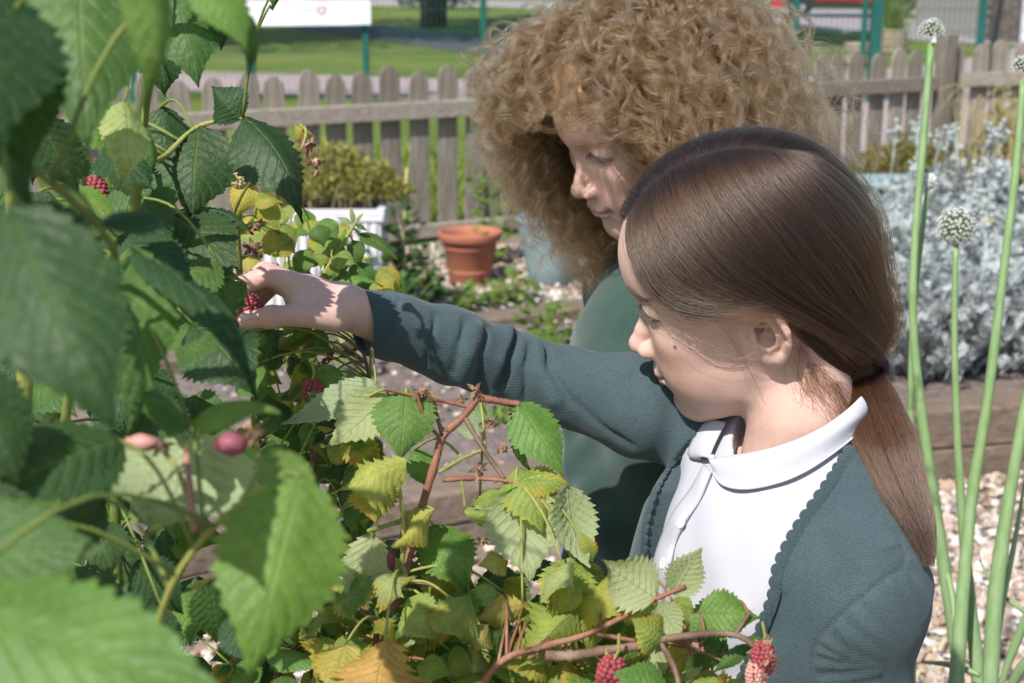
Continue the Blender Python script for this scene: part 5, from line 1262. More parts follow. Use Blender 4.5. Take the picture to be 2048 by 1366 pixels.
# ------------------------------------------------------------------ leaf material: colour comes from the object, veins and blotches from the leaf's own UV
def leaf_material(name, yellowing=False, under=(.30, .36, .22), gloss=.42):
    m = mat(name, (.05, .1, .03), gloss, .35); t = NT(m); b = t.b
    uv = t.n('ShaderNodeUVMap'); sp = t.n('ShaderNodeSeparateXYZ'); t.l(uv.outputs[0], sp.inputs[0]); u, v = sp.outputs[0], sp.outputs[1]
    av = t.math('ABSOLUTE', t.math('SUBTRACT', v, .5)); av2 = t.math('MULTIPLY', av, 2.0)
    q = t.math('SUBTRACT', t.math('MULTIPLY', u, 9.0), t.math('MULTIPLY', av2, 2.6)); fr = t.math('ABSOLUTE', t.math('SUBTRACT', t.math('FRACT', q), .5))
    vein = t.math('SUBTRACT', 1.0, t.math('MULTIPLY', fr, 9.0), True); mid = t.math('SUBTRACT', 1.0, t.math('MULTIPLY', av2, 22.0), True); vn = t.math('MAXIMUM', t.math('MULTIPLY', vein, .55), mid)
    oc = t.objcol(); co = t.coord(); n1 = t.noise(co, 3.2, 4, .6); n2 = t.noise(co, 16, 3, .7)
    c = t.mix(1.0, oc, t.ramp(n1, [(.3, (.78, .82, .75)), (.7, (1.25, 1.18, 1.15))]), 'MULTIPLY'); c = t.mix(.5, c, t.ramp(n2, [(.3, (.75, .78, .72)), (.7, (1.2, 1.15, 1.2))]), 'MULTIPLY')
    if yellowing:
        edge = t.math('ADD', t.math('MULTIPLY', av2, .55), t.math('MULTIPLY', u, .28)); f = t.math('ADD', edge, t.math('MULTIPLY', t.math('SUBTRACT', n1, .5), 1.5)); f = t.math('ADD', f, t.math('MULTIPLY', t.math('SUBTRACT', t.rnd(), .5), .55))
        c = t.mix(t.ramp(f, [(.46, (0, 0, 0)), (.85, (.8, .8, .8))]), c, (.40, .30, .035)); c = t.mix(t.ramp(f, [(.82, (0, 0, 0)), (1.0, (.75, .75, .75))]), c, (.36, .17, .05))
        sp2 = t.vor(co, 9); c = t.mix(t.ramp(t.math('ADD', sp2, t.math('MULTIPLY', n2, .2)), [(.12, (.75, .75, .75)), (.2, (0, 0, 0))]), c, (.16, .07, .03))
    top = t.mix(t.math('MULTIPLY', vn, .55), c, t.mix(.5, c, (.30, .36, .12)))
    un = t.mix(.35, under, oc); un = t.mix(t.math('MULTIPLY', vn, .4), un, t.mix(.5, un, (.24, .28, .12)))
    bf = t.n('ShaderNodeNewGeometry').outputs['Backfacing']; c = t.mix(bf, top, un); t.base(c)
    vor = t.vor(co, 26, 'Distance', 'SMOOTH_F1'); t.bump(t.math('SUBTRACT', t.math('MULTIPLY', vor, .5), t.math('MULTIPLY', vn, .8)), .55, .0014)
    rg = t.math('ADD', gloss, t.math('MULTIPLY', n2, .2)); t.l(rg, b.inputs['Roughness'])
    tr = t.n('ShaderNodeBsdfTranslucent'); tc = t.mix(.75, c, (.42, .50, .04), 'MIX') if False else t.mix(1.0, c, (1.5, 1.7, .55), 'MULTIPLY'); t.l(tc, tr.inputs[0])
    ms = t.n('ShaderNodeMixShader'); ms.inputs[0].default_value = .36; t.l(b.outputs[0], ms.inputs[1]); t.l(tr.outputs[0], ms.inputs[2]); t.l(ms.outputs[0], t.t.nodes['Material Output'].inputs[0]); return m
leaf_m = leaf_material('raspberry_leaf'); ylw_m = leaf_material('yellowing_leaf', True, (.36, .38, .20), .5); small_leaf_m = leaf_material('garden_leaf', False, (.16, .24, .10), .45)
def leaf_mesh(name, seed, w, droop, fold, wave, teeth=13, tooth=.13, lobes=0, curl=0.0, n=46, m=6, mt=None, twist=0.0):
    'unit leaf from (0,0,0) to (1,0,0), upper side +Z'
    rr = random.Random(seed); us = np.linspace(0, 1, n); V = []; UV = []
    prof = np.sin(np.pi * us ** .72) ** .82 * (1 - .30 * us ** 3); prof[0] = .03; prof[-1] = .0
    # rounded base, drawn-out tip
    prof = np.maximum(prof * np.where(us > .6, 1 - ((us - .6) / .4) ** 1.3 * .62, 1), 0); ph = rr.random() * 6
    if lobes: prof = prof * (1 + .30 * np.cos(us * math.pi * 2 * lobes + ph))
    ph1, ph2 = rr.random() * 6, rr.random() * 6
    # centre line
    an = np.cumsum(np.full(n, -droop / n) * (.35 + 1.3 * us)) + droop * .25; cx = np.concatenate([[0], np.cumsum(np.cos(an))[:-1]]) / n; cz = np.concatenate([[0], np.cumsum(np.sin(an))[:-1]]) / n
    for i, u in enumerate(us):
        saw = ((u * teeth) % 1.0); saw2 = ((u * teeth * 2.0) % 1.0)
        for s in range(-m, m + 1):
            f = s / m; half = w / 2 * prof[i]; ed = abs(f) ** 6
            tt = 1 + ed * (tooth * (saw - .45) * 1.5 + tooth * .5 * (saw2 - .5)) * (1 if 0.02 < u < .97 else 0)
            y = f * half * tt; d = abs(f); q = u * 9 - d * 2.6; pl = (abs((q % 1.0) - .5) * 2) ** .8
            z = -fold * d * half * (1 + .25 * math.sin(6 * u + ph1)) + .046 * (pl - .5) * math.sin(math.pi * min(1, d * 1.2)) * (.4 + w) + wave * math.sin(5.5 * u + ph2 + (2.0 if f > 0 else 0)) * d ** 1.5 * w * .5 + .012 * (1 - min(1, d * 9)) * -1
            z -= curl * d ** 2 * half * 1.5
            y2 = y * math.cos(twist * (u - .3)) - z * math.sin(twist * (u - .3)); z2 = y * math.sin(twist * (u - .3)) + z * math.cos(twist * (u - .3))
            a = an[i]; V.append((cx[i] - math.sin(a) * z2, y2, cz[i] + math.cos(a) * z2)); UV.append((u, .5 + f / 2))
    V = np.array(V); A = V[m]; B = V[(n - 1) * (2 * m + 1) + m]; ax = (B - A); L = np.linalg.norm(ax); ax /= L; z = np.array([-ax[2], 0, ax[0]]); V = (V - A); V = np.stack([V @ ax, V[:, 1], V @ z], 1) / L
    k = 2 * m + 1; F = np.array([(i * k + j, (i + 1) * k + j, (i + 1) * k + j + 1, i * k + j + 1) for i in range(n - 1) for j in range(k - 1)])
    me = me_from(name, V, F, mt or leaf_m); uvl = me.uv_layers.new(name='UVMap'); li = np.empty(len(me.loops), np.int32); me.loops.foreach_get('vertex_index', li); uvl.data.foreach_set('uv', np.array(UV, np.float32)[li].ravel()); return me
LM = {}
def leafm(kind, w):
    'leaf meshes shared by kind and width step'
    w = min(max(round(w / .1) * .1, .2), 1.2); key = (kind, w, random.randrange(3))
    if key not in LM:
        sd = hash((kind, round(w * 10), key[2])) if False else (len(LM) + 17); r = random.Random(sd)
        if kind == 'g': LM[key] = leaf_mesh('leaf', sd, w, r.uniform(.4, 1.0), r.uniform(.10, .35), r.uniform(.05, .14), mt=leaf_m)
        elif kind == 'd': LM[key] = leaf_mesh('leaf', sd, w, r.uniform(1.1, 1.8), r.uniform(.35, .8), r.uniform(.06, .14), mt=leaf_m)
        elif kind == 'y': LM[key] = leaf_mesh('leaf', sd, w, r.uniform(.5, 1.3), r.uniform(.15, .5), r.uniform(.10, .26), teeth=11, tooth=.20, mt=ylw_m)
        elif kind == 'l': LM[key] = leaf_mesh('leaf', sd, w, r.uniform(.6, 1.5), r.uniform(.2, .5), r.uniform(.2, .4), teeth=9, tooth=.30, lobes=1.6, curl=.3, mt=ylw_m)
        elif kind == 'c': LM[key] = leaf_mesh('leaf', sd, w, r.uniform(1.4, 2.2), r.uniform(.5, 1.2), r.uniform(.2, .4), teeth=11, tooth=.2, curl=.5, twist=r.uniform(-1, 1), mt=ylw_m)
        elif kind == 's': LM[key] = leaf_mesh('leaf', sd, w, r.uniform(.3, 1.0), r.uniform(.1, .4), r.uniform(.05, .12), teeth=8, tooth=.12, n=14, m=2, mt=small_leaf_m)
        elif kind == 'p': LM[key] = leaf_mesh('leaf', sd, w, r.uniform(.5, 1.4), r.uniform(.1, .5), r.uniform(.08, .2), teeth=12, tooth=.14, n=26, m=4, mt=ylw_m)
        elif kind == 'q': LM[key] = leaf_mesh('leaf', sd, w, r.uniform(.5, 1.4), r.uniform(.1, .5), r.uniform(.08, .2), teeth=12, tooth=.12, n=26, m=4, mt=leaf_m)
    return LM[key]
def put_leaf(root, kind, B, T, w, N, col, roll=0.0):
    B = Vector(B); T = Vector(T); x = T - B; L = x.length; x /= L; z = Vector(N); z = z - x * z.dot(x)
    if z.length < 1e-4: z = x.orthogonal()
    z.normalize(); y = z.cross(x)
    if roll: q = Matrix.Rotation(roll, 3, x); y = q @ y; z = q @ z
    M = Matrix(((x.x, y.x, z.x, 0), (x.y, y.y, z.y, 0), (x.z, y.z, z.z, 0), (0, 0, 0, 1))) @ Matrix.Scale(L, 4); M.translation = B
    o = bpy.data.objects.new('leaf', leafm(kind, w)); COL.objects.link(o); o.parent = root; M.translation = B - root.location; o.matrix_basis = M; o.color = (*col, 1); return o
def vary(c, k=.18):
    f = random.uniform(1 - k, 1 + k); return (c[0] * f * random.uniform(.9, 1.12), c[1] * f, c[2] * f * random.uniform(.85, 1.15))
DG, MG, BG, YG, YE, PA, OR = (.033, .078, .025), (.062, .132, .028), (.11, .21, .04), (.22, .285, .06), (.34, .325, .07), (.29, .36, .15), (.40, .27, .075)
COLS = dict(D=DG, M=MG, B=BG, Y=YG, E=YE, P=PA, O=OR)
def cane_mat(name, c0, c1, c2):
    m = mat(name, c0, .55, .25); t = NT(m); co = t.coord(); c = t.ramp(t.noise(co, 45, 4, .6), [(.3, c0), (.55, c1), (.75, c2)]); c = t.mix(.55, c, t.ramp(t.noise(t.mapping(co, (1, 1, .25)), 700, 4, .7), [(.3, (.65, .62, .6)), (.7, (1.25, 1.22, 1.2))]), 'MULTIPLY'); t.base(c); t.bump(t.noise(co, 900, 4, .7), .6, .0008); return m
cane_g = cane_mat('green_cane', (.11, .17, .035), (.17, .22, .05), (.22, .22, .07)); cane_r = cane_mat('red_brown_cane', (.16, .06, .04), (.27, .125, .075), (.33, .22, .13)); cane_y = cane_mat('yellow_green_cane', (.20, .24, .05), (.28, .29, .08), (.33, .28, .11)); cane_b = cane_mat('brown_cane', (.10, .06, .04), (.18, .115, .075), (.28, .20, .14))
class Plant:
    def __init__(s, name, label, base, group=None, cat='plant'): s.o = thing(name, label, cat, (base[0], base[1], 0.0), group); s.c = []; s.k = 0
    def cane(s, pts, r, m, name='cane'):
        q = spline(pts, max(10, 7 * len(pts))); n = len(q); R_ = np.interp(np.linspace(0, 1, n), np.linspace(0, 1, len(r)), r) * np.array([random.uniform(.93, 1.08) * (1.22 if i % 7 == 0 and 0 < i < n - 1 else 1) for i in range(n)]); v, f = tube(q, R_, 9)
        for i in range(1, n - 1):
            for _ in range(3):
                d = np.array([random.gauss(0, 1) for _ in range(3)]); t = q[i + 1] - q[i - 1]; t /= np.linalg.norm(t); d -= t * (d @ t); d /= np.linalg.norm(d); e = np.cross(t, d); c = q[i] + t * random.uniform(-.006, .006) + d * R_[i] * .9; k = R_[i] * .13; b = len(v); v += [tuple(c + e * k + t * k), tuple(c - e * k + t * k), tuple(c - t * k), tuple(c + d * random.uniform(.0008, .0018))]; f += [(b, b + 1, b + 3), (b + 1, b + 2, b + 3), (b + 2, b, b + 3)]
        o = obj(name, v, f, m, s.o); s.c.append(q)
        # nodes and fine prickles
        return o
    def petiole(s, B, m, r=.0008, maxd=.22):
        B = np.array(B)
        if not s.c: return
        A = np.concatenate(s.c); d = np.linalg.norm(A - B, axis=1); j = d.argmin()
        if d[j] > maxd or d[j] < .003: return
        a = A[j]; mid = (a + B) / 2 + np.array([0, 0, .18 * d[j]]); v, f = tube(spline([a, mid, B], 9), [r * 1.3, r], 6); obj('petiole', v, f, m, s.o)
    def leaf(s, kind, b, t, w, col, up=None, pet=None, roll=0):
        'b, t: (x, y, depth) of the leaf base and tip in photo pixels; w: width / length; up: which way the upper side looks'
        B = at(*b); T = at(*t); N = (0.1, -.75, .65) if up is None else up; c = vary(COLS[col], .10)
        put_leaf(s.o, kind, B, T, w, N, c, roll)
        if pet is not None: s.petiole(B, pet)
def berry_parts(root, c, r, m, ax=(0, 0, -1), name='berry', sep=True):
    c = np.array(c); ax = np.array(ax, float); ax /= np.linalg.norm(ax); mb = MB(); e1 = np.cross(ax, [.3, 1, .2]); e1 /= np.linalg.norm(e1); e2 = np.cross(ax, e1)
    for k in range(10):
        th = (k + .6) / 10.4 * 2.75; n = max(1, int(12.5 * math.sin(th) ** .8)); 
        for i in range(n):
            a = 2 * math.pi * (i + .5 * (k % 2)) / n; p = c + r * 1.15 * math.cos(th) * ax * 1.15 + r * .82 * math.sin(th) * (math.cos(a) * e1 + math.sin(a) * e2); rr = r * .31
            v = ICO * rr * RNG.uniform(.9, 1.1) + p; mb.add(v, ICOF)
    mb.add(ICO * r * .98 + c + ax * r * .1, ICOF)
    o = mb.build(name, m, root, True); smd = o.modifiers.new('s', 'SUBSURF'); smd.levels = smd.render_levels = 1
    if sep:
        mb = MB()
        for i in range(5):
            a = 2 * math.pi * i / 5 + .3; d = math.cos(a) * e1 + math.sin(a) * e2; q = c - ax * r * .95; t = np.cross(ax, d); tip = q + d * r * 1.25 - ax * r * .35
            mb.add([q + t * r * .22, q + d * r * .6 + t * r * .26 + ax * r * .08, tip, q + d * r * .6 - t * r * .26 + ax * r * .08, q - t * r * .22], [(0, 1, 3, 4), (1, 2, 3)])
        mb.tube([c - ax * r * .9, c - ax * r * 1.8 + e1 * r * .3, c - ax * r * 2.9 + e1 * r * .2], r * .11, 6); mb.build('sepals', cane_y, o if o.parent else root, False) if False else mb.build('sepals', cane_y, root, False)
berry_m = mat('raspberry', (.27, .05, .06), .55, .3); NT(berry_m).b.inputs['Subsurface Weight'].default_value = .25; NT(berry_m).b.inputs['Subsurface Scale'].default_value = .004
pink_m = mat('unripe_raspberry', (.50, .24, .20), .45, .4); dry_m = noisy('dried_sepals', (.17, .09, .055), (.33, .21, .13), 120, .9, .4, 300, .001); beige_m = noisy('unripe_beige_berry', (.38, .30, .14), (.46, .38, .20), 90, .7)
def dried(root, c, r, core=None):
    c = np.array(c); mb = MB(); rr = random.Random(int(abs(c[0] * 1e5)))
    for i in range(9):
        d = np.array([rr.gauss(0, 1), rr.gauss(0, 1), rr.gauss(0, .8)]); d /= np.linalg.norm(d); t = np.cross(d, [.2, .9, .3]); t /= np.linalg.norm(t); b = np.cross(d, t); q = c + d * r * .2; k = rr.uniform(.4, 1.0)
        mb.add([q - t * r * .18, q + t * r * .18, q + d * r * .6 * k + t * r * .24 + b * r * .12, q + d * r * 1.15 * k + b * r * .35, q + d * r * .6 * k - t * r * .24], [(0, 1, 2, 4), (2, 3, 4)])
    for i in range(10): d = np.array([rr.gauss(0, 1), rr.gauss(0, 1), rr.gauss(0, 1)]); d /= np.linalg.norm(d); mb.add(ICO * r * .16 + c + d * r * .28, ICOF)
    mb.build('dried_flower', dry_m, root, False)
    if core: mb = MB(); mb.add(ICO * np.array([.34, .34, .5]) * r + c, ICOF); o = mb.build('berry', core, root, True)

# ------------------------------------------------------------------ 1: the nearest canes, large dark leaves out of focus at the left
UPC = (.1, -.8, .6)
p1 = Plant('raspberry_plant', 'tall raspberry plant with the largest dark leaves, blurred and nearest, filling the far left', (-.28, .62), 'raspberry plants')
p1.cane([onground(60, 1366, 0) * [1, .35, 0] + [-.05, .42, 0], at(40, 900, .72), at(28, 500, .68), at(22, 250, .62), at(60, -80, .55)], [.0036, .0034, .003], cane_y)
p1.cane([at(300, 1560, .55) * [1, 1, 0], at(312, 1330, .535), at(335, 1190, .52), at(400, 1085, .51), at(490, 1000, .5), at(560, 955, .49)], [.0018, .0014, .0011], cane_y)
p1.cane([[-.27, .7, 0], at(140, 760, .62), at(230, 560, .58), at(170, 425, .5), at(60, 330, .47), at(-60, 200, .45)], [.0026, .002, .0012], cane_g)
for k, b, t, w, c, up in [
    ('g', (160, -110, .56), (178, 318, .53), .52, 'M', (.15, -.95, .3)), ('d', (10, 40, .46), (78, 430, .44), .46, 'D', (-.5, -.6, .6)), ('d', (-60, -60, .44), (-20, 380, .42), .6, 'D', UPC),
    ('d', (262, -120, .42), (268, 235, .41), .34, 'B', (.75, -.5, .3)), ('g', (400, -60, .5), (498, 112, .49), .46, 'B', (.4, -.7, .6)), ('d', (440, -30, .52), (492, 150, .52), .36, 'M', (.8, -.5, .4)),
    ('g', (20, 425, .42), (240, 880, .40), .46, 'D', (.1, -.9, .42)), ('d', (-90, 480, .44), (60, 760, .43), .7, 'D', UPC), ('g', (30, 425, .46), (208, 500, .45), .62, 'D', (0, -.6, .8)), ('d', (205, 455, .47), (330, 470, .50), .5, 'D', (0, -.5, .86)),
    ('d', (270, 505, .60), (312, 850, .57), .42, 'M', (-.35, -.85, .4)), ('d', (262, 500, .60), (512, 835, .56), .24, 'D', (.75, -.5, .4)), ('d', (205, 560, .55), (255, 870, .53), .36, 'M', (.85, -.4, .3)),
    ('g', (385, 872, .60), (300, 1068, .56), 1.35, 'P', (.05, .85, -.55)), ('d', (384, 850, .56), (560, 828, .54), .42, 'B', (0, -.45, .9)), ('d', (380, 850, .57), (215, 800, .55), .5, 'M', (0, -.5, .86)),
    ('g', (240, 880, .54), (-40, 1010, .50), .58, 'D', (0, -.75, .65)), ('d', (210, 1000, .55), (60, 1130, .52), .5, 'D', UPC), ('g', (-120, 1210, .40), (520, 1450, .385), .44, 'B', (.05, -.6, .8)), ('g', (-140, 1110, .46), (235, 1100, .45), .46, 'M', (0, -.75, .66)),
    ('g', (600, 955, .485), (495, 1365, .46), .60, 'B', (.12, -.95, .3)), ('d', (520, 905, .50), (650, 1020, .49), .42, 'B', (.2, -.8, .55)), ('g', (-60, 740, .50), (45, 980, .5), .6, 'D', UPC), ('d', (0, 1000, .6), (160, 1180, .58), .6, 'M', UPC), ('g', (60, 1180, .62), (330, 1330, .6), .6, 'D', UPC),
    ('d', (60, 120, .7), (20, 330, .68), .5, 'P', (.3, .8, -.4)), ('d', (60, -40, .66), (10, 150, .64), .6, 'P', (.2, .9, -.3))]: p1.leaf(k, b, t, w, c, up, cane_g)
# blurred buds in front of the pale leaf
dried(p1.o, at(318, 893, .55), .0055); mb = MB(); mb.add(ICO * np.array([.0085, .004, .004]) + at(283, 886, .55), ICOF); mb.build('berry', pink_m, p1.o, True); dried(p1.o, at(505, 870, .52), .0055); mb = MB(); mb.add(ICO * np.array([.0075, .0055, .0052]) + at(462, 888, .52), ICOF); o = mb.build('berry', mat('wine_berry', (.24, .07, .09), .5), p1.o, True)
p1.cane([at(390, 1060, .51), at(378, 960, .53), at(372, 900, .55)], [.0016, .0012], noisy('pink_stalk', (.36, .17, .12), (.44, .24, .16), 40, .6), 'stalk'); p1.cane([at(385, 1050, .51), at(350, 930, .545), at(322, 900, .55)], [.0011, .0009], cane_y, 'stalk'); p1.cane([at(485, 1000, .5), at(520, 920, .52), at(503, 880, .52)], [.0013, .001], cane_y, 'stalk')

# ------------------------------------------------------------------ 2: dark leaved raspberry in focus at the left
p2 = Plant('raspberry_plant', 'raspberry plant with crisp dark green leaves and red berries left of the picking hand', (-.30, 1.05), 'raspberry plants')
p2.cane([[-.31, 1.05, 0], at(230, 1000, .98), at(258, 600, .92), at(283, 260, .84), at(322, 20, .78), at(345, -120, .75)], [.004, .0038, .0034, .003], cane_g)
p2.cane([at(262, 560, .91), at(285, 350, .88), at(335, 308, .93), at(395, 254, .95), at(485, 237, .94)], [.0022, .0017, .0013], cane_y)
p2.cane([at(258, 600, .92), at(300, 545, .93), at(440, 560, 1.0)], [.003, .0016], cane_y); p2.cane([[-.4, 1.0, 0], at(40, 860, .85), at(20, 620, .82), at(60, 400, .8)], [.0048, .0044, .003], cane_y); p2.cane([at(60, 880, .86), at(95, 860, .84)], [.0035, .003], cane_y)
for k, b, t, w, c, up in [
    ('g', (398, 256, .95), (384, 444, .93), .78, 'D', (.05, -.95, .3)), ('d', (482, 238, .94), (425, 172, .95), .80, 'D', (-.5, -.6, .6)), ('d', (488, 236, .94), (603, 446, .92), .46, 'D', (.35, -.6, .72)), ('g', (322, 215, 1.0), (338, 398, 1.0), .55, 'D', (.2, -.9, .3)), ('g', (310, 85, .84), (330, 195, .84), .75, 'D', (.4, -.8, .4)),
    ('g', (350, -30, .80), (398, 178, .79), .60, 'M', (.1, -.9, .4)), ('d', (420, -40, .8), (440, 100, .8), .5, 'D', (.5, -.7, .4)), ('d', (250, 205, .74), (238, 372, .73), .50, 'P', (.5, -.8, .2)), ('d', (285, 250, .78), (300, 350, .77), .5, 'M', (.8, -.5, .2)), ('g', (232, 362, .9), (352, 492, .89), .84, 'M', (.1, -.8, .58)), ('g', (345, 432, .93), (482, 545, .90), .72, 'D', (.25, -.75, .6)), ('d', (350, 425, .95), (505, 470, .94), .55, 'D', (.3, -.5, .8)),
    ('g', (128, 385, .82), (236, 440, .81), .62, 'B', (.05, -.7, .7)), ('g', (112, 300, .96), (170, 398, .95), .7, 'M', UPC), ('g', (55, 300, .95), (0, 400, .94), .7, 'M', UPC), ('d', (170, 300, 1.0), (130, 380, 1.0), .7, 'M', UPC), ('g', (205, 340, 1.0), (260, 300, 1.0), .7, 'B', UPC), ('g', (80, 300, 1.0), (150, 330, 1.0), .7, 'B', UPC), ('g', (240, 480, .8), (400, 590, .78), .6, 'D', UPC), ('g', (210, 470, .86), (320, 520, .85), .7, 'M', UPC),
    ('d', (390, 652, .78), (512, 795, .76), .74, 'D', (.1, -.7, .7)), ('g', (470, 640, .86), (400, 720, .85), .6, 'D', UPC), ('g', (428, 604, 1.0), (496, 612, .985), .8, 'B', (.1, -.8, .6)), ('d', (540, 10, .9), (547, 22, .9), .5, 'D', UPC), ('d', (552, -30, .9), (544, 22, .9), .4, 'D', (.5, -.8, .2)), ('g', (270, 720, .9), (330, 900, .9), .6, 'D', UPC), ('g', (430, 640, .95), (440, 760, .95), .6, 'D', UPC), ('g', (300, 620, 1.0), (260, 760, 1.0), .6, 'D', UPC), ('d', (440, 520, 1.05), (430, 640, 1.05), .6, 'D', UPC)]: p2.leaf(k, b, t, w, c, up, cane_g)
rr = random.Random(5)
for i in range(150):
    x = rr.uniform(-120, 540); y = rr.uniform(300, 1450); D = rr.uniform(.98, 1.28)
    if y < 560 and x > 330: continue
    L = rr.uniform(80, 150); a = rr.uniform(.2, 2.6); p2.leaf('q', (x, y, D), (x + L * math.cos(a), y + L * math.sin(a), D - rr.uniform(-.02, .05)), rr.uniform(.5, .8), rr.choice('DDDMMB'), (rr.uniform(-.5, .5), -.6, rr.uniform(.3, .9)), cane_g if i % 3 == 0 else None)
for x, y, D, r in ((192, 386, .93, .0085), (231, 421, .93, .008), (408, 535, .985, .0085), (281, 565, .9, .0075), (288, 612, .93, .008), (200, 660, 1.0, .008)): berry_parts(p2.o, at(x, y, D), r, berry_m, (.2, -.3, -.8))
dried(p2.o, at(622, 285, .93), .009); dried(p2.o, at(632, 325, .93), .0075, pink_m); p2.cane([at(603, 300, .93), at(612, 262, .93), at(600, 250, .935)], [.0012, .001], cane_y, 'stalk'); put_leaf(p2.o, 'c', at(590, 250, .94), at(628, 275, .94), .7, (.1, -.6, .8), YE)

# ------------------------------------------------------------------ 3: yellow green raspberry behind the hand
p3 = Plant('raspberry_plant', 'raspberry plant with small yellow green leaves right behind the picking hand', (-.20, 1.32), 'raspberry plants')
p3.cane([[-.22, 1.3, 0], at(520, 1000, 1.28), at(505, 760, 1.25), at(480, 560, 1.22), at(478, 420, 1.18), at(520, 340, 1.12)], [.005, .004, .002], cane_y); p3.cane([at(495, 650, 1.24), at(560, 560, 1.25), at(600, 545, 1.24), at(640, 560, 1.24), at(700, 585, 1.24)], [.0026, .0018], cane_r); p3.cane([at(505, 760, 1.25), at(600, 700, 1.2), at(680, 640, 1.2), at(740, 760, 1.12)], [.0028, .002, .0014], cane_r); p3.cane([at(480, 560, 1.22), at(470, 420, 1.12), at(510, 350, 1.1)], [.002, .0014], cane_y); p3.cane([at(640, 560, 1.24), at(690, 480, 1.24), at(715, 440, 1.24)], [.002, .0012], cane_y); p3.cane([[-.15, 1.3, 0], at(640, 1050, 1.2), at(620, 850, 1.18), at(600, 720, 1.18)], [.0045, .003, .002], cane_r)
for k, b, t, w, c, up in [
    ('p', (585, 480, 1.2), (510, 505, 1.19), .8, 'Y', UPC), ('p', (560, 450, 1.2), (590, 510, 1.2), .7, 'Y', UPC), ('p', (520, 400, 1.2), (560, 470, 1.2), .6, 'Y', UPC), ('p', (500, 360, 1.15), (470, 440, 1.15), .6, 'E', UPC), ('p', (490, 300, 1.1), (530, 350, 1.1), .6, 'E', UPC), ('p', (540, 320, 1.1), (575, 390, 1.1), .6, 'Y', UPC), ('p', (545, 370, 1.12), (590, 345, 1.12), .6, 'Y', UPC), ('p', (520, 440, 1.2), (480, 470, 1.2), .8, 'E', UPC),
    ('q', (600, 545, 1.24), (560, 555, 1.24), .8, 'B', UPC), ('q', (632, 500, 1.25), (600, 540, 1.25), .8, 'M', UPC), ('p', (655, 470, 1.25), (640, 540, 1.24), .8, 'Y', UPC), ('p', (690, 460, 1.25), (660, 500, 1.25), .7, 'Y', UPC), ('q', (690, 500, 1.25), (650, 550, 1.25), .8, 'M', UPC), ('q', (705, 480, 1.25), (722, 530, 1.25), .6, 'M', UPC), ('q', (720, 470, 1.25), (795, 520, 1.24), .4, 'M', (0, -.4, .9)), ('q', (700, 545, 1.25), (660, 575, 1.25), .6, 'B', UPC), ('q', (640, 560, 1.25), (765, 575, 1.24), .35, 'B', (0, -.3, .95)), ('q', (570, 470, 1.25), (625, 475, 1.25), .6, 'B', (0, -.3, .9)),
    ('q', (708, 445, 1.24), (700, 412, 1.24), .35, 'P', UPC), ('q', (712, 445, 1.24), (728, 425, 1.24), .35, 'P', UPC), ('q', (705, 448, 1.24), (672, 435, 1.24), .3, 'P', UPC), ('q', (712, 450, 1.24), (735, 462, 1.24), .4, 'M', UPC),
    ('g', (612, 690, 1.12), (585, 650, 1.10), 1.0, 'B', UPC), ('p', (606, 676, 1.12), (664, 700, 1.11), .95, 'B', UPC), ('p', (600, 660, 1.13), (562, 690, 1.12), .95, 'Y', UPC), ('g', (752, 765, .98), (563, 845, .95), .44, 'P', (.2, .55, -.6)), ('q', (560, 660, 1.2), (515, 690, 1.2), .8, 'M', UPC), ('p', (700, 640, 1.2), (720, 690, 1.2), .7, 'E', (0, .6, -.5)), ('p', (690, 650, 1.2), (680, 690, 1.2), .7, 'P', (0, .6, -.5))]: p3.leaf(k, b, t, w, c, up, cane_y)
for i in range(190):
    x = rr.uniform(490, 740); y = rr.uniform(660, 1120); D = rr.uniform(1.02, 1.35)
    if x > 640 + (y - 660) * .30 and y < 860: continue
    L = rr.uniform(34, 80); a = rr.uniform(.1, 3.0); p3.leaf('p' if rr.random() < .5 else 'q', (x, y, D), (x + L * math.cos(a), y + L * math.sin(a), D - rr.uniform(-.02, .03)), rr.uniform(.55, .9), rr.choice('MMMDBBBYYE'), (rr.uniform(-.5, .5), -.55, rr.uniform(.3, .9)), cane_y if i % 3 == 0 else None)
for i in range(46):
    x = rr.uniform(500, 760); y = rr.uniform(395, 600); D = rr.uniform(1.18, 1.5)
    if y > 520 + (x - 500) * .1 and x < 735 or (x > 690 and y < 470): continue
    L = rr.uniform(36, 70); a = rr.uniform(.1, 3.0); p3.leaf('p' if rr.random() < .6 else 'q', (x, y, D), (x + L * math.cos(a), y + L * math.sin(a), D), rr.uniform(.55, .9), rr.choice('YYYEBBM'), (rr.uniform(-.5, .5), -.55, rr.uniform(.3, .9)), cane_y if i % 3 == 0 else None)
berry_parts(p3.o, at(627, 788, 1.05), .0085, berry_m, (.1, -.2, -.9)); berry_parts(p3.o, at(482, 350, 1.08), .0075, beige_m, (-.2, -.3, -.8)); dried(p3.o, at(512, 455, 1.16), .008); dried(p3.o, at(505, 500, 1.16), .009); dried(p3.o, at(555, 540, 1.2), .006)
for q in ((660, 715), (700, 705), (520, 690), (640, 735)): dried(p3.o, at(*q, 1.15), .008)

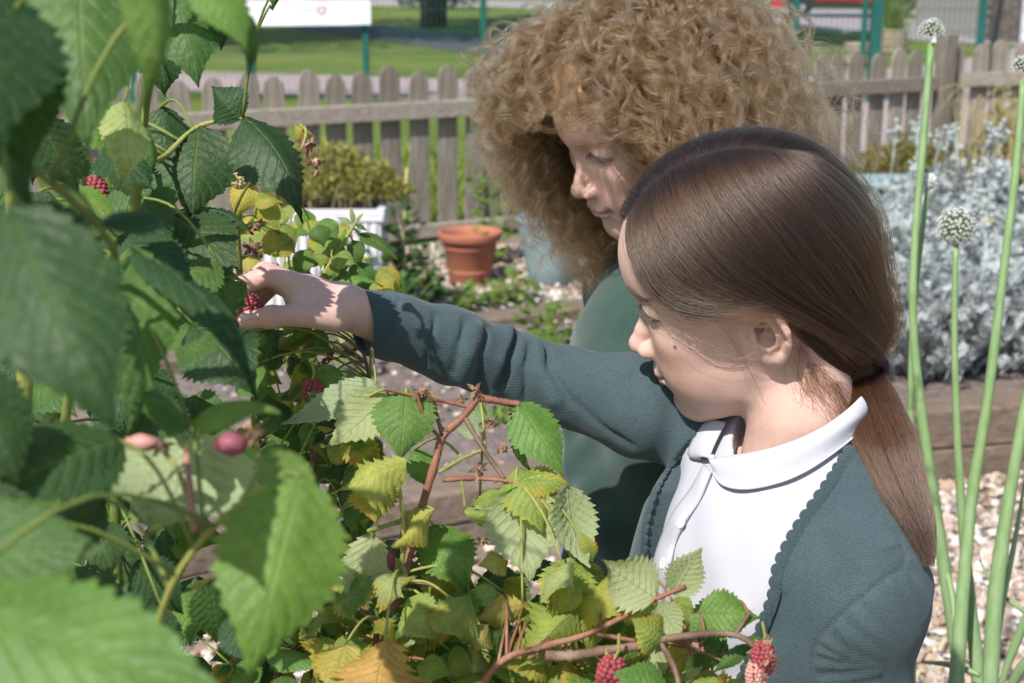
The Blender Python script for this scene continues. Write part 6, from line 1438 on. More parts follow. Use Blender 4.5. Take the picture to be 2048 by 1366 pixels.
# ------------------------------------------------------------------ 4: yellowing raspberry cane in front
p4 = Plant('raspberry_plant', 'yellowing raspberry cane with dried flower heads at the bottom centre', (-.12, .95), 'raspberry plants')
p4.cane([at(748, 1500, .88) * [1, 1, 0], at(752, 1400, .885), at(765, 1300, .885), at(800, 1180, .885), at(845, 1010, .89), at(872, 920, .89), at(886, 872, .89), at(928, 832, .89), at(958, 792, .89)], [.0034, .003, .0027, .0023], cane_r); p4.cane([at(955, 795, .89), at(985, 800, .888), at(1040, 808, .885)], [.0026, .0018], cane_r); p4.cane([at(885, 960, .89), at(960, 957, .885), at(1040, 965, .88)], [.0016, .0013], cane_r); p4.cane([at(878, 945, .89), at(920, 920, .9), at(970, 898, .91)], [.0013, .001], cane_y); p4.cane([at(930, 835, .89), at(965, 895, .885), at(1010, 960, .882)], [.0017, .0012], cane_b); p4.cane([at(886, 875, .89), at(862, 800, .885), at(852, 785, .885)], [.0014, .001], cane_b); p4.cane([at(884, 880, .89), at(850, 835, .88), at(832, 780, .875)], [.0013, .001], cane_r); p4.cane([at(800, 1180, .885), at(806, 1040, .87), at(795, 960, .865)], [.0016, .0012], cane_y); p4.cane([at(840, 1030, .89), at(760, 1055, .87), at(735, 1062, .865)], [.0016, .0012], cane_y); p4.cane([at(940, 815, .89), at(900, 805, .89), at(860, 798, .885), at(770, 778, .88)], [.0014, .001], cane_r)
for k, b, t, w, c, up in [
    ('y', (775, 785, .885), (655, 890, .87), .62, 'P', (.1, .8, -.5)), ('g', (812, 778, .885), (800, 925, .87), .76, 'B', (.1, -.93, .35)), ('y', (845, 780, .89), (856, 870, .885), .5, 'Y', (.5, -.8, .3)), ('l', (812, 925, .86), (668, 990, .85), .68, 'E', (0, -.55, .8)), ('y', (745, 958, .87), (752, 1050, .86), 1.0, 'E', UPC), ('g', (1035, 808, .885), (1128, 955, .87), .60, 'B', (.3, -.85, .45)), ('d', (1035, 812, .89), (1075, 945, .89), .4, 'M', (-.8, -.4, .2)), ('y', (1035, 935, .885), (1088, 1072, .87), .72, 'Y', (.2, -.9, .4)), ('y', (1035, 972, .88), (1058, 1168, .86), .68, 'P', (0, .93, -.3)), ('y', (1135, 972, .875), (1182, 1132, .86), .62, 'P', (-.5, .75, -.2)), ('y', (1040, 960, .88), (1140, 972, .875), .6, 'Y', UPC), ('y', (748, 1068, .87), (702, 1238, .85), .48, 'P', (0, .9, -.35)), ('c', (868, 1020, .88), (788, 1095, .87), .6, 'E', (.3, -.7, .6)), ('d', (868, 1050, .9), (932, 1185, .89), .68, 'B', (.1, -.8, .5)), ('d', (862, 1060, .92), (850, 1150, .92), .5, 'M', UPC), ('g', (1012, 985, .89), (938, 1012, .885), .42, 'Y', UPC), ('g', (930, 1018, .89), (988, 1052, .885), .38, 'Y', UPC), ('g', (960, 990, .93), (960, 1060, .93), .5, 'P', UPC), ('g', (1012, 1188, .9), (925, 1222, .89), .75, 'B', UPC), ('d', (1050, 1150, .93), (1130, 1130, .93), .5, 'D', UPC), ('y', (1142, 1115, .87), (1120, 1268, .86), .70, 'Y', (.1, -.9, .4)), ('l', (1150, 1225, .85), (1040, 1330, .84), .85, 'Y', UPC), ('l', (1045, 1210, .87), (945, 1240, .86), .75, 'E', UPC), ('l', (905, 1200, .87), (878, 1296, .86), .95, 'E', UPC), ('y', (862, 1212, .87), (802, 1295, .86), .7, 'Y', (.1, .7, -.4)), ('l', (770, 1280, .80), (745, 1440, .79), 1.0, 'O', (0, -.8, .6)), ('y', (690, 1290, .82), (660, 1400, .8), .8, 'E', UPC), ('c', (960, 1290, .86), (935, 1370, .86), .6, 'P', UPC), ('y', (1010, 1300, .87), (1030, 1380, .86), .8, 'Y', UPC), ('g', (900, 1300, .9), (930, 1400, .9), .7, 'B', UPC), ('y', (1185, 1120, .87), (1160, 1060, .87), .5, 'Y', UPC), ('q', (960, 860, .93), (910, 860, .93), .7, 'P', (0, .8, -.4)), ('q', (960, 800, .93), (940, 860, .93), .6, 'P', (0, .8, -.4)), ('y', (1160, 1130, .9), (1215, 1190, .9), .6, 'B', UPC), ('y', (690, 870, .9), (770, 950, .9), .6, 'M', UPC), ('g', (830, 900, .95), (860, 980, .95), .7, 'B', UPC), ('g', (720, 1120, .95), (830, 1240, .95), .55, 'M', UPC), ('g', (800, 1080, .97), (740, 1220, .97), .55, 'D', UPC)]: p4.leaf(k, b, t, w, c, up, cane_y)
for x, y, D, r in ((950, 782, .885, .0085), (842, 785, .88, .0075), (985, 848, .885, .008), (1005, 898, .885, .0085), (958, 940, .885, .0085), (925, 800, .89, .006), (1022, 828, .885, .007), (892, 858, .888, .006), (1150, 1088, .88, .008), (965, 1080, .93, .008)): dried(p4.o, at(x, y, D), r * .72)
mb = MB(); mb.add(ICO * np.array([.003, .003, .0085]) + at(782, 1122, .87), ICOF); mb.build('berry', mat('wine_bud', (.16, .03, .05), .5), p4.o, True)

# ------------------------------------------------------------------ 5: arching cane with berries before the white shirt
p5 = Plant('raspberry_plant', 'arching raspberry cane with pale leaves and ripe berries in front of the white shirt', (.02, .88), 'raspberry plants')
p5.cane([at(900, 1600, .86) * [1, 1, 0], at(930, 1480, .85), at(1000, 1325, .835), at(1090, 1292, .83), at(1175, 1268, .83), at(1312, 1198, .825), at(1372, 1172, .825)], [.0028, .0024, .002, .0013], cane_r); p5.cane([at(1090, 1310, .83), at(1140, 1312, .83), at(1215, 1300, .82), at(1290, 1290, .82), at(1330, 1278, .82), at(1470, 1270, .82), at(1510, 1295, .82), at(1530, 1330, .82)], [.0034, .0022, .0013], cane_b); p5.cane([at(1195, 1268, .83), at(1270, 1282, .83)], [.0014, .0012], cane_r); p5.cane([at(1320, 1285, .82), at(1352, 1345, .815), at(1362, 1420, .81)], [.0017, .0014], cane_b); p5.cane([at(1225, 1305, .82), at(1232, 1320, .815), at(1228, 1335, .81)], [.001, .0008], cane_r); p5.cane([at(1470, 1270, .82), at(1490, 1240, .82), at(1500, 1225, .82)], [.0011, .0009], cane_b); p5.cane([at(1370, 1275, .83), at(1390, 1300, .84), at(1420, 1310, .84), at(1450, 1325, .84)], [.0009, .0007], cane_b)
for k, b, t, w, c, up in [
    ('y', (1312, 1197, .825), (1205, 1120, .82), .85, 'P', (.1, .75, -.6)), ('y', (1348, 1190, .825), (1405, 1098, .82), .72, 'P', (-.2, .8, -.4)), ('y', (1314, 1205, .825), (1366, 1282, .82), .70, 'P', (0, .85, -.4)), ('g', (1398, 1225, .83), (1522, 1236, .825), .78, 'B', (.1, -.75, .65)), ('g', (1470, 1205, .84), (1362, 1275, .835), .62, 'B', (.1, -.7, .7)), ('y', (1328, 1288, .82), (1262, 1238, .815), .95, 'Y', UPC), ('g', (1340, 1400, .78), (1225, 1345, .775), .78, 'B', (.1, -.6, .8)), ('q', (1400, 1300, .86), (1370, 1370, .86), .4, 'P', UPC), ('d', (1500, 1290, .84), (1425, 1345, .84), .3, 'M', UPC), ('q', (1310, 1290, .86), (1330, 1350, .86), .6, 'P', UPC), ('d', (1490, 1280, .83), (1540, 1290, .83), .5, 'M', UPC), ('y', (1160, 1290, .9), (1190, 1370, .9), .8, 'Y', UPC), ('g', (1260, 1150, .93), (1310, 1260, .93), .6, 'M', UPC), ('g', (1220, 1180, .95), (1250, 1330, .95), .6, 'M', UPC), ('g', (1060, 1330, .9), (1120, 1400, .9), .8, 'B', UPC)]: p5.leaf(k, b, t, w, c, up, cane_r)
berry_parts(p5.o, at(1222, 1352, .81), .0088, berry_m, (-.1, -.1, -1)); 
for x, y, r, m_ in ((1527, 1315, .0105, berry_m), (1513, 1352, .0095, pink_m)): berry_parts(p5.o, at(x, y, .815), r * .68, m_, (.1, -.2, -.9)); dried(p5.o, at(x + 6, y - 10, .812), r * .95)
dried(p5.o, at(1075, 1300, .83), .007); dried(p5.o, at(1392, 1300, .84), .007)

for i in range(215):
    x = rr.uniform(640, 1540); y = rr.uniform(1120, 1440); D = rr.uniform(.84, .97)
    if y < 1115 + max(0, x - 1000) * .26 or (x > 1400 and y < 1330): continue
    L = rr.uniform(50, 110); a = rr.uniform(.1, 3.0); pl = p4 if x < 980 else p5
    pl.leaf(rr.choice('yylyg'), (x, y, D), (x + L * math.cos(a), y + L * math.sin(a), D - rr.uniform(-.02, .04)), rr.uniform(.6, .9), rr.choice('YYYEEBBMP'), (rr.uniform(-.5, .5), -.6, rr.uniform(.3, .9)), cane_r if i % 5 == 0 else None)
for i in range(60):
    x = rr.uniform(-60, 470); y = rr.uniform(-40, 1300); D = rr.uniform(.70, .92)
    if x > 240 and y < 470: continue
    L = rr.uniform(110, 200); a = rr.uniform(.6, 2.5); p2.leaf(rr.choice('ggd'), (x, y, D), (x + L * math.cos(a), y + L * math.sin(a), D - rr.uniform(-.02, .04)), rr.uniform(.55, .8), rr.choice('DDMMB'), (rr.uniform(-.5, .5), -.6, rr.uniform(.3, .9)), cane_g if i % 3 == 0 else None)

# ------------------------------------------------------------------ 6: shaded under storey
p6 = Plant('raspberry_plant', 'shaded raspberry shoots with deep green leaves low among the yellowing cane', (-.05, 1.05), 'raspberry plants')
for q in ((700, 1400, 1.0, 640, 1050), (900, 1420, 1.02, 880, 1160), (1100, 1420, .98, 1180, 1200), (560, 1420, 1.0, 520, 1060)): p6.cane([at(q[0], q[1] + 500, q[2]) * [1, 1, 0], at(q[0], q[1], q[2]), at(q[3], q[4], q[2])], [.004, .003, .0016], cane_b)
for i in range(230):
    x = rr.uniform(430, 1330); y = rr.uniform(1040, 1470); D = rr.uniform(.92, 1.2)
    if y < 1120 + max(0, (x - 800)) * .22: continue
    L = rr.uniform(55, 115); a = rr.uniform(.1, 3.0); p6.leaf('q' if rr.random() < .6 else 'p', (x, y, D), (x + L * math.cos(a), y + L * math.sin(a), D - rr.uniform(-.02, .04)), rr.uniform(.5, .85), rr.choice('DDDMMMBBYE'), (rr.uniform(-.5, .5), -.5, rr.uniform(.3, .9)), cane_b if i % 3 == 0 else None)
# the picked berry between finger and thumb
bo = thing('raspberry', 'ripe raspberry held between finger and thumb', 'raspberry', at(508, 612, 1.052)); berry_parts(bo, at(508, 616, 1.054), .0078, berry_m, (.5, -.2, -.9), 'drupelets')
# ------------------------------------------------------------------ onion flowers
scape_m = mat('onion_scape', (.17, .27, .10), .45, .35)
def scm():
    t = NT(scape_m); co = t.coord(); c = t.ramp(t.noise(t.mapping(co, (60, 60, 4)), 2, 3), [(.3, (.15, .25, .085)), (.7, (.23, .33, .15))]); sp = t.n('ShaderNodeSeparateXYZ'); t.l(co, sp.inputs[0]); t.base(t.mix(t.ramp(sp.outputs[2], [(.1, (.55, .55, .55)), (.75, (0, 0, 0))]), c, (.30, .40, .26)))
    t.b.inputs['Subsurface Weight'].default_value = .1; t.b.inputs['Subsurface Scale'].default_value = .01
scm()
flor_m = noisy('white_floret', (.60, .62, .58), (.70, .70, .68), 200, .7, 0); flg_m = noisy('floret_green', (.20, .27, .12), (.30, .36, .18), 200, .7, 0)
def allium(label, pts, rad, head=None, kind='open'):
    P = np.array([at(*q) for q in pts]); b = P[-1].copy(); b2 = P[-1] + (P[-1] - P[-2]) * ((P[-1][2]) / max(.05, (P[-2][2] - P[-1][2]))) if P[-1][2] > .02 else P[-1]
    if b2 is not P[-1]: b2[2] = 0; P = np.vstack([P, b2]); rad = list(rad) + [rad[-1]]
    rad = [x * .78 for x in rad]; t = thing('onion_flower', label, 'flower', (P[-1][0], P[-1][1], 0), 'onion flowers on tall stems'); q = spline(P, 40); mb = MB(); mb.tube(q, rad, 14); mb.build('stem', scape_m, t, True)
    if head:
        c = np.array(at(*head[:3])); r = head[3]; rr = np.random.default_rng(int(head[0])); mbw = MB(); mbg = MB(); n = 230 if kind == 'open' else 160
        for i in range(n):
            z = 1 - 2 * (i + .5) / n; a = i * 2.399963; d = np.array([math.sqrt(1 - z * z) * math.cos(a), math.sqrt(1 - z * z) * math.sin(a), z]) + rr.normal(0, .05, 3); d /= np.linalg.norm(d)
            if kind == 'half' and d[2] < -.35: continue
            L = r * rr.uniform(.86, 1.04) * (1 if kind != 'bud' else .96); p = c + d * L
            e = np.cross(d, [.3, .5, .8]); e /= np.linalg.norm(e); g = np.cross(d, e); w = .00055
            if kind != 'bud': mbg.add([c + d * r * .2 + e * w, c + d * r * .2 - e * w, p - e * w * .8, p + e * w * .8, c + d * r * .2 + g * w, c + d * r * .2 - g * w, p - g * w * .8, p + g * w * .8], [(0, 1, 2, 3), (4, 5, 6, 7)])
            k = (6 if kind == 'open' else 5); fr = r * (.115 if kind == 'open' else .13)
            if kind == 'bud': mbw.add(ICO * r * .13 + p - d * r * .1, ICOF); continue
            vs = [p - d * fr * .6]; fs = []
            for j in range(k): u = 2 * math.pi * j / k + rr.random(); o = math.cos(u) * e + math.sin(u) * g; vs += [p + o * fr * .45 - d * fr * .1 + np.cross(d, o) * fr * .28, p + o * fr * .95 + d * fr * .55, p + o * fr * .45 - d * fr * .1 - np.cross(d, o) * fr * .28]; m = len(vs); fs.append((0, m - 3, m - 2, m - 1))
            mbw.add(vs, fs); mbw.add(ICO * fr * .33 + p + d * fr * .25, ICOF)
        hd = mbw.build('flower_head', flor_m, t, kind == 'bud')
        mb = MB(); mb.add(ICO * r * (.42 if kind != 'bud' else .9) + c, ICOF); 
        if kind == 'bud': o = obj('sheath', mb.v, mb.f, flg_m, t, True); o.modifiers.new('s', 'SUBSURF').render_levels = 2
        else: mbg.add(mb.v, mb.f); mbg.build('floret_stalks', flg_m, t)
        if kind == 'half': mb = MB(); mb.add([c + np.array([-.0035, -.012, -.013]), c + np.array([.0035, -.012, -.013]), c + np.array([.001, -.014, .002])], [(0, 1, 2)]); mb.build('bract', flor_m, t)
D0 = 1.72
allium('tallest onion flower with a half open white head level with the fence top', [(1862, 88, D0), (1845, 300, D0), (1830, 480, D0), (1826, 640, D0), (1840, 800, D0), (1868, 1000, D0), (1896, 1190, D0), (1915, 1330, D0)], [.0055, .006, .006, .0065, .0085, .010, .0085, .006], (1863, 62, D0, .0155), 'half')
allium('onion flower with a tight white bud on a thin stem', [(1856, 378, 1.75), (1842, 480, 1.75), (1828, 620, 1.75), (1822, 760, 1.75), (1822, 900, 1.75)], [.004, .0045, .005, .006, .008], (1857, 362, 1.75, .0112), 'bud')
allium('onion flower with a full round white ball over the silver leaves', [(1912, 488, 1.7), (1909, 640, 1.7), (1912, 800, 1.7), (1922, 1000, 1.7), (1940, 1200, 1.7), (1962, 1400, 1.7)], [.0042, .005, .006, .008, .011, .0125], (1914, 452, 1.7, .0232), 'open')
allium('onion flower bending out of the right edge with a white head cut by the frame', [(2046, 160, 1.66), (2036, 300, 1.66), (2005, 560, 1.66), (1972, 820, 1.66), (1943, 1000, 1.66), (1912, 1366, 1.64), (1905, 1450, 1.64)], [.005, .0062, .0068, .008, .0095, .0125, .012], (2048, 134, 1.66, .014), 'half')
allium('thick headless onion stem rising out of the right edge', [(2090, 640, 1.62), (2062, 760, 1.62), (2035, 900, 1.62), (2008, 1060, 1.62), (1990, 1200, 1.62), (1984, 1300, 1.62)], [.006, .008, .009, .0115, .012, .011])
oni = thing('onion_clump', 'clump of narrow onion leaves and dry straw at the foot of the tall stems', 'plant', (*onground(1960, 1366)[:2], 0))
for pts, r in (([(1992, 1400, 1.62), (2030, 1290, 1.6), (2075, 1190, 1.58)], .0055), ([(2000, 1420, 1.6), (2048, 1330, 1.57), (2090, 1300, 1.55)], .006), ([(1872, 1040, 1.75), (1885, 1110, 1.73), (1905, 1195, 1.7), (1910, 1290, 1.68)], .0042), ([(1960, 1120, 1.72), (1995, 1180, 1.68), (2060, 1230, 1.64)], .0026), ([(1850, 1325, 1.7), (1900, 1330, 1.68), (1960, 1350, 1.66)], .004), ([(2050, 960, 1.7), (2030, 1080, 1.68), (2005, 1210, 1.66), (1990, 1330, 1.64)], .0035)):
    mb = MB(); mb.tube(spline([at(*q) for q in pts], 18), [r * .5, r, r * .9], 8); mb.build('leaf', scape_m, oni, True)
dryl = noisy('dry_straw', (.36, .29, .18), (.50, .42, .28), 50, .9, .3)
for i in range(46):
    a = onground(random.uniform(1830, 2060), random.uniform(1290, 1420)); d = np.array([random.gauss(0, 1), random.gauss(0, .7), 0]); d /= np.linalg.norm(d); L = random.uniform(.05, .13); mb = MB(); w = random.uniform(.0015, .004); z = random.uniform(.015, .035); n = np.array([-d[1], d[0], 0]) * w
    q = [a + d * L * t + np.array([0, 0, z + .015 * math.sin(t * 3 + i)]) for t in np.linspace(0, 1, 6)]; v = [p + n for p in q] + [p - n for p in q]; mb.add(v, [(k, k + 1, 7 + k, 6 + k) for k in range(5)]); mb.build('dry_leaf', dryl, oni)

# ------------------------------------------------------------------ silver leaved plants
silver_m = mat('silver_felt_leaf', (.42, .46, .46), .9, .1)
def slm():
    t = NT(silver_m); t.base(t.ramp(t.noise(t.coord(), 40, 3), [(.3, (.25, .285, .265)), (.7, (.46, .49, .485))])); t.b.inputs['Sheen Weight'].default_value = .2
slm()
def silver_mesh(seed, ns=18, H=.37, flower=0):
    rg = np.random.default_rng(seed); mb = MB()
    for s in range(ns):
        a = rg.random() * 6.28; tilt = rg.uniform(.1, .85); h = H * rg.uniform(.6, 1.1); d = np.array([math.cos(a) * math.sin(tilt), math.sin(a) * math.sin(tilt), math.cos(tilt)]); p0 = np.array([rg.normal(0, .04), rg.normal(0, .04), 0]); q = [p0 + d * h * t + np.array([0, 0, -.06 * tilt * t * t]) for t in np.linspace(0, 1, 6)]; mb.tube(q, [.0032, .002], 4, False)
        for i in range(32):
            t = rg.uniform(.12, 1.0); p = p0 + d * h * t + np.array([0, 0, -.06 * tilt * t * t]); b = rg.random() * 6.28; e = np.array([math.cos(b), math.sin(b), rg.uniform(-.2, 1.0)]) + d * .5; e /= np.linalg.norm(e); L = rg.uniform(.025, .05); w = np.cross(e, rg.normal(size=3)); w /= np.linalg.norm(w); n = np.cross(w, e); r = .0023
            mb.add([p - w * r * .6, p + w * r * .6, p + e * L + w * r, p + e * L - w * r], [(0, 1, 2, 3)])
            for k in range(4):
                for sg in (1, -1): u = .3 + .2 * k; c = p + e * L * u; f = e * .55 + w * sg; f /= np.linalg.norm(f); l2 = L * .34 * (1 - .12 * k); g = np.cross(f, n) * r; tip = c + f * l2 + n * rg.normal(0, .003); mb.add([c - g * .7, c + g * .7, tip + g, tip - g], [(0, 1, 2, 3)])
    return me_from('foliage', mb.v, mb.f, silver_m, False)
SM = [silver_mesh(i) for i in range(4)]
stalk_M = []
for sd in range(3):
    rg = np.random.default_rng(50 + sd); mb = MB(); h = .34; mb.tube([(0, 0, 0), (.01, 0, h * .5), (.005, .01, h)], [.0032, .0024], 6)
    for i in range(7): a = rg.random() * 6.28; b = np.array([.005 + .03 * math.cos(a) * rg.uniform(.3, 1), .01 + .03 * math.sin(a) * rg.uniform(.3, 1), h * rg.uniform(.78, 1.04)]); mb.tube([(.006, .006, h * .72), b], .0016, 4, False); mb.add(ICO * rg.uniform(.007, .012) + b, ICOF)
    stalk_M.append(me_from('flower_stalk', mb.v, mb.f, silver_m, True))
places = [(1790, 700, 4.0), (1880, 690, 3.95), (1985, 690, 3.95), (2080, 700, 3.95), (1770, 590, 4.5), (1860, 590, 4.45), (1950, 585, 4.4), (2045, 590, 4.4), (1800, 500, 5.0), (1890, 495, 5.0), (1975, 500, 4.95), (2060, 480, 4.95), (1850, 440, 5.5), (1930, 430, 5.5), (2010, 410, 5.5), (2080, 420, 5.4), (1780, 420, 5.6)]
lab = ['silver shrub at the left end of the timber edged bed beside the ponytail', 'silver shrub just behind the timber below the round onion head', 'silver shrub behind the timber between the two crossing onion stems', 'silver shrub behind the timber cut by the right edge of the picture',
    'silver shrub against the brown hair in the second row', 'silver shrub framed by the bud stem and the round headed onion', 'silver shrub right behind the round onion flower head', 'silver shrub at the right edge in the second row',
    'silver shrub in the middle of the bed beside the tallest onion stem', 'silver shrub in the middle of the bed above the round onion head', 'silver shrub in the middle of the bed by the leaning onion stem', 'silver shrub in the middle of the bed at the picture edge',
    'silver plant with upright stalks just right of the white onion bud', 'silver plant with upright stalks before the olive shrub', 'silver plant with upright stalks below the straw coloured climber', 'silver plant with upright stalks at the far right end of the bed', 'silver plant in front of the dark teal trough']
for i, (px, py, Y) in enumerate(places):
    x = float(atY(px, 683, Y)[0]); row = i // 4
    L = lab[i]
    t = thing('silver_plant', L, 'plant', (x, Y, .15), 'silver leaved plants massed in the raised bed'); sc = random.uniform(.85, 1.15)
    for k in range(2):
        o = bpy.data.objects.new('foliage', SM[(i + k) % 4]); COL.objects.link(o); o.parent = t; o['kind'] = 'stuff'; o.rotation_euler = (0, 0, random.uniform(0, 6.28)); o.scale = (sc, sc, sc); o.location = (random.uniform(-.05, .05), random.uniform(-.05, .05), 0)
    for k in range(1 if row < 2 else 3):
        o = bpy.data.objects.new('flower_stalk', stalk_M[k % 3]); COL.objects.link(o); o.parent = t; o.location = (random.uniform(-.1, .1), random.uniform(-.1, .1), .12 if row < 3 else .2); o.rotation_euler = (random.uniform(-.2, .2), random.uniform(-.2, .2), random.uniform(0, 6))
yel = noisy('yellow_petal', (.55, .34, .02), (.68, .46, .04), 60, .7)
for i, (px, py, Y) in enumerate(((1865, 468, 4.6), (1975, 440, 4.7), (1960, 410, 4.9), (1902, 442, 4.8))):
    c = atY(px, py, Y); t = thing('yellow_flower', ['yellow daisy touching the left side of the round onion head', 'yellow daisy farthest right in the silver bed', 'yellow daisy highest up in the silver foliage', 'yellow daisy just above the round onion head'][i], 'flower', (c[0], c[1], c[2] - .2), 'yellow daisies in the silver bed'); mb = MB()
    for k in range(14): a = 2 * math.pi * k / 14; d = np.array([math.cos(a), math.sin(a), .1]); n = np.array([-d[1], d[0], 0]) * .005; mb.add([c + d * .006 + n * .5, c + d * .006 - n * .5, c + d * .026 - n, c + d * .028 + n], [(0, 1, 2, 3)])
    mb.build('petals', yel, t); mb = MB(); mb.add(ICO * np.array([.008, .008, .004]) + c, ICOF); mb.tube([c, c + np.array([0, .01, -.2])], .0018, 5, False); mb.build('centre', noisy('daisy_centre', (.40, .25, .02), (.5, .3, .03), 60, .8), t)

# ------------------------------------------------------------------ small garden plants
def leafcloud(name, m, parent, boxes, n, L, w=.5, up=.6):
    mb = []; rg = RNG; V = []; 
    c = np.array([b[:3] for b in boxes]); r = np.array([b[3:] for b in boxes]); k = rg.integers(0, len(boxes), n); d = rg.normal(size=(n, 3)); d /= np.linalg.norm(d, axis=1)[:, None]; P = c[k] + d * r[k] * rg.random((n, 1)) ** .33
    e = d * .7 + rg.normal(0, .5, (n, 3)) + [0, 0, up]; e /= np.linalg.norm(e, axis=1)[:, None]; a = np.cross(e, rg.normal(size=(n, 3))); a /= np.linalg.norm(a, axis=1)[:, None]; nn = np.cross(a, e); l = L * rg.uniform(.6, 1.3, (n, 1)); ww = a * l * w / 2
    V = np.stack([P, P + e * l * .45 + ww + nn * l * .08, P + e * l, P + e * l * .45 - ww + nn * l * .08], 1).reshape(-1, 3); F = np.arange(n * 4).reshape(n, 4)
    o = link(name, me_from(name, V, F, m, False), parent); o['kind'] = 'stuff'; return o
def cloud_mat(name, c0, c1, c2):
    m = mat(name, c1, .6, .2); t = NT(m); c = t.ramp(t.noise(t.coord(), 22, 5, .7), [(.3, c0), (.5, c1), (.72, c2)]); t.base(c); tr = t.n('ShaderNodeBsdfTranslucent'); t.l(c, tr.inputs[0]); ms = t.n('ShaderNodeMixShader'); ms.inputs[0].default_value = .3; t.l(t.b.outputs[0], ms.inputs[1]); t.l(tr.outputs[0], ms.inputs[2]); t.l(ms.outputs[0], t.t.nodes['Material Output'].inputs[0]); return m
sed_m = cloud_mat('yellow_green_sedum', (.20, .19, .04), (.30, .29, .07), (.40, .36, .13)); olive_m = cloud_mat('olive_shrub', (.13, .12, .02), (.21, .19, .035), (.29, .25, .06)); stick_m = noisy('thin_stem', (.22, .19, .10), (.33, .27, .15), 40, .8)
t = thing('sedum', 'pale yellow green sedum spilling over the white trough', 'plant', ((X0 + X1) / 2, Y0 + .17, Hh)); cx = (X0 + X1) / 2
mb = MB()
for i in range(70): a = np.array([cx + random.uniform(-.2, .2), Y0 + .17 + random.uniform(-.13, .13), Hh - .02]); b = a + np.array([random.gauss(0, .035), random.gauss(0, .03), random.uniform(.08, .21)]); mb.tube([a, (a + b) / 2 + [random.gauss(0, .01), 0, 0], b], [.0028, .0018], 4, False)
mb.build('stems', stick_m, t); leafcloud('foliage', sed_m, t, [(cx + dx, Y0 + .15 + dy, Hh + h, .08, .09, h * .75) for dx, dy, h in ((-.17, 0, .09), (-.08, .02, .12), (.02, 0, .13), (.1, .03, .11), (.18, 0, .09), (-.02, -.06, .08), (.12, -.05, .07), (-.14, -.05, .06), (.23, 0, .05))], 5200, .022, .6)
xo = float(atY(1825, 320, 7.15)[0]); yo = 7.15; t = thing('low_shrub', 'low olive green shrub along the foot of the fence at the right', 'shrub', (xo, yo, 0)); leafcloud('foliage', olive_m, t, [(xo + dx, yo + dy, h, .12, .10, h) for dx, dy, h in ((-.2, 0, .20), (-.08, -.04, .23), (.05, 0, .22), (.17, -.03, .20), (.0, -.1, .17), (-.3, -.02, .15))], 5200, .035, .35, .8)
mb = MB()
for i in range(40): a = np.array([xo + random.uniform(-.25, .2), yo + random.uniform(-.08, .04), 0]); mb.tube([a, a + np.array([random.gauss(0, .05), random.gauss(0, .03), random.uniform(.15, .34)])], [.003, .002], 4, False)
mb.build('stems', stick_m, t)
# dried climber at the fence corner
cy_m = noisy('dry_yellow_stem', (.30, .25, .10), (.42, .35, .16), 40, .8); t = thing('dry_climber', 'straw coloured climber stems arching over the fence by the black pole', 'plant', (*atY(1960, 350, 6.6)[:2], 0.15)); rr = random.Random(9)
for i in range(26):
    x0 = rr.uniform(1890, 2080); Y = rr.uniform(6.2, 6.9); top = rr.uniform(165, 250); x1 = x0 + rr.uniform(-60, 40); b = atY(x0, 400, Y); b[2] = .12; mb = MB(); mb.tube(spline([b, atY((x0 + x1) / 2, 300, Y), atY(x1, top, Y), atY(x1 + rr.uniform(-50, 60), top + rr.uniform(5, 60), Y)], 16), [.0045, .003, .0018], 5, False); mb.build('stem', cy_m, t, True)
leafcloud('foliage', olive_m, t, [(*atY(x, y, 6.6), .10, .08, .10) for x, y in ((1975, 300), (2010, 270), (2035, 320), (1990, 350), (1950, 335), (2030, 230))], 900, .03, .5)
# leafy plants
def leafy(name, label, x, y, h, n, spread, L, cols, z=.0, group=None, stems=4):
    t = thing(name, label, 'plant', (x, y, z), group)
    for s in range(stems):
        a = random.random() * 6.28; tip = np.array([x + spread * math.cos(a) * random.uniform(.1, .9), y + spread * .7 * math.sin(a), z + h * random.uniform(.65, 1.0)]); q = spline([np.array([x + random.gauss(0, .02), y, z - .01]), (np.array([x, y, z]) + tip) / 2 + [random.gauss(0, .02), 0, .03], tip], 12); v, f = tube(q, [.003, .0016], 5); obj('stem', v, f, cane_g, t)
        for i in range(n // stems):
            u = random.uniform(.15, 1); p = q[int(u * 11)]; a2 = random.random() * 6.28; d = np.array([math.cos(a2), math.sin(a2) * .8, random.uniform(-.25, .45)]); ll = L * random.uniform(.6, 1.25) * (1.15 - .4 * u); b = p + d * L * .45; put_leaf(t, 's', b, b + d * ll, random.uniform(.5, .85), (random.gauss(0, .4), random.gauss(-.3, .4), 1), vary(random.choice(cols), .2))
    return t
G1 = [(.05, .12, .035), (.07, .15, .045), (.04, .10, .04)]; G2 = [(.12, .20, .035), (.16, .23, .05), (.09, .17, .03)]
def gx(px, Y): return float(atY(px, 683, Y)[0])
for (px, Y, h, n, sp, lb) in ((800, 5.15, .52, 110, .16, 'leafy green plant climbing a thin bamboo cane in front of the fence'), (735, 4.95, .42, 110, .17, 'bushy green plant beside the right end of the white trough'), (850, 5.2, .38, 100, .17, 'bushy green plant left of the terracotta pot'), (780, 4.75, .30, 100, .20, 'low spreading green plant behind the cuffed wrist'), (690, 4.8, .36, 90, .17, 'low green plant in front of the white trough')): leafy('leafy_plant', lb, gx(px, Y), Y, h, n, sp, .062, G1, .0, 'leafy plants by the trough', 8)
for (px, Y, lb) in ((985, 5.35, 'strawberry plant spreading at the foot of the terracotta pot'), (1040, 5.4, 'strawberry plant spreading in front of the blue pot'), (925, 5.2, 'strawberry plant trailing over the gravel by the timber edge')): leafy('strawberry_plant', lb, gx(px, Y), Y, .12, 40, .17, .055, G2, .0, 'strawberry plants', 8)
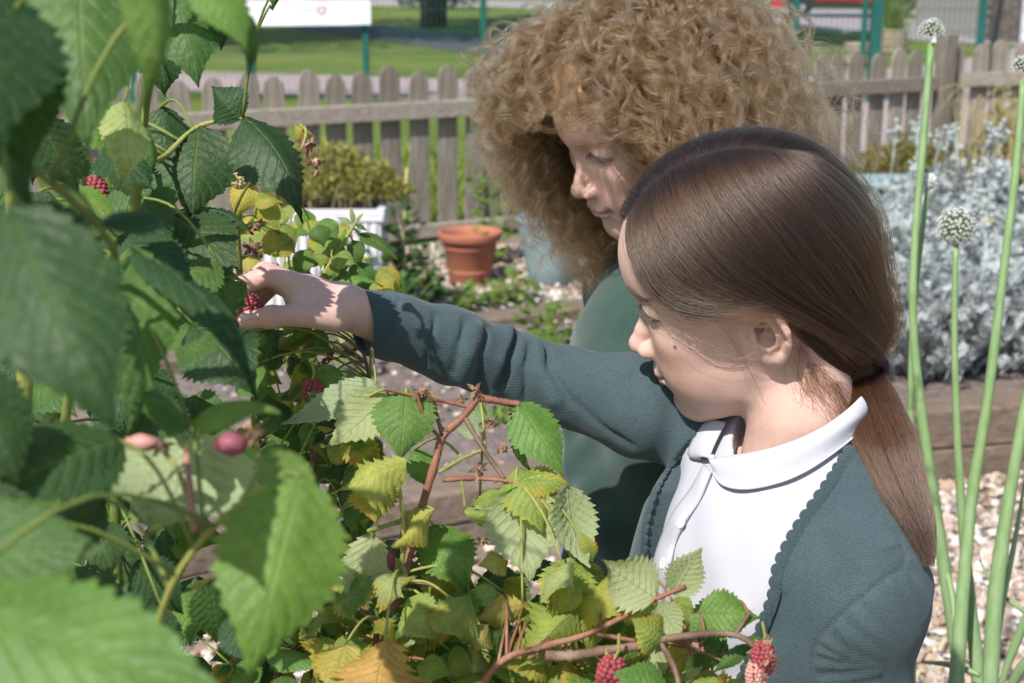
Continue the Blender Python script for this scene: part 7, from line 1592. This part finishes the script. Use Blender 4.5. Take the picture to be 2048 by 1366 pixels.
for (px, Y, h, lb) in ((1125, 4.35, .22, 'small broad leaved seedling in the soil against the green jumper'), (1075, 4.5, .14, 'tiny seedling in the soil left of the broad leaved one'), (990, 3.6, .10, 'small weed in the soil below the elbow'), (680, 4.1, .20, 'weedy plant at the left end of the soil bed')): leafy('seedling', lb, gx(px, Y), Y, h, 26, .07, .055, G2, .10, 'seedlings in the soil bed', 4)
leafy('pot_plant', 'small yellow green plant in the blue pot', POT2[0], POT2[1], .20, 34, .10, .045, G2, .24, None, 5); leafy('pot_plant', 'few yellowed leaves growing in the terracotta pot', POT1[0] + .02, POT1[1], .06, 12, .05, .035, [(.30, .25, .05)], .17, None, 3)
xl = gx(985, 6.15); leafy('leafy_plant', 'tall pale green shoot against the fence behind the curls', xl, 6.15, .80, 110, .16, .05, G2, 0, 'leafy plants by the trough', 7)
leafy('leafy_plant', 'pale green bush at the fence behind the blue pot', gx(1085, 6.2), 6.2, .42, 80, .22, .05, G2, 0, 'leafy plants by the trough', 7)
bc = thing('bamboo_cane', 'thin bamboo cane standing upright in the leafy plant', 'cane', (gx(812, 5.15), 5.15, 0)); mb = MB(); b = np.array(bc.location); mb.tube([b, atY(806, 480, 5.15), atY(814, 335, 5.15)], .0048, 8); mb.build('stick', noisy('bamboo', (.42, .32, .15), (.52, .42, .22), 30, .6), bc, True)

# ------------------------------------------------------------------ trees beyond the lawn and a hedge clump
bark_m = noisy('bark', (.07, .055, .045), (.13, .105, .09), 6, .95, .8, 20, .03); crown_m = cloud_mat('tree_leaves', (.03, .06, .018), (.05, .09, .025), (.075, .12, .03))
def tree(label, x, y, h, r, seed, zc=None):
    t = thing('tree', label, 'tree', (x, y, 0), 'trees shading the lawn'); rg = random.Random(seed); mb = MB(); mb.tube([(x, y, -.1), (x + .05, y, 1.2), (x, y + .1, h * .45), (x + .1, y, h * .7)], [.28, .22, .18, .08], 12); mb.build('trunk', bark_m, t, True); bl = []; mb = MB()
    for i in range(15):
        a = rg.random() * 6.28; d = rg.uniform(.2, .95) * r; z = h * rg.uniform(.48, .98); c = (x + d * math.cos(a) * (1.15 - z / h * .55), y + d * math.sin(a) * (1.15 - z / h * .55), z); s = r * rg.uniform(.26, .42); bl.append((*c, s, s, s * .7)); mb.tube([(x, y, h * rg.uniform(.3, .5)), ((x + c[0]) / 2, (y + c[1]) / 2, z * .8), c], [.08, .03], 6, False)
    mb.build('limbs', bark_m, t, True); leafcloud('crown', crown_m, t, bl, 7000, .30, .6, .1)
tree('large tree standing on the lawn behind the raspberry leaves', -5.4, 21.8, 9.0, 4.6, 1); tree('tree on the lawn hidden behind the curly hair', 1.5, 21.6, 8.0, 3.0, 2); tree('tree at the side of the lawn beyond the banner', -1.6, 29.5, 8.0, 3.4, 5)
p = onground(872, 18); t = thing('hedge_bush', 'dark bushy shrub at the far edge of the lawn', 'shrub', (p[0], p[1], 0)); mb = MB()
for i in range(7): mb.tube([(p[0] + random.uniform(-.5, .5), p[1], 0), (p[0] + random.uniform(-.9, .9), p[1], 1.0)], [.06, .03], 6)
mb.build('stems', bark_m, t, True); leafcloud('foliage', cloud_mat('dark_shrub', (.015, .028, .012), (.022, .04, .016), (.035, .055, .02)), t, [(p[0] + dx, p[1] + dy, .62, .5, .45, .55) for dx, dy in ((-.7, 0), (-.2, .2), (.3, -.1), (.8, .1))], 2600, .12, .6, .3)
